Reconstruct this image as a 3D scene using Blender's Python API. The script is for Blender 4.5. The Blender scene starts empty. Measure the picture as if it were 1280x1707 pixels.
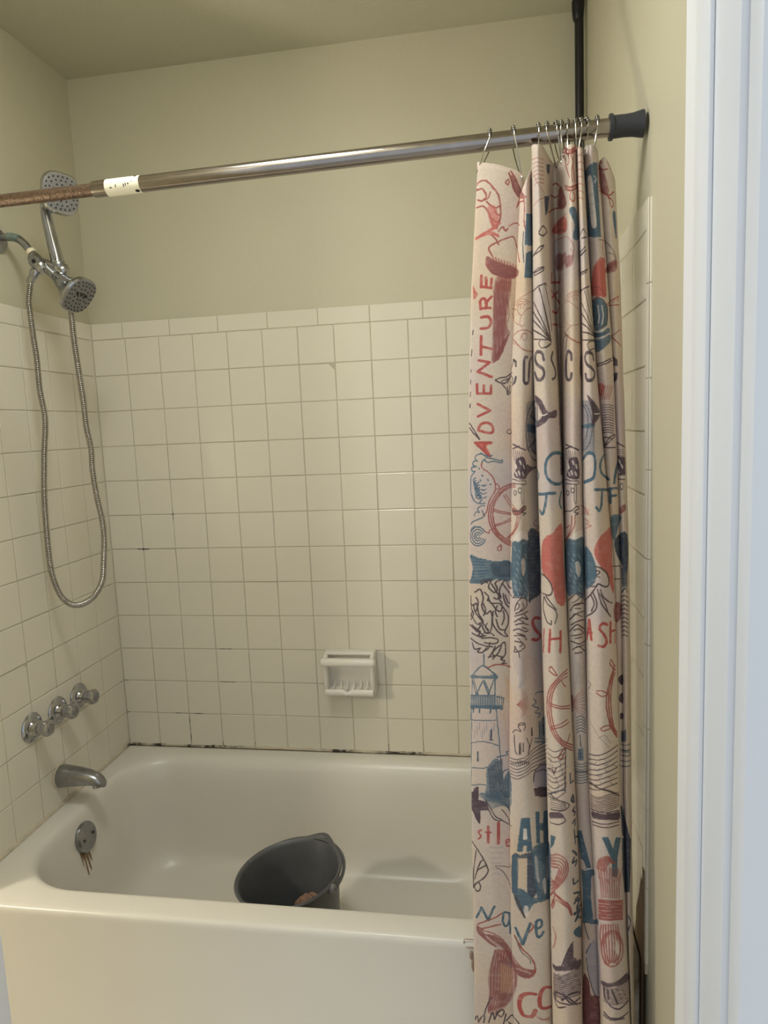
import bpy, bmesh, math, random
import numpy as np
from mathutils import Matrix, Vector
random.seed(7)
S = bpy.context.scene
COL = S.collection
# ------------------------------------------------------------------ camera
PX_F = 1135.74
cam_d = bpy.data.cameras.new('camera'); cam = bpy.data.objects.new('camera', cam_d); COL.objects.link(cam)
cam_d.sensor_fit = 'HORIZONTAL'; cam_d.sensor_width = 36.0; cam_d.lens = PX_F * 36.0 / 1280.0
cam_d.clip_start = 0.02
_r = Vector((0.98696, 0.15515, -0.04284)); _u = Vector((0.02250, 0.13056, 0.99119)); _f = Vector((-0.15937, 0.97923, -0.12536))
cam.matrix_world = Matrix(((_r.x, _u.x, -_f.x, 1.21776), (_r.y, _u.y, -_f.y, -1.99575), (_r.z, _u.z, -_f.z, 1.39422), (0, 0, 0, 1)))
S.camera = cam
# ------------------------------------------------------------------ light and exposure
W = bpy.data.worlds.new('daylight'); S.world = W; W.use_nodes = True
bg = W.node_tree.nodes['Background']
bg.inputs['Color'].default_value = (0.84, 0.92, 1.0, 1); bg.inputs['Strength'].default_value = 0.78
LAMP_STRENGTH = 315.0
LAMP_COLOR = (1.0, 0.92, 0.75)
FILL_LIGHT_STRENGTH = 28.5
FILL_LIGHT_COLOR = (0.98, 1.0, 0.97)
CLOTH_RGB = (200, 184, 168)
S.view_settings.view_transform = 'Standard'; S.view_settings.look = 'None'
S.view_settings.gamma = 1.0; S.view_settings.use_curve_mapping = False
S.view_settings.exposure = 0.05

# ------------------------------------------------------------------ helpers
def node_mat(name, color, rough=0.5, metal=0.0, coat=0.0, var=0.0, vscale=8.0, bump=0.0, bscale=60.0, spec=0.5, sheen=0.0):
    m = bpy.data.materials.new(name); m.use_nodes = True
    nt = m.node_tree; b = nt.nodes['Principled BSDF']
    b.inputs['Base Color'].default_value = (*color, 1); b.inputs['Roughness'].default_value = rough
    b.inputs['Metallic'].default_value = metal; b.inputs['Specular IOR Level'].default_value = spec
    b.inputs['Coat Weight'].default_value = coat; b.inputs['Coat Roughness'].default_value = 0.08
    tc = nt.nodes.new('ShaderNodeTexCoord')
    if var > 0:
        n = nt.nodes.new('ShaderNodeTexNoise'); n.inputs['Scale'].default_value = vscale; n.inputs['Detail'].default_value = 5
        nt.links.new(tc.outputs['Object'], n.inputs['Vector'])
        mx = nt.nodes.new('ShaderNodeMix'); mx.data_type = 'RGBA'
        mx.inputs[6].default_value = (*[c * (1 - var) for c in color], 1)
        mx.inputs[7].default_value = (*[min(1, c * (1 + var)) for c in color], 1)
        nt.links.new(n.outputs['Fac'], mx.inputs[0]); nt.links.new(mx.outputs[2], b.inputs['Base Color'])
    if bump > 0:
        n2 = nt.nodes.new('ShaderNodeTexNoise'); n2.inputs['Scale'].default_value = bscale; n2.inputs['Detail'].default_value = 4
        nt.links.new(tc.outputs['Object'], n2.inputs['Vector'])
        bp = nt.nodes.new('ShaderNodeBump'); bp.inputs['Strength'].default_value = bump; bp.inputs['Distance'].default_value = 0.002
        nt.links.new(n2.outputs['Fac'], bp.inputs['Height']); nt.links.new(bp.outputs['Normal'], b.inputs['Normal'])
    return m

def add_spots(m, spots, dark, soft=0.6, noise=55.0):
    """stains and painted shade with a place of their own: list of (x, y, z, rx, ry, rz) in object space"""
    nt = m.node_tree; b = nt.nodes['Principled BSDF']
    tc = nt.nodes.new('ShaderNodeTexCoord'); total = None
    nz = nt.nodes.new('ShaderNodeTexNoise'); nz.inputs['Scale'].default_value = noise; nz.inputs['Detail'].default_value = 4
    nt.links.new(tc.outputs['Object'], nz.inputs['Vector'])
    for (x, y, z, rx, ry, rz) in spots:
        a = nt.nodes.new('ShaderNodeVectorMath'); a.operation = 'SUBTRACT'; a.inputs[1].default_value = (x, y, z)
        nt.links.new(tc.outputs['Object'], a.inputs[0])
        s = nt.nodes.new('ShaderNodeVectorMath'); s.operation = 'MULTIPLY'; s.inputs[1].default_value = (1 / rx, 1 / ry, 1 / rz)
        nt.links.new(a.outputs[0], s.inputs[0])
        l = nt.nodes.new('ShaderNodeVectorMath'); l.operation = 'LENGTH'; nt.links.new(s.outputs[0], l.inputs[0])
        k = nt.nodes.new('ShaderNodeMapRange'); k.inputs[1].default_value = 1.0; k.inputs[2].default_value = soft
        k.inputs[3].default_value = 0; k.inputs[4].default_value = 1
        nt.links.new(l.outputs['Value'], k.inputs[0])
        if total is None: total = k.outputs[0]
        else:
            mm = nt.nodes.new('ShaderNodeMath'); mm.operation = 'MAXIMUM'
            nt.links.new(total, mm.inputs[0]); nt.links.new(k.outputs[0], mm.inputs[1]); total = mm.outputs[0]
    r = nt.nodes.new('ShaderNodeMapRange'); r.inputs[1].default_value = 0.36; r.inputs[2].default_value = 0.56
    nt.links.new(nz.outputs['Fac'], r.inputs[0])
    mu = nt.nodes.new('ShaderNodeMath'); mu.operation = 'MULTIPLY'
    nt.links.new(total, mu.inputs[0]); nt.links.new(r.outputs[0], mu.inputs[1])
    mx = nt.nodes.new('ShaderNodeMix'); mx.data_type = 'RGBA'; mx.inputs[7].default_value = (*dark, 1)
    lk = [l for l in nt.links if l.to_socket == b.inputs['Base Color']]
    if lk: nt.links.new(lk[0].from_socket, mx.inputs[6])
    else: mx.inputs[6].default_value = b.inputs['Base Color'].default_value
    nt.links.new(mu.outputs[0], mx.inputs[0]); nt.links.new(mx.outputs[2], b.inputs['Base Color'])

def mesh_obj(name, bm, mat, parent=None, smooth=True, angle=40):
    bmesh.ops.recalc_face_normals(bm, faces=bm.faces)
    me = bpy.data.meshes.new(name); bm.to_mesh(me); bm.free()
    if mat: me.materials.append(mat)
    if smooth:
        me.polygons.foreach_set('use_smooth', [True] * len(me.polygons))
        me.set_sharp_from_angle(angle=math.radians(angle))
    o = bpy.data.objects.new(name, me); COL.objects.link(o)
    if parent: o.parent = parent; o.matrix_parent_inverse = parent.matrix_basis.inverted()
    return o

def empty(name, loc, label, cat, group=None):
    o = bpy.data.objects.new(name, None); COL.objects.link(o); o.location = loc; o.empty_display_size = 0.05
    o['label'] = label; o['category'] = cat
    if group: o['group'] = group
    return o

def tag(o, label, cat, group=None):
    o['label'] = label; o['category'] = cat
    if group: o['group'] = group
    return o

def box(bm, x0, x1, y0, y1, z0, z1, bev=0.0, seg=2):
    vs = [bm.verts.new((x, y, z)) for x in (x0, x1) for y in (y0, y1) for z in (z0, z1)]
    fs = [(0, 1, 3, 2), (4, 6, 7, 5), (0, 4, 5, 1), (2, 3, 7, 6), (0, 2, 6, 4), (1, 5, 7, 3)]
    faces = [bm.faces.new([vs[i] for i in f]) for f in fs]
    if bev > 0:
        es = list({e for f in faces for e in f.edges})
        bmesh.ops.bevel(bm, geom=es, offset=bev, segments=seg, affect='EDGES', profile=0.5)
    return bm

def frame_z(d):
    d = Vector(d).normalized(); a = Vector((0, 0, 1)) if abs(d.z) < 0.9 else Vector((1, 0, 0))
    x = a.cross(d).normalized(); y = d.cross(x); return x, y, d

def lathe(bm, prof, origin, axis, seg=32, cap0=True, cap1=True, up=None, sx=1.0, sy=1.0, power=2.0):
    """prof: (radius, height) pairs along axis; power>2 squares the section"""
    x, y, d = frame_z(axis)
    if up is not None:
        y = (Vector(up) - d * Vector(up).dot(d)).normalized(); x = y.cross(d)
    o = Vector(origin); rings = []
    for r, h in prof:
        ring = []
        for i in range(seg):
            t = 2 * math.pi * i / seg; c, s = math.cos(t), math.sin(t)
            if power != 2.0:
                k = (abs(c) ** power + abs(s) ** power) ** (-1 / power); c *= k; s *= k
            ring.append(bm.verts.new(o + d * h + x * (c * r * sx) + y * (s * r * sy)))
        rings.append(ring)
    for a, b in zip(rings, rings[1:]):
        for i in range(seg):
            j = (i + 1) % seg; bm.faces.new((a[i], a[j], b[j], b[i]))
    if cap0: bm.faces.new(rings[0][::-1])
    if cap1: bm.faces.new(rings[-1])
    return bm

def catmull(P, n):
    P = [Vector(p) for p in P]; out = []
    Q = [P[0] * 2 - P[1]] + P + [P[-1] * 2 - P[-2]]
    for i in range(1, len(Q) - 2):
        p0, p1, p2, p3 = Q[i - 1:i + 3]
        for k in range(n):
            t = k / n
            out.append(0.5 * ((2 * p1) + (p2 - p0) * t + (2 * p0 - 5 * p1 + 4 * p2 - p3) * t * t + (3 * p1 - p0 - 3 * p2 + p3) * t ** 3))
    out.append(P[-1]); return out

def tube(bm, pts, rad, seg=12, caps=True, closed=False):
    pts = [Vector(p) for p in pts]; n = len(pts)
    rs = rad if isinstance(rad, (list, tuple)) else [rad] * n
    rings = []; px = None
    for i, p in enumerate(pts):
        if closed: t = (pts[(i + 1) % n] - pts[i - 1]).normalized()
        else: t = (pts[min(i + 1, n - 1)] - pts[max(i - 1, 0)]).normalized()
        if px is None: px = frame_z(t)[0]
        px = (px - t * px.dot(t)).normalized(); py = t.cross(px)
        rings.append([bm.verts.new(p + px * (math.cos(2 * math.pi * k / seg) * rs[i]) + py * (math.sin(2 * math.pi * k / seg) * rs[i])) for k in range(seg)])
    pairs = list(zip(rings, rings[1:])) + ([(rings[-1], rings[0])] if closed else [])
    for a, b in pairs:
        for k in range(seg):
            j = (k + 1) % seg; bm.faces.new((a[k], a[j], b[j], b[k]))
    if caps and not closed:
        bm.faces.new(rings[0][::-1]); bm.faces.new(rings[-1])
    return bm

def ball(bm, c, r, u=12, v=8, s=(1, 1, 1)):
    m = Matrix.Translation(c) @ Matrix.Diagonal((r * s[0], r * s[1], r * s[2], 1))
    bmesh.ops.create_uvsphere(bm, u_segments=u, v_segments=v, radius=1.0, matrix=m); return bm

def struct(name, bm, mat, smooth=False):
    o = mesh_obj(name, bm, mat, None, smooth); o['kind'] = 'structure'; return o

# ------------------------------------------------------------------ materials
TZ = 0.38            # height of the tub rim, where the tiles start
CEIL = 2.452; RX = 1.475; P = 0.1095
M_paint = node_mat('wall_paint', (0.545, 0.508, 0.378), 0.55, var=0.04, vscale=3.0, bump=0.25, bscale=90)
M_ceil = node_mat('ceiling_paint', (0.54, 0.52, 0.405), 0.8, var=0.03, vscale=3.0, bump=0.5, bscale=120)
M_tile = node_mat('tile_glaze', (0.725, 0.678, 0.567), 0.16, var=0.03, vscale=2.0, bump=0.05, bscale=14)
M_grout = node_mat('grout', (0.47, 0.42, 0.32), 0.9, var=0.35, vscale=7.0)
M_caulk = node_mat('caulk', (0.55, 0.48, 0.36), 0.6, var=0.25, vscale=30.0)
M_tub = node_mat('tub_enamel', (0.70, 0.665, 0.59), 0.3, var=0.035, vscale=4.0)
M_ceramic = node_mat('dish_ceramic', (0.76, 0.72, 0.64), 0.2)
M_chrome = node_mat('chrome', (0.43, 0.435, 0.45), 0.16, metal=1.0, var=0.12, vscale=40)
M_dullchrome = node_mat('dull_chrome', (0.33, 0.335, 0.35), 0.28, metal=1.0, var=0.25, vscale=60)
M_steel = node_mat('hose_steel', (0.42, 0.395, 0.36), 0.25, metal=1.0)
M_rod = node_mat('rod_steel', (0.36, 0.325, 0.30), 0.15, metal=1.0, var=0.2, vscale=25)
M_rust = node_mat('rust', (0.125, 0.08, 0.05), 0.42, metal=0.5, var=0.9, vscale=160, bump=0.8, bscale=250)
M_rubber = node_mat('grey_rubber', (0.035, 0.038, 0.048), 0.55)
M_black = node_mat('black_metal', (0.008, 0.008, 0.009), 0.4)
M_white = node_mat('white_trim_paint', (0.83, 0.84, 0.855), 0.4, var=0.03, vscale=6, bump=0.1, bscale=40)
M_label = node_mat('paper_label', (0.74, 0.70, 0.55), 0.7)
M_nozzle = node_mat('nozzle_rubber', (0.01, 0.01, 0.011), 0.5)
M_plate = node_mat('spray_plate', (0.21, 0.205, 0.20), 0.35)
M_bucket = node_mat('bucket_plastic', (0.085, 0.087, 0.089), 0.38, var=0.25, vscale=9)
M_brown = node_mat('brown_cloth', (0.22, 0.13, 0.085), 0.9, var=0.4, vscale=30, bump=1.0, bscale=80)
M_floor = node_mat('floor_vinyl', (0.66, 0.61, 0.53), 0.5, var=0.15, vscale=6)
M_patina = node_mat('green_patina', (0.19, 0.25, 0.225), 0.6, metal=0.4, var=0.4, vscale=60)
M_tape = node_mat('cream_tape', (0.72, 0.66, 0.46), 0.6)
M_stain = node_mat('rust_stain', (0.26, 0.165, 0.085), 0.8, var=0.5, vscale=60)
add_spots(M_grout, [(2 * P, 0, TZ + .035, .007, .02, .05), (2 * P, 0, TZ + .09, .006, .02, .03), (0, 0, TZ, .03, .02, .02), (0, 0, TZ + P, .012, .02, .012),
    (0, 0, TZ + 2 * P, .02, .02, .007), (P, 0, TZ, .012, .02, .012), (3 * P, 0, TZ, .007, .02, .02), (4 * P, 0, TZ, .008, .02, .02), (8 * P, 0, TZ, .007, .02, .03),
    (9 * P, 0, TZ, .008, .02, .04), (3.3 * P, 0, TZ + 2 * P, .03, .02, .006), (3.3 * P, 0, TZ + 3 * P, .025, .02, .006), (1.0 * P, 0, TZ + 6 * P, .025, .02, .006),
    (2.0 * P, 0, TZ + 7 * P, .006, .02, .02), (2 * P, 0, TZ + P, .06, .02, .006)], (0.018, 0.014, 0.010), 0.7, 40)
add_spots(M_caulk, [(0.02, 0, TZ, .05, .05, .03), (.105, 0, TZ, .03, .05, .03), (.21, 0, TZ, .02, .05, .03), (.92, 0, TZ, .11, .05, .03), (.72, 0, TZ, .07, .05, .03), (.3, 0, TZ, .12, .05, .03)], (0.03, 0.022, 0.015), 0.3, 60)

# ------------------------------------------------------------------ structure
bm = bmesh.new(); box(bm, -1.4, 2.6, -3.6, .1, -.10, 0.0); floor = struct('floor', bm, M_floor)
bm = bmesh.new(); box(bm, -1.4, RX + .1, -1.43, .1, CEIL, CEIL + .08); struct('ceiling', bm, M_ceil)
bm = bmesh.new(); box(bm, -1.4, RX + .1, .006, .10, 0, CEIL); wall_back = struct('wall_back', bm, M_paint)
bm = bmesh.new(); box(bm, -.11, -.006, -.80, .006, 0, CEIL); wall_left = struct('wall_left', bm, M_paint)
bm = bmesh.new(); box(bm, RX + .006, RX + .1, -1.43, .006, 0, CEIL); wall_right = struct('wall_right', bm, M_paint)
bm = bmesh.new(); box(bm, -1.5, -1.4, -1.43, .1, 0, CEIL); struct('wall_far_left', bm, M_paint)
DL, DR = .594, 1.397
bm = bmesh.new()
box(bm, -1.5, DL - .018, -1.43, -1.31, 0, CEIL); box(bm, DR + .018, 2.6, -1.43, -1.31, 0, CEIL); box(bm, DL - .018, DR + .018, -1.43, -1.31, 2.07, CEIL)
struct('wall_front', bm, M_paint)
# door frame: jambs, stops and casings, each its own board
def board(name, *a, bev=.002):
    bm = bmesh.new(); box(bm, *a, bev); return struct(name, bm, M_white, True)
def board_part(name, par, *a, bev=.002):
    bm = bmesh.new(); box(bm, *a, bev); return mesh_obj(name, bm, M_white, par)
jr = board('trim_1', DR, DR + .018, -1.442, -1.300, 0, 2.07)
board_part('door_stop', jr, DR - .004, DR, -1.385, -1.345, 0, 2.05, bev=.0015)
board_part('casing', jr, DR + .004, DR + .075, -1.470, -1.442, 0, 2.13, bev=.007)
board_part('casing', jr, DR + .004, DR + .070, -1.310, -1.288, 0, 2.12, bev=.005)
jl = board('trim_2', DL - .018, DL, -1.442, -1.300, 0, 2.07)
board_part('door_stop', jl, DL, DL + .010, -1.385, -1.345, 0, 2.05, bev=.004)
board_part('casing', jl, DL - .075, DL - .004, -1.460, -1.442, 0, 2.13, bev=.006)
board_part('casing', jl, DL - .075, DL - .004, -1.310, -1.295, 0, 2.12, bev=.005)
jh = board('trim_3', DL - .018, DR + .018, -1.442, -1.300, 2.05, 2.07)
board_part('casing', jh, DL - .075, DR + .075, -1.460, -1.442, 2.06, 2.13, bev=.006)

# ------------------------------------------------------------------ tiles, one by one
def tile_mesh(w, h, t=.0045, b=.0016, name='tile'):
    bm = bmesh.new(); zs = [(-t, 0.0), (-b, 0.0), (-b * .35, b * .32), (0, b)]; rings = []
    for z, i in zs:
        rings.append([bm.verts.new((x, y, z)) for x, y in ((i, i), (w - i, i), (w - i, h - i), (i, h - i))])
    for a, c in zip(rings, rings[1:]):
        for k in range(4): bm.faces.new((a[k], a[(k + 1) % 4], c[(k + 1) % 4], c[k]))
    bm.faces.new(rings[-1])
    bmesh.ops.recalc_face_normals(bm, faces=bm.faces)
    me = bpy.data.meshes.new(name); bm.to_mesh(me); bm.free(); me.materials.append(M_tile)
    me.polygons.foreach_set('use_smooth', [True] * len(me.polygons)); me.set_sharp_from_angle(angle=math.radians(25))
    return me
J = .0020
ROT = {'back': Matrix(((1, 0, 0), (0, 0, -1), (0, 1, 0))), 'left': Matrix(((0, 0, 1), (1, 0, 0), (0, 1, 0))), 'right': Matrix(((0, 0, -1), (-1, 0, 0), (0, 1, 0)))}
def put(me, name, wall, par, loc):
    o = bpy.data.objects.new(name, me); COL.objects.link(o); o.parent = par
    m = ROT[wall].to_4x4()
    j = Matrix.Rotation(random.gauss(0, .0035), 4, 'X') @ Matrix.Rotation(random.gauss(0, .0035), 4, 'Y')
    o.matrix_basis = Matrix.Translation(loc) @ m @ j
    return o
T_full = tile_mesh(P - J, P - J); CAPH = .049
T_cap = tile_mesh(.1535 - J, CAPH - J * .5, name='cap_tile'); T_part = tile_mesh(RX - 13 * P - J, P - J)
ROWS = 12; ZT = TZ + ROWS * P
for r in range(ROWS):
    z = TZ + r * P + J / 2
    for c in range(14):
        put(T_full if c < 13 else T_part, 'tile', 'back', wall_back, (c * P + J / 2, 0, z))
    for c in range(7):
        put(T_full, 'tile', 'left', wall_left, (0, -.0047 - (c + 1) * P + J / 2, z))
        put(T_full, 'tile', 'right', wall_right, (RX, -.0047 - c * P - J / 2, z))
x = .412 - .1545 * 2
T_c0 = tile_mesh(x - J, CAPH - J * .5, name='cap_tile')
put(T_c0, 'cap_tile', 'back', wall_back, (J / 2, 0, ZT + J / 2))
T_capb = tile_mesh(.1545 - J, CAPH - J * .5, name='cap_tile')
while x + .1545 < RX + .02:
    if x + .1545 > RX: put(tile_mesh(RX - x - J, CAPH - J * .5, name='cap_tile'), 'cap_tile', 'back', wall_back, (x + J / 2, 0, ZT + J / 2))
    else: put(T_capb, 'cap_tile', 'back', wall_back, (x + J / 2, 0, ZT + J / 2))
    x += .1545
for c in range(5):
    put(T_cap, 'cap_tile', 'left', wall_left, (0, -.0047 - (c + 1) * .1535 + J / 2, ZT + J / 2))
    put(T_cap, 'cap_tile', 'right', wall_right, (RX, -.0047 - c * .1535 - J / 2, ZT + J / 2))
# rounded edge tiles that close the tiling towards the room, down past the tub to the floor
def edge_tile_mesh(h):
    bm = bmesh.new(); prof = [(0, -.0045), (0, 0), (.012, 0), (.017, -.0012), (.0195, -.0045), (.0195, -.0065)]
    a = [bm.verts.new((x, 0, z)) for x, z in prof]; b = [bm.verts.new((x, h, z)) for x, z in prof]
    for i in range(len(prof) - 1): bm.faces.new((a[i], a[i + 1], b[i + 1], b[i]))
    bm.faces.new(a[::-1]); bm.faces.new(b)
    bmesh.ops.recalc_face_normals(bm, faces=bm.faces)
    me = bpy.data.meshes.new('edge_tile'); bm.to_mesh(me); bm.free(); me.materials.append(M_tile); return me
T_edge = edge_tile_mesh(.1535 - J)
for r in range(9):
    z = TZ + .0 + r * .1535
    if r == 8: T_edge = edge_tile_mesh(ZT + CAPH - z - J)
    put(T_edge, 'edge_tile', 'right', wall_right, (RX, -.0047 - 7 * P, z + J / 2))
    e = put(T_edge, 'edge_tile', 'left', wall_left, (0, -.0047 - 7 * P, z + J / 2)); e.matrix_basis = e.matrix_basis @ Matrix.Diagonal((-1, 1, 1, 1))
def grout(par, *a):
    bm = bmesh.new(); box(bm, *a); return mesh_obj('grout', bm, M_grout, par, False)
YB = -.0047 - 7 * P - .018
grout(wall_back, 0, RX, .0012, .0062, TZ - .02, ZT + CAPH)
grout(wall_left, -.0062, -.0012, YB, .001, TZ - .02, ZT + CAPH)
grout(wall_right, RX + .0012, RX + .0062, YB, .001, TZ - .02, ZT + CAPH)
bm = bmesh.new(); box(bm, -.004, -.0002, -.0075, .001, TZ, ZT + CAPH, .0); mesh_obj('corner_joint', bm, M_tile, wall_left, False)
# brown stain with painted-in shade, low on the right wall beside the tub
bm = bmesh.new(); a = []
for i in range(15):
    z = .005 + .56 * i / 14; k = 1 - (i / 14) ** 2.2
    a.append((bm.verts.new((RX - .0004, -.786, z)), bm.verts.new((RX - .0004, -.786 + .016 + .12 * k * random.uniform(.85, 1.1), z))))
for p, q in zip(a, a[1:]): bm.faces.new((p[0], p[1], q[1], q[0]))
M_stain_shade = node_mat('stain_and_shade', (0.15, 0.10, 0.06), 0.8, var=0.45, vscale=14); mesh_obj('stain_and_shade', bm, M_stain_shade, wall_right)
# sealant line between tub and tiles
bm = bmesh.new(); tube(bm, catmull([(.0 + i * .0295, -.0005 + random.uniform(-.0006, .0006), TZ - .001 + random.uniform(-.001, .001)) for i in range(51)], 3), [.0042 + random.uniform(-.001, .0012) for i in range(151)], 8)
mesh_obj('caulk', bm, M_caulk, wall_back)
bm = bmesh.new(); tube(bm, catmull([(.001, -.76 + i * .0253, TZ - .001 + random.uniform(-.001, .001)) for i in range(31)], 3), [.0056 + random.uniform(-.0008, .0008) for i in range(91)], 8)
mesh_obj('caulk', bm, M_caulk, wall_left)

# ------------------------------------------------------------------ bathtub
tub = empty('bathtub', (RX / 2, -.40, 0), 'cream enamelled alcove bathtub with a flat front apron', 'bathtub')
def rrect(x0, x1, y0, y1, r, z, n=14, m=14):
    """rounded rectangle loop; r = (front-left, front-right, back-right, back-left)"""
    out = []; c = [(x0, y0, 180, r[0]), (x1, y0, 270, r[1]), (x1, y1, 0, r[2]), (x0, y1, 90, r[3])]
    for k, (cx, cy, a0, rr) in enumerate(c):
        sx = 1 if cx == x0 else -1; sy = 1 if cy == y0 else -1
        ox, oy = cx + sx * rr, cy + sy * rr
        for i in range(n + 1):
            t = math.radians(a0 + 90 * i / n); out.append((ox + rr * math.cos(t), oy + rr * math.sin(t), z))
        nx, ny, na, nr = c[(k + 1) % 4]
        ex, ey = nx + (1 if nx == x0 else -1) * nr, ny + (1 if ny == y0 else -1) * nr
        tt = math.radians(na); q = (ex + nr * math.cos(tt), ey + nr * math.sin(tt)); p = out[-1]
        for i in range(1, m): out.append((p[0] + (q[0] - p[0]) * i / m, p[1] + (q[1] - p[1]) * i / m, z))
    return out
X0, X1, Y0, Y1 = .002, RX - .002, -.765, -.006
def outer(i, z): return rrect(X0 + i * .3, X1 - i * .3, Y0 + i, Y1 - i * .3, (.006,) * 4, z)
def inner(l, f, rgt, b, z, r=(.13, .10, .10, .16)): return rrect(l, RX - rgt, Y0 + f, Y1 - b, r, z)
zr = TZ - .003
L = [outer(-.004, .0), outer(-.004, .088), outer(-.003, .098), outer(.002, .106), outer(0, zr - .016), outer(.0008, zr - .008), outer(.0032, zr - .003), outer(.008, zr - .0004), outer(.016, zr),
     inner(.030, .058, .07, .038, zr + .0005, (.20, .12, .12, .16)), inner(.052, .066, .085, .048, zr - .0015, (.19, .14, .14, .16)),
     inner(.061, .072, .09, .056, zr - .006, (.185, .13, .13, .155)), inner(.067, .077, .095, .067, zr - .016, (.18, .13, .13, .15)), inner(.071, .081, .10, .076, zr - .032, (.175, .12, .12, .15)),
     inner(.078, .087, .12, .085, zr - .08, (.165, .10, .10, .14)), inner(.089, .095, .17, .094, zr - .16, (.15, .10, .10, .14)), inner(.101, .103, .22, .104, zr - .24, (.14, .1, .1, .13)),
     inner(.111, .110, .26, .113, zr - .285, (.13, .1, .1, .13)), inner(.128, .122, .29, .127, zr - .315, (.12, .1, .1, .12)), inner(.155, .145, .32, .152, zr - .331, (.11, .1, .1, .11)),
     inner(.21, .19, .37, .20, zr - .337, (.1,) * 4), inner(.40, .30, .55, .31, zr - .338, (.06,) * 4)]
bm = bmesh.new(); rings = [[bm.verts.new(p) for p in l] for l in L]; N = len(L[0])
for a, b in zip(rings, rings[1:]):
    for i in range(N): bm.faces.new((a[i], a[(i + 1) % N], b[(i + 1) % N], b[i]))
bm.faces.new(rings[-1])
add_spots(M_tub, [(1.49, -.76, .15, .085, .16, .40)], (0.17, 0.12, 0.075), 0.5, 9)  # brown stain at the right tub end, its shade mixed into the colour
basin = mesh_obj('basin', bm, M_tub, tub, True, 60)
# overflow plate on the drain end with rust runs below it

ovc = Vector((.079, -.394, TZ - .079)); ova = Vector((1, 0, .17)).normalized()
bm = bmesh.new(); lathe(bm, [(.040, -.004), (.0415, .004), (.040, .009), (.034, .0125), (.0, .0135)], ovc, ova, 40, True, False)
plate = mesh_obj('overflow_plate', bm, M_dullchrome, tub)
for s in (-1, 1):
    bm = bmesh.new(); lathe(bm, [(.004, 0), (.004, .002), (.002, .0028)], ovc + ova * .012 + Vector((0, s * .021, 0)), ova, 10); mesh_obj('screw', bm, M_nozzle, plate)
def wall_x(z):   # drain end wall of the tub at height z below the rim
    t = [(-.032, .0711), (-.08, .0781), (-.16, .0891), (-.24, .1011)]
    for (a, xa), (b, xb) in zip(t, t[1:]):
        if b <= z: return xa + (xb - xa) * (z - a) / (b - a)
    return t[-1][1]
# rust that has run down the enamel from the overflow
bm = bmesh.new()
for (y0, zt, ln, w) in [(-.424, -.090, .058, .003), (-.412, -.105, .075, .005), (-.402, -.112, .062, .0055), (-.392, -.115, .04, .004), (-.418, -.098, .035, .006)]:
    a = []
    for i in range(7):
        z = zt - ln * i / 6; ww = w * (1 - .75 * i / 6) * random.uniform(.8, 1.2); y = y0 + .006 * i / 6 * (1 if y0 > -.41 else .3)
        a.append((bm.verts.new((wall_x(z) + .0008, y - ww, TZ + z)), bm.verts.new((wall_x(z) + .0008, y + ww, TZ + z))))
    for p, q in zip(a, a[1:]): bm.faces.new((p[0], p[1], q[1], q[0]))
mesh_obj('rust_run', bm, M_stain, tub)
# broken rust stain at the right end of the front rim
bm = bmesh.new()
for (x, z, rx, rz) in [(1.150, .0015, .011, .0012), (1.140, -.006, .0016, .006), (1.152, -.0135, .010, .0013), (1.154, -.030, .004, .010), (1.157, -.050, .004, .016)]:
    ball(bm, (x, Y0 - .0004 if z < -.012 else Y0 + .003, TZ + z), 1, 10, 6, (rx, .0012, rz))
mesh_obj('rust_patch', bm, node_mat('faded_rust', (0.40, 0.27, 0.19), 0.8, var=0.35, vscale=80), tub)

# ------------------------------------------------------------------ taps and spout
def knob(y, label, turn):
    k = empty('tap_handle', (0, y, TZ + .265), label, 'tap', 'three chrome taps on the tiled wall')
    o = Vector((0, y, TZ + .265)); ax = Vector((1, 0, 0))
    bm = bmesh.new(); lathe(bm, [(.0385, .0002), (.039, .003), (.036, .007), (.030, .010), (.024, .0115), (.021, .016), (.0195, .024), (.017, .026), (.012, .027)], o, ax, 40)
    mesh_obj('escutcheon', bm, M_chrome, k)
    bm = bmesh.new(); lathe(bm, [(.0125, .020), (.0135, .024), (.0145, .030)], o, ax, 24); mesh_obj('stem', bm, M_dullchrome, k)
    bm = bmesh.new(); h = bmesh.new()
    # fluted handle: eight flats with scooped grips
    prof = [(.0165, .026), (.0185, .028), (.0185, .038), (.0215, .041), (.0225, .050), (.020, .056), (.016, .0575)]
    rings = []
    for r, hh in prof:
        ring = []
        for i in range(48):
            t = 2 * math.pi * i / 48 + turn; f = 1 - .10 * (0.5 - 0.5 * math.cos(6 * t)) * (1 if hh < .053 else .7)
            ring.append(h.verts.new(o + ax * hh + Vector((0, math.cos(t) * r * f, math.sin(t) * r * f))))
        rings.append(ring)
    for a, b in zip(rings, rings[1:]):
        for i in range(48): h.faces.new((a[i], a[(i + 1) % 48], b[(i + 1) % 48], b[i]))
    h.faces.new(rings[0][::-1]); h.faces.new(rings[-1]); bm.free()
    mesh_obj('handle', h, M_chrome, k, True, 30)
    bm = bmesh.new(); lathe(bm, [(.0125, .057), (.0125, .059), (.011, .0597)], o, ax, 24); mesh_obj('cap', bm, M_dullchrome, k)
knob(-.454, 'chrome fluted tap nearest the front of the tub on the tiled wall', .3)
knob(-.346, 'chrome fluted tap in the middle, between the two other taps', .1)
knob(-.246, 'chrome fluted tap nearest the back corner of the tiled wall', .55)
sp = empty('tub_spout', (0, -.362, TZ + .081), 'dull chrome tub spout sticking out below the three taps', 'spout')
bm = bmesh.new(); rings = []
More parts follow.
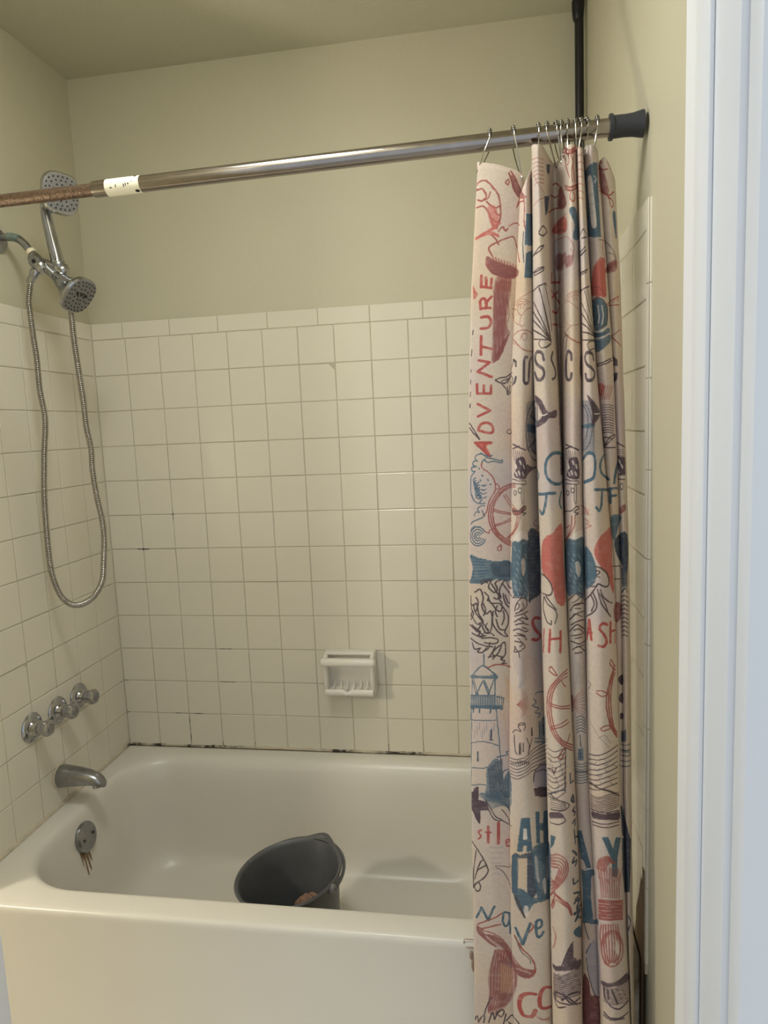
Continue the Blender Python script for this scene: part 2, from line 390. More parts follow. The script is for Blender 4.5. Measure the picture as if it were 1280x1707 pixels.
for (x, zc, ry, rz) in [(.001, 0, .031, .031), (.006, 0, .0315, .0315), (.03, .0005, .029, .029), (.06, .0, .0265, .0255), (.09, -.002, .0235, .021), (.112, -.006, .0205, .0175), (.126, -.012, .0165, .014), (.134, -.019, .011, .009), (.136, -.024, .004, .003)]:
    rings.append([bm.verts.new((x - .25 * max(0, -math.sin(2 * math.pi * i / 36)) * rz * (x > .1), -.362 + ry * math.cos(2 * math.pi * i / 36), TZ + .081 + zc + rz * math.sin(2 * math.pi * i / 36))) for i in range(36)])
for a, b in zip(rings, rings[1:]):
    for i in range(36): bm.faces.new((a[i], a[(i + 1) % 36], b[(i + 1) % 36], b[i]))
bm.faces.new(rings[0][::-1]); bm.faces.new(rings[-1]); mesh_obj('spout_body', bm, M_dullchrome, sp, True, 60)
bm = bmesh.new(); lathe(bm, [(.0135, -.012), (.0135, .006), (.010, .007)], (.112, -.362, TZ + .059), (.15, 0, -1), 24, True, True); mesh_obj('outlet', bm, M_chrome, sp)
bm = bmesh.new(); lathe(bm, [(.0335, -.0005), (.0345, .002), (.0325, .0045), (.031, .005)], (0, -.362, TZ + .081), (1, 0, 0), 32); mesh_obj('sealant_ring', bm, M_caulk, sp)

# ------------------------------------------------------------------ shower
YS = -.37
def SP(x, z, y=0): return Vector((x, YS + y, TZ + z))
sh = empty('shower_set', (0, YS, TZ + 1.525), 'chrome shower with fixed head and hand shower on a bent arm', 'shower')
bm = bmesh.new(); lathe(bm, [(.030, .001), (.030, .004), (.024, .010), (.014, .013)], SP(-.006, 1.521), (1, 0, 0), 32); mesh_obj('escutcheon', bm, M_dullchrome, sh)
ap = catmull([SP(-.02, 1.527), SP(.02, 1.527), SP(.045, 1.523), SP(.066, 1.508), SP(.085, 1.482), SP(.094, 1.468)], 8)
bm = bmesh.new(); tube(bm, ap, .0095, 16); arm = mesh_obj('shower_arm', bm, M_dullchrome, sh)
bm = bmesh.new(); tube(bm, ap[9:20], [.0099 + .0006 * math.sin(i * 2.1) for i in range(11)], 16); mesh_obj('patina', bm, M_patina, arm)
d = Vector((.6, 0, -.8)).normalized()
bm = bmesh.new(); lathe(bm, [(.0115, -.004), (.0125, 0), (.0118, .006)], SP(.083, 1.486), d, 20); mesh_obj('thread_tape', bm, M_tape, sh)
# diverter body with selector button
bm = bmesh.new(); lathe(bm, [(.012, -.022), (.0155, -.018), (.0175, -.004), (.018, .010), (.0165, .022), (.012, .027)], SP(.099, 1.459), d, 28)
dv = mesh_obj('diverter', bm, M_chrome, sh)
bm = bmesh.new(); lathe(bm, [(.0165, -.012), (.0165, .012), (.015, .0165), (.0135, .018)], SP(.0985, 1.459), (.12, -1, -.05), 28); mesh_obj('selector_knob', bm, M_dullchrome, dv)
bm = bmesh.new(); lathe(bm, [(.0052, .016), (.0052, .0195)], SP(.0985, 1.459), (.12, -1, -.05), 16); mesh_obj('button', bm, M_nozzle, dv)
# cradle reaching to the hand shower
bm = bmesh.new(); lathe(bm, [(.013, 0), (.0145, .01), (.0135, .03), (.0155, .042), (.018, .052), (.0175, .064), (.012, .070)], SP(.100, 1.459, .006), (.90, .28, -.33), 26); mesh_obj('cradle', bm, M_chrome, sh)
# hose outlet
bm = bmesh.new(); lathe(bm, [(.0105, 0), (.0125, .004), (.0125, .016), (.0105, .018), (.010, .034), (.0085, .038)], SP(.094, 1.441), (-.62, 0, -.78), 22); mesh_obj('hose_nut', bm, M_chrome, sh)
bm = bmesh.new(); tube(bm, [SP(.106, 1.452, .002), SP(.118, 1.445, .006), SP(.137, 1.425, .010)], [.013, .012, .0115], 18); mesh_obj('ball_joint', bm, M_dullchrome, sh)
# fixed head
fd = Vector((.74, -.10, -.62)).normalized(); fo = SP(.134, 1.428, .010)
bm = bmesh.new(); lathe(bm, [(.010, 0), (.0125, .006), (.0135, .014), (.016, .020), (.0225, .040), (.031, .062), (.043, .078), (.048, .083), (.0485, .089), (.046, .0925)], fo, fd, 48, up=(.6, 0, .75), power=2.6)
fh = mesh_obj('fixed_head', bm, M_chrome, sh, True, 35)
def face_plate(o, dr, h0, size, par, up, seed):
    x, y, dd = frame_z(dr); upv = Vector(up); y = (upv - dd * upv.dot(dd)).normalized(); x = y.cross(dd)
    bm = bmesh.new(); lathe(bm, [(size, h0 - .002), (size, h0 + .0012), (size * .93, h0 + .0022), (size * .5, h0 + .003)], o, dr, 40, up=up, power=3.0)
    mesh_obj('spray_plate', bm, M_plate, par)
    rnd = random.Random(seed); bm = bmesh.new(); c = Vector(o) + dd * (h0 + .003)
    for ring, (n, rr) in enumerate([(6, .22), (10, .45), (16, .68), (22, .88)]):
        for i in range(n):
            t = 2 * math.pi * i / n + ring * .2; cx, sy = math.cos(t), math.sin(t); k = (abs(cx) ** 3 + abs(sy) ** 3) ** (-1 / 3)
            p = c + x * (cx * k * rr * size) + y * (sy * k * rr * size) - dd * (.0005 * (ring > 1))
            lathe(bm, [(.0023 if ring != 1 else .0030, -.002), (.0019, .0016)], p, dd, 6)
    for k in (-.30, .0, .30):
        lathe(bm, [(.0048, -.001), (.0045, .0012)], c + x * (k * size * 1.1) + y * (.12 * size), dd, 10)
    no = mesh_obj('nozzles', bm, M_nozzle, par); no['kind'] = 'stuff'
face_plate(fo, fd, .0915, .0445, fh, (.6, 0, .75), 3)
# hand shower: handle, neck and square head
hp = catmull([SP(.144, 1.440, .018), SP(.142, 1.464, .017), SP(.136, 1.51, .014), SP(.131, 1.565, .008), SP(.133, 1.60, .004), SP(.148, 1.625, 0)], 6)
bm = bmesh.new(); tube(bm, hp, [.0150, .0165] + [.0175 - .0065 * i / 22 for i in range(23)] + [.0125] * (len(hp) - 25), 20)
hh = mesh_obj('hand_shower', bm, M_chrome, sh)
bm = bmesh.new(); lathe(bm, [(.0155, 0), (.0178, .003), (.0178, .012), (.016, .016)], SP(.1438, 1.444, .0175), (-.05, 0, 1), 24); mesh_obj('handle_collar', bm, M_dullchrome, hh)
bm = bmesh.new(); tube(bm, [p + Vector((.006, -.0185, 0)) for p in hp[6:22]], [.002] + [.0045] * 14 + [.002], 10); mesh_obj('handle_inlay', bm, M_plate, hh)
hd = Vector((.80, -.58, -.12)).normalized(); ho = SP(.157, 1.618, .012)
bm = bmesh.new(); lathe(bm, [(.018, 0), (.034, .006), (.045, .014), (.0485, .022), (.0485, .036), (.046, .039)], ho, hd, 48, up=(.12, 0, 1), power=3.2, sx=.90)
hb = mesh_obj('hand_shower_head', bm, M_chrome, sh, True, 35); face_plate(ho, hd, .038, .042, hb, (0, 0, 1), 5)
# metal hose: real rings along its length
hz = [(.0735, 1.413, .0), (.062, 1.37, .002), (.060, 1.34, .004), (.0605, 1.28, .006), (.0625, 1.221, .008), (.0605, 1.145, .010), (.066, 1.067, .011), (.052, .975, .012), (.041, .88, .012), (.036, .784, .012), (.0375, .671, .011), (.055, .605, .010),
      (.080, .578, .008), (.105, .572, .006), (.135, .580, .004), (.165, .601, .002), (.190, .640, .002), (.199, .69, .002), (.206, .749, .003), (.205, .80, .004), (.196, .86, .005), (.190, .93, .006), (.191, .985, .007), (.183, 1.047, .008), (.181, 1.11, .009), (.1755, 1.184, .010), (.1695, 1.274, .012), (.1675, 1.35, .014), (.158, 1.40, .016), (.145, 1.442, .018)]
path = catmull([SP(x, z, y) for x, z, y in hz], 14)
ds = [0]
for a, b in zip(path, path[1:]): ds.append(ds[-1] + (b - a).length)
n = int(ds[-1] / .0012); pts = []; k = 0
for i in range(n + 1):
    t = ds[-1] * i / n
    while k < len(ds) - 2 and ds[k + 1] < t: k += 1
    pts.append(path[k].lerp(path[k + 1], (t - ds[k]) / max(1e-9, ds[k + 1] - ds[k])))
bm = bmesh.new(); tube(bm, pts, [(.0082, .0076, .0062, .0076)[i % 4] for i in range(len(pts))], 10)
hs = mesh_obj('shower_hose', bm, M_steel, sh, True, 80)

# ------------------------------------------------------------------ soap dish
dish = empty('soap_dish', (.768, 0, TZ + .19), 'white ceramic soap dish with a grab bar on the back wall', 'soap dish')
dx0, dx1, dz0, dz1 = .690, .850, TZ + .205, TZ + .334
bm = bmesh.new(); box(bm, dx0, dx1, -.012, -.0004, dz0 - .005, dz1, .004, 3); mesh_obj('back_plate', bm, M_ceramic, dish)
def side(x0, x1):
    bm = bmesh.new(); prof = [(-.004, dz1 - .002), (-.028, dz1 - .006), (-.046, dz1 - .018), (-.052, dz1 - .034), (-.049, dz1 - .055), (-.046, dz0 + .03), (-.040, dz0 + .008), (-.028, dz0 - .004), (-.004, dz0 - .006)]
    a = [bm.verts.new((x0, y, z)) for y, z in prof]; b = [bm.verts.new((x1, y, z)) for y, z in prof]
    for i in range(len(prof)): bm.faces.new((a[i], a[(i + 1) % len(prof)], b[(i + 1) % len(prof)], b[i]))
    bm.faces.new(a[::-1]); bm.faces.new(b)
    bmesh.ops.recalc_face_normals(bm, faces=bm.faces)
    bmesh.ops.bevel(bm, geom=[e for e in bm.edges if abs(e.calc_face_angle(0)) > 1.2], offset=.0035, segments=3, affect='EDGES')
    mesh_obj('side_wall', bm, M_ceramic, dish, True, 50)
side(dx0 + .001, dx0 + .014); side(dx1 - .014, dx1 - .001)
bm = bmesh.new(); box(bm, dx0 + .002, dx1 - .002, -.030, -.004, dz1 - .012, dz1 - .001, .004, 3); mesh_obj('top_ledge', bm, M_ceramic, dish)
bm = bmesh.new(); lathe(bm, [(.004, 0), (.012, .004), (.0135, .010), (.0135, .1615), (.012, .1675), (.004, .1715)], (dx0 - .006, -.050, dz1 - .026), (1, 0, 0), 24, sx=1.0, sy=.9, power=2.6); mesh_obj('grab_bar', bm, M_ceramic, dish)
bm = bmesh.new(); rings = []      # tray with a raised front lip and a drain notch
for i in range(25):
    x = dx0 + .006 + (dx1 - dx0 - .012) * i / 24; notch = -.008 * math.exp(-((i - 11) / 1.3) ** 2)
    prof = [(-.006, dz0 + .016), (-.020, dz0 + .010), (-.034, dz0 + .0075), (-.043, dz0 + .013 + notch * .6), (-.048, dz0 + .016 + notch), (-.053, dz0 + .012 + notch), (-.054, dz0 + .002), (-.046, dz0 - .007), (-.030, dz0 - .011), (-.006, dz0 - .009)]
    rings.append([bm.verts.new((x, y, z)) for y, z in prof])
for a, b in zip(rings, rings[1:]):
    for i in range(10): bm.faces.new((a[i], a[(i + 1) % 10], b[(i + 1) % 10], b[i]))
bm.faces.new(rings[0][::-1]); bm.faces.new(rings[-1]); mesh_obj('tray', bm, M_ceramic, dish, True, 50)
for i in range(6):
    x = dx0 + .028 + i * .0208; bm = bmesh.new(); tube(bm, catmull([(x, -.012, dz0 + .030), (x, -.018, dz0 + .018), (x, -.030, dz0 + .0125), (x, -.041, dz0 + .0125)], 4), [.0028] * 12 + [.0018], 10); mesh_obj('ridge', bm, M_ceramic, dish)

# ------------------------------------------------------------------ bucket lying open in the tub
bk = empty('bucket', (.70, -.436, TZ - .338), 'dark grey plastic bucket standing in the bathtub', 'bucket')
bo = Vector((.699, -.436, TZ - .333)); ba = Vector((-.10, -.03, 1)).normalized(); BH = .222
bm = bmesh.new(); lathe(bm, [(.0, 0.002), (.094, 0), (.098, .004), (.104, .03), (.126, BH - .03), (.1285, BH - .028), (.1285, BH - .024), (.131, BH - .004), (.138, BH - .002), (.1395, BH + .002), (.137, BH + .005), (.131, BH + .003), (.127, BH - .006), (.118, BH - .06), (.100, .03), (.092, .010), (.0, .009)], bo, ba, 64, False, False, up=(0, 1, 0))
bmesh.ops.remove_doubles(bm, verts=bm.verts, dist=1e-5)
bx, by, bd = frame_z(ba); by = (Vector((0, 1, 0)) - bd * bd.y).normalized(); bx = by.cross(bd)
for v in bm.verts:       # pouring lip pulled out at the back right
    q = v.co - bo; h = q.dot(bd); t = math.atan2(q.dot(by), q.dot(bx)); w = math.exp(-((t - 1.15) / .30) ** 2)
    if h > BH * .78: v.co += (bx * math.cos(1.15) + by * math.sin(1.15)) * .020 * w * ((h - BH * .78) / (BH * .22)) + bd * (.006 * w if h > BH * .93 else 0)
mesh_obj('bucket_body', bm, M_bucket, bk, True, 50)
def bpt(a, r, h): return bo + bd * h + bx * (math.cos(a) * r) + by * (math.sin(a) * r)
E0, E1 = 2.75, 2.75 - math.pi
hp = [bpt(E0 + (E1 - E0) * i / 28, .1425 + .001 * math.sin(math.pi * i / 28), BH - .010 + .011 * math.sin(math.pi * i / 28)) for i in range(29)]
bm = bmesh.new(); tube(bm, hp, .0042, 10); mesh_obj('bail_handle', bm, M_bucket, bk)
for e in (E0, E1):
    bm = bmesh.new(); lathe(bm, [(.011, -.004), (.012, .004), (.009, .009), (.004, .011)], bpt(e, .134, BH - .008), bpt(e, 1, 0) - bpt(e, 0, 0), 18); mesh_obj('handle_ear', bm, M_plate, bk)
rag = bmesh.new(); bmesh.ops.create_icosphere(rag, subdivisions=4, radius=1.0)
for v in rag.verts:
    c = v.co; k = 1 + .16 * math.sin(5 * c.x + 3 * c.y) * math.cos(4 * c.z - 2 * c.y) + .07 * math.sin(11 * c.y + 9 * c.x)
    v.co = Vector((c.x * .052 * k, c.y * .046 * k, c.z * .040 * k)) * .85 + bo + bd * .080 + Vector((.022, .052, 0))
rg = mesh_obj('brown_lump', rag, M_brown); tag(rg, 'crumpled brown lump lying inside the grey bucket', 'cloth')

# ------------------------------------------------------------------ black tension pole in the back right corner
pl = empty('tension_pole', (1.463, -.040, TZ), 'slim black tension pole from tub rim to ceiling in the back corner', 'pole')
bm = bmesh.new(); tube(bm, [(1.4615, -.040, TZ + .02), (1.4615, -.040, CEIL - .045)], .0112, 20); mesh_obj('tube', bm, M_black, pl)
bm = bmesh.new(); tube(bm, [(1.4615, -.040, TZ + .02), (1.4615, -.040, TZ + 1.2)], .0122, 20); mesh_obj('lower_tube', bm, M_black, pl)
bm = bmesh.new(); lathe(bm, [(.0115, 0), (.0135, .006), (.0150, .020), (.0155, .040), (.0152, .0465)], (1.4592, -.040, CEIL - .047), (0, 0, 1), 24); mesh_obj('ceiling_foot', bm, M_black, pl)
bm = bmesh.new(); lathe(bm, [(.0155, 0), (.0155, .018), (.0125, .028)], (1.4590, -.040, TZ - .0025), (0, 0, 1), 24); mesh_obj('rim_foot', bm, M_black, pl)

# ------------------------------------------------------------------ curtain rod
YR = -.745
def rod(x): return Vector((x, YR, TZ + 1.4722 + .0123 * x))
rd = empty('curtain_rod', rod(.74), 'steel tension shower curtain rod with a rusty left end', 'rod')
bm = bmesh.new(); tube(bm, [rod(.003), rod(.52)], .0116, 28); mesh_obj('inner_tube', bm, M_rust, rd)['label'] = 'rusty brown thinner tube'
bm = bmesh.new(); tube(bm, [rod(.488), rod(.4885), rod(.492), rod(1.425)], [.0118, .0142, .0145, .0145], 32); mesh_obj('outer_tube', bm, M_rod, rd)
bm = bmesh.new(); tube(bm, [rod(.517), rod(.585)], .0149, 32); lb = mesh_obj('paper_label', bm, M_label, rd); lb['label'] = 'worn cream paper sticker'
bm = bmesh.new()
for (x, a, w, h) in [(.530, -.35, .0025, .0012), (.540, -.2, .001, .003), (.556, -.25, .001, .0035), (.560, -.15, .001, .003), (.565, -.1, .0015, .0015), (.577, .95, .0035, .003), (.579, -1.1, .0045, .0035), (.572, .1, .001, .001)]:
    c = rod(x) + Vector((0, -math.cos(a) * .0149, math.sin(a) * .0149)); nrm = Vector((0, -math.cos(a), math.sin(a)))
    up = Vector((0, math.sin(a), math.cos(a))); vs = [bm.verts.new(c + nrm * .0003 + Vector((math.cos(t) * w, 0, 0)) + up * (math.sin(t) * h)) for t in [k * math.pi / 4 for k in range(8)]]
    bm.faces.new(vs)
mk = mesh_obj('print_marks', bm, M_nozzle, lb)
bm = bmesh.new(); lathe(bm, [(.0152, 0), (.0205, .0005), (.0205, .0055), (.0175, .0065), (.0172, .025), (.0180, .038), (.0205, .050), (.0212, RX - 1.4205)], rod(1.4205), (1, 0, .0123), 32); mesh_obj('end_cap', bm, M_rubber, rd)['label'] = 'dark grey rubber end cap'
bm = bmesh.new(); lathe(bm, [(.0122, 0), (.0165, .0005), (.0165, .005), (.0145, .006), (.0175, .045), (.018, .054)], rod(.054), (-1, 0, 0), 32); mesh_obj('end_cap', bm, M_rubber, rd)

# ------------------------------------------------------------------ shower curtain: folded cloth with a printed pattern
CURT_ROWS = [
  (1.7940, [[1.206,-0.7466],[1.203,-0.7565],[1.239,-0.7627],[1.276,-0.7549],[1.281,-0.7389],[1.275,-0.7689],[1.283,-0.7829],[1.29,-0.769],[1.301,-0.731],[1.293,-0.773],[1.301,-0.797],[1.312,-0.777],[1.334,-0.7231],[1.347,-0.7692],[1.354,-0.7913],[1.365,-0.7733],[1.371,-0.7293],[1.366,-0.7793],[1.368,-0.7993],[1.375,-0.7794],[1.382,-0.7434],[1.38,-0.7654],[1.388,-0.7834],[1.401,-0.7635],[1.407,-0.7395],[1.405,-0.7535],[1.414,-0.7635],[1.429,-0.7475],[1.429,-0.7295]]),
  (1.6120, [[1.192,-0.7552],[1.189,-0.7652],[1.227,-0.7712],[1.265,-0.7634],[1.269,-0.7474],[1.263,-0.7774],[1.278,-0.7914],[1.291,-0.7775],[1.298,-0.7395],[1.291,-0.7815],[1.303,-0.8055],[1.318,-0.7856],[1.335,-0.7316],[1.343,-0.7777],[1.354,-0.7997],[1.368,-0.7817],[1.375,-0.7377],[1.369,-0.7877],[1.373,-0.8078],[1.383,-0.7878],[1.39,-0.7518],[1.388,-0.7738],[1.398,-0.7918],[1.413,-0.7719],[1.419,-0.7479],[1.417,-0.7619],[1.424,-0.7719],[1.437,-0.756],[1.437,-0.738]]),
  (1.4730, [[1.185,-0.7617],[1.182,-0.7717],[1.218,-0.7778],[1.255,-0.7699],[1.259,-0.7539],[1.253,-0.7839],[1.271,-0.798],[1.287,-0.784],[1.298,-0.746],[1.29,-0.788],[1.306,-0.812],[1.326,-0.7921],[1.338,-0.7381],[1.341,-0.7841],[1.353,-0.8061],[1.368,-0.7882],[1.375,-0.7442],[1.37,-0.7942],[1.378,-0.8142],[1.391,-0.7943],[1.398,-0.7583],[1.395,-0.7803],[1.405,-0.7983],[1.421,-0.7783],[1.427,-0.7543],[1.424,-0.7683],[1.429,-0.7784],[1.44,-0.7624],[1.44,-0.7444]]),
  (1.2880, [[1.178,-0.7705],[1.176,-0.7805],[1.213,-0.7866],[1.251,-0.7786],[1.256,-0.7626],[1.25,-0.7926],[1.264,-0.8066],[1.276,-0.7927],[1.302,-0.7547],[1.294,-0.7967],[1.311,-0.8207],[1.332,-0.8007],[1.341,-0.7467],[1.34,-0.7928],[1.352,-0.8148],[1.368,-0.7968],[1.375,-0.7528],[1.369,-0.8028],[1.384,-0.8228],[1.404,-0.8028],[1.411,-0.7668],[1.409,-0.7834],[1.416,-0.7951],[1.428,-0.7823],[1.433,-0.7628],[1.431,-0.7768],[1.435,-0.7868],[1.445,-0.7709],[1.445,-0.7529]]),
  (1.1280, [[1.175,-0.7781],[1.173,-0.7881],[1.209,-0.7941],[1.246,-0.7861],[1.25,-0.7701],[1.244,-0.8001],[1.259,-0.8141],[1.272,-0.8001],[1.304,-0.7621],[1.296,-0.8041],[1.313,-0.8281],[1.335,-0.8082],[1.342,-0.7542],[1.34,-0.8002],[1.352,-0.8222],[1.368,-0.8042],[1.375,-0.7602],[1.371,-0.8102],[1.39,-0.8302],[1.415,-0.8102],[1.423,-0.7742],[1.42,-0.7863],[1.425,-0.7927],[1.432,-0.7859],[1.437,-0.7702],[1.434,-0.7842],[1.438,-0.7942],[1.448,-0.7782],[1.448,-0.7602]]),
  (0.9630, [[1.173,-0.786],[1.17,-0.796],[1.206,-0.8019],[1.241,-0.7939],[1.246,-0.7779],[1.24,-0.8079],[1.257,-0.8219],[1.272,-0.8079],[1.305,-0.7699],[1.297,-0.8119],[1.317,-0.8359],[1.34,-0.8158],[1.346,-0.7618],[1.343,-0.8023],[1.355,-0.8208],[1.37,-0.8068],[1.377,-0.7678],[1.372,-0.8178],[1.392,-0.8378],[1.419,-0.8178],[1.426,-0.7818],[1.424,-0.7918],[1.428,-0.7958],[1.434,-0.7918],[1.439,-0.7778],[1.435,-0.7918],[1.439,-0.8018],[1.449,-0.7858],[1.449,-0.7678]]),
  (0.7330, [[1.17,-0.7969],[1.167,-0.8069],[1.201,-0.8128],[1.237,-0.8055],[1.241,-0.7927],[1.235,-0.8176],[1.26,-0.8303],[1.281,-0.8186],[1.308,-0.7843],[1.301,-0.8226],[1.322,-0.8466],[1.347,-0.8265],[1.353,-0.7725],[1.351,-0.802],[1.362,-0.8135],[1.375,-0.8075],[1.38,-0.7785],[1.374,-0.8285],[1.396,-0.8484],[1.423,-0.8284],[1.43,-0.7924],[1.427,-0.8024],[1.43,-0.8064],[1.434,-0.8024],[1.438,-0.7884],[1.435,-0.8024],[1.439,-0.8123],[1.449,-0.7963],[1.449,-0.7783]]),
  (0.4910, [[1.167,-0.8083],[1.165,-0.8183],[1.2,-0.8242],[1.235,-0.8201],[1.236,-0.8201],[1.234,-0.8241],[1.267,-0.832],[1.294,-0.8299],[1.308,-0.8105],[1.304,-0.8338],[1.327,-0.8577],[1.353,-0.8377],[1.362,-0.7837],[1.361,-0.8077],[1.372,-0.8156],[1.385,-0.8136],[1.39,-0.7896],[1.384,-0.8396],[1.403,-0.8595],[1.429,-0.8394],[1.437,-0.8034],[1.434,-0.8134],[1.435,-0.8174],[1.438,-0.8134],[1.443,-0.7994],[1.439,-0.8134],[1.441,-0.8234],[1.45,-0.8073],[1.45,-0.7893]]),
  (0.2380, [[1.165,-0.814],[1.162,-0.824],[1.199,-0.83],[1.236,-0.826],[1.237,-0.826],[1.235,-0.83],[1.268,-0.838],[1.296,-0.836],[1.309,-0.8167],[1.305,-0.84],[1.328,-0.864],[1.354,-0.844],[1.363,-0.79],[1.362,-0.814],[1.376,-0.822],[1.391,-0.82],[1.397,-0.796],[1.391,-0.846],[1.411,-0.866],[1.439,-0.846],[1.447,-0.81],[1.444,-0.82],[1.444,-0.824],[1.447,-0.82],[1.452,-0.806],[1.448,-0.82],[1.447,-0.83],[1.453,-0.814],[1.454,-0.796]])]
CURT_TOP = [1.8343, 1.833, 1.8225, 1.8071, 1.7846, 1.769, 1.7876, 1.8058, 1.8401, 1.8437, 1.8367, 1.8394, 1.8299, 1.8368, 1.8334, 1.8363, 1.8396, 1.8302, 1.8253, 1.8283, 1.8219, 1.8349, 1.832, 1.8297, 1.8112, 1.8141, 1.8163, 1.7853, 1.7864]

CZ = np.array([r[0] for r in CURT_ROWS])[::-1]; CR = np.array([r[1] for r in CURT_ROWS])[::-1]; CT = np.array(CURT_TOP); NC = len(CT)
def cm_interp(Pn, t):
    i = np.clip(np.floor(t).astype(int), 0, len(Pn) - 2); f = t - i
    if Pn.ndim > 1: f = f[..., None]
    g = lambda k: Pn[np.clip(k, 0, len(Pn) - 1)]
    p0, p1, p2, p3 = g(i - 1), g(i), g(i + 1), g(i + 2)
    return .5 * (2 * p1 + (p2 - p0) * f + (2 * p0 - 5 * p1 + 4 * p2 - p3) * f * f + (3 * p1 - p0 - 3 * p2 + p3) * f ** 3)
def section(z):
    if z <= CZ[0]: a, b = 0, 1
    elif z >= CZ[-1]: a, b = len(CZ) - 2, len(CZ) - 1
    else: b = int(np.searchsorted(CZ, z)); a = b - 1
    t = max(-1.0, min(1.15, (z - CZ[a]) / (CZ[b] - CZ[a])))
    return CR[a] * (1 - t) + CR[b] * t
seg = np.maximum(np.mean([np.hypot(*np.diff(r, axis=0).T) for r in CR], axis=0), .008)
CUM = np.concatenate([[0], np.cumsum(seg)]); CLEN = float(CUM[-1]); CBOT = .10; CTOPZ = 1.87
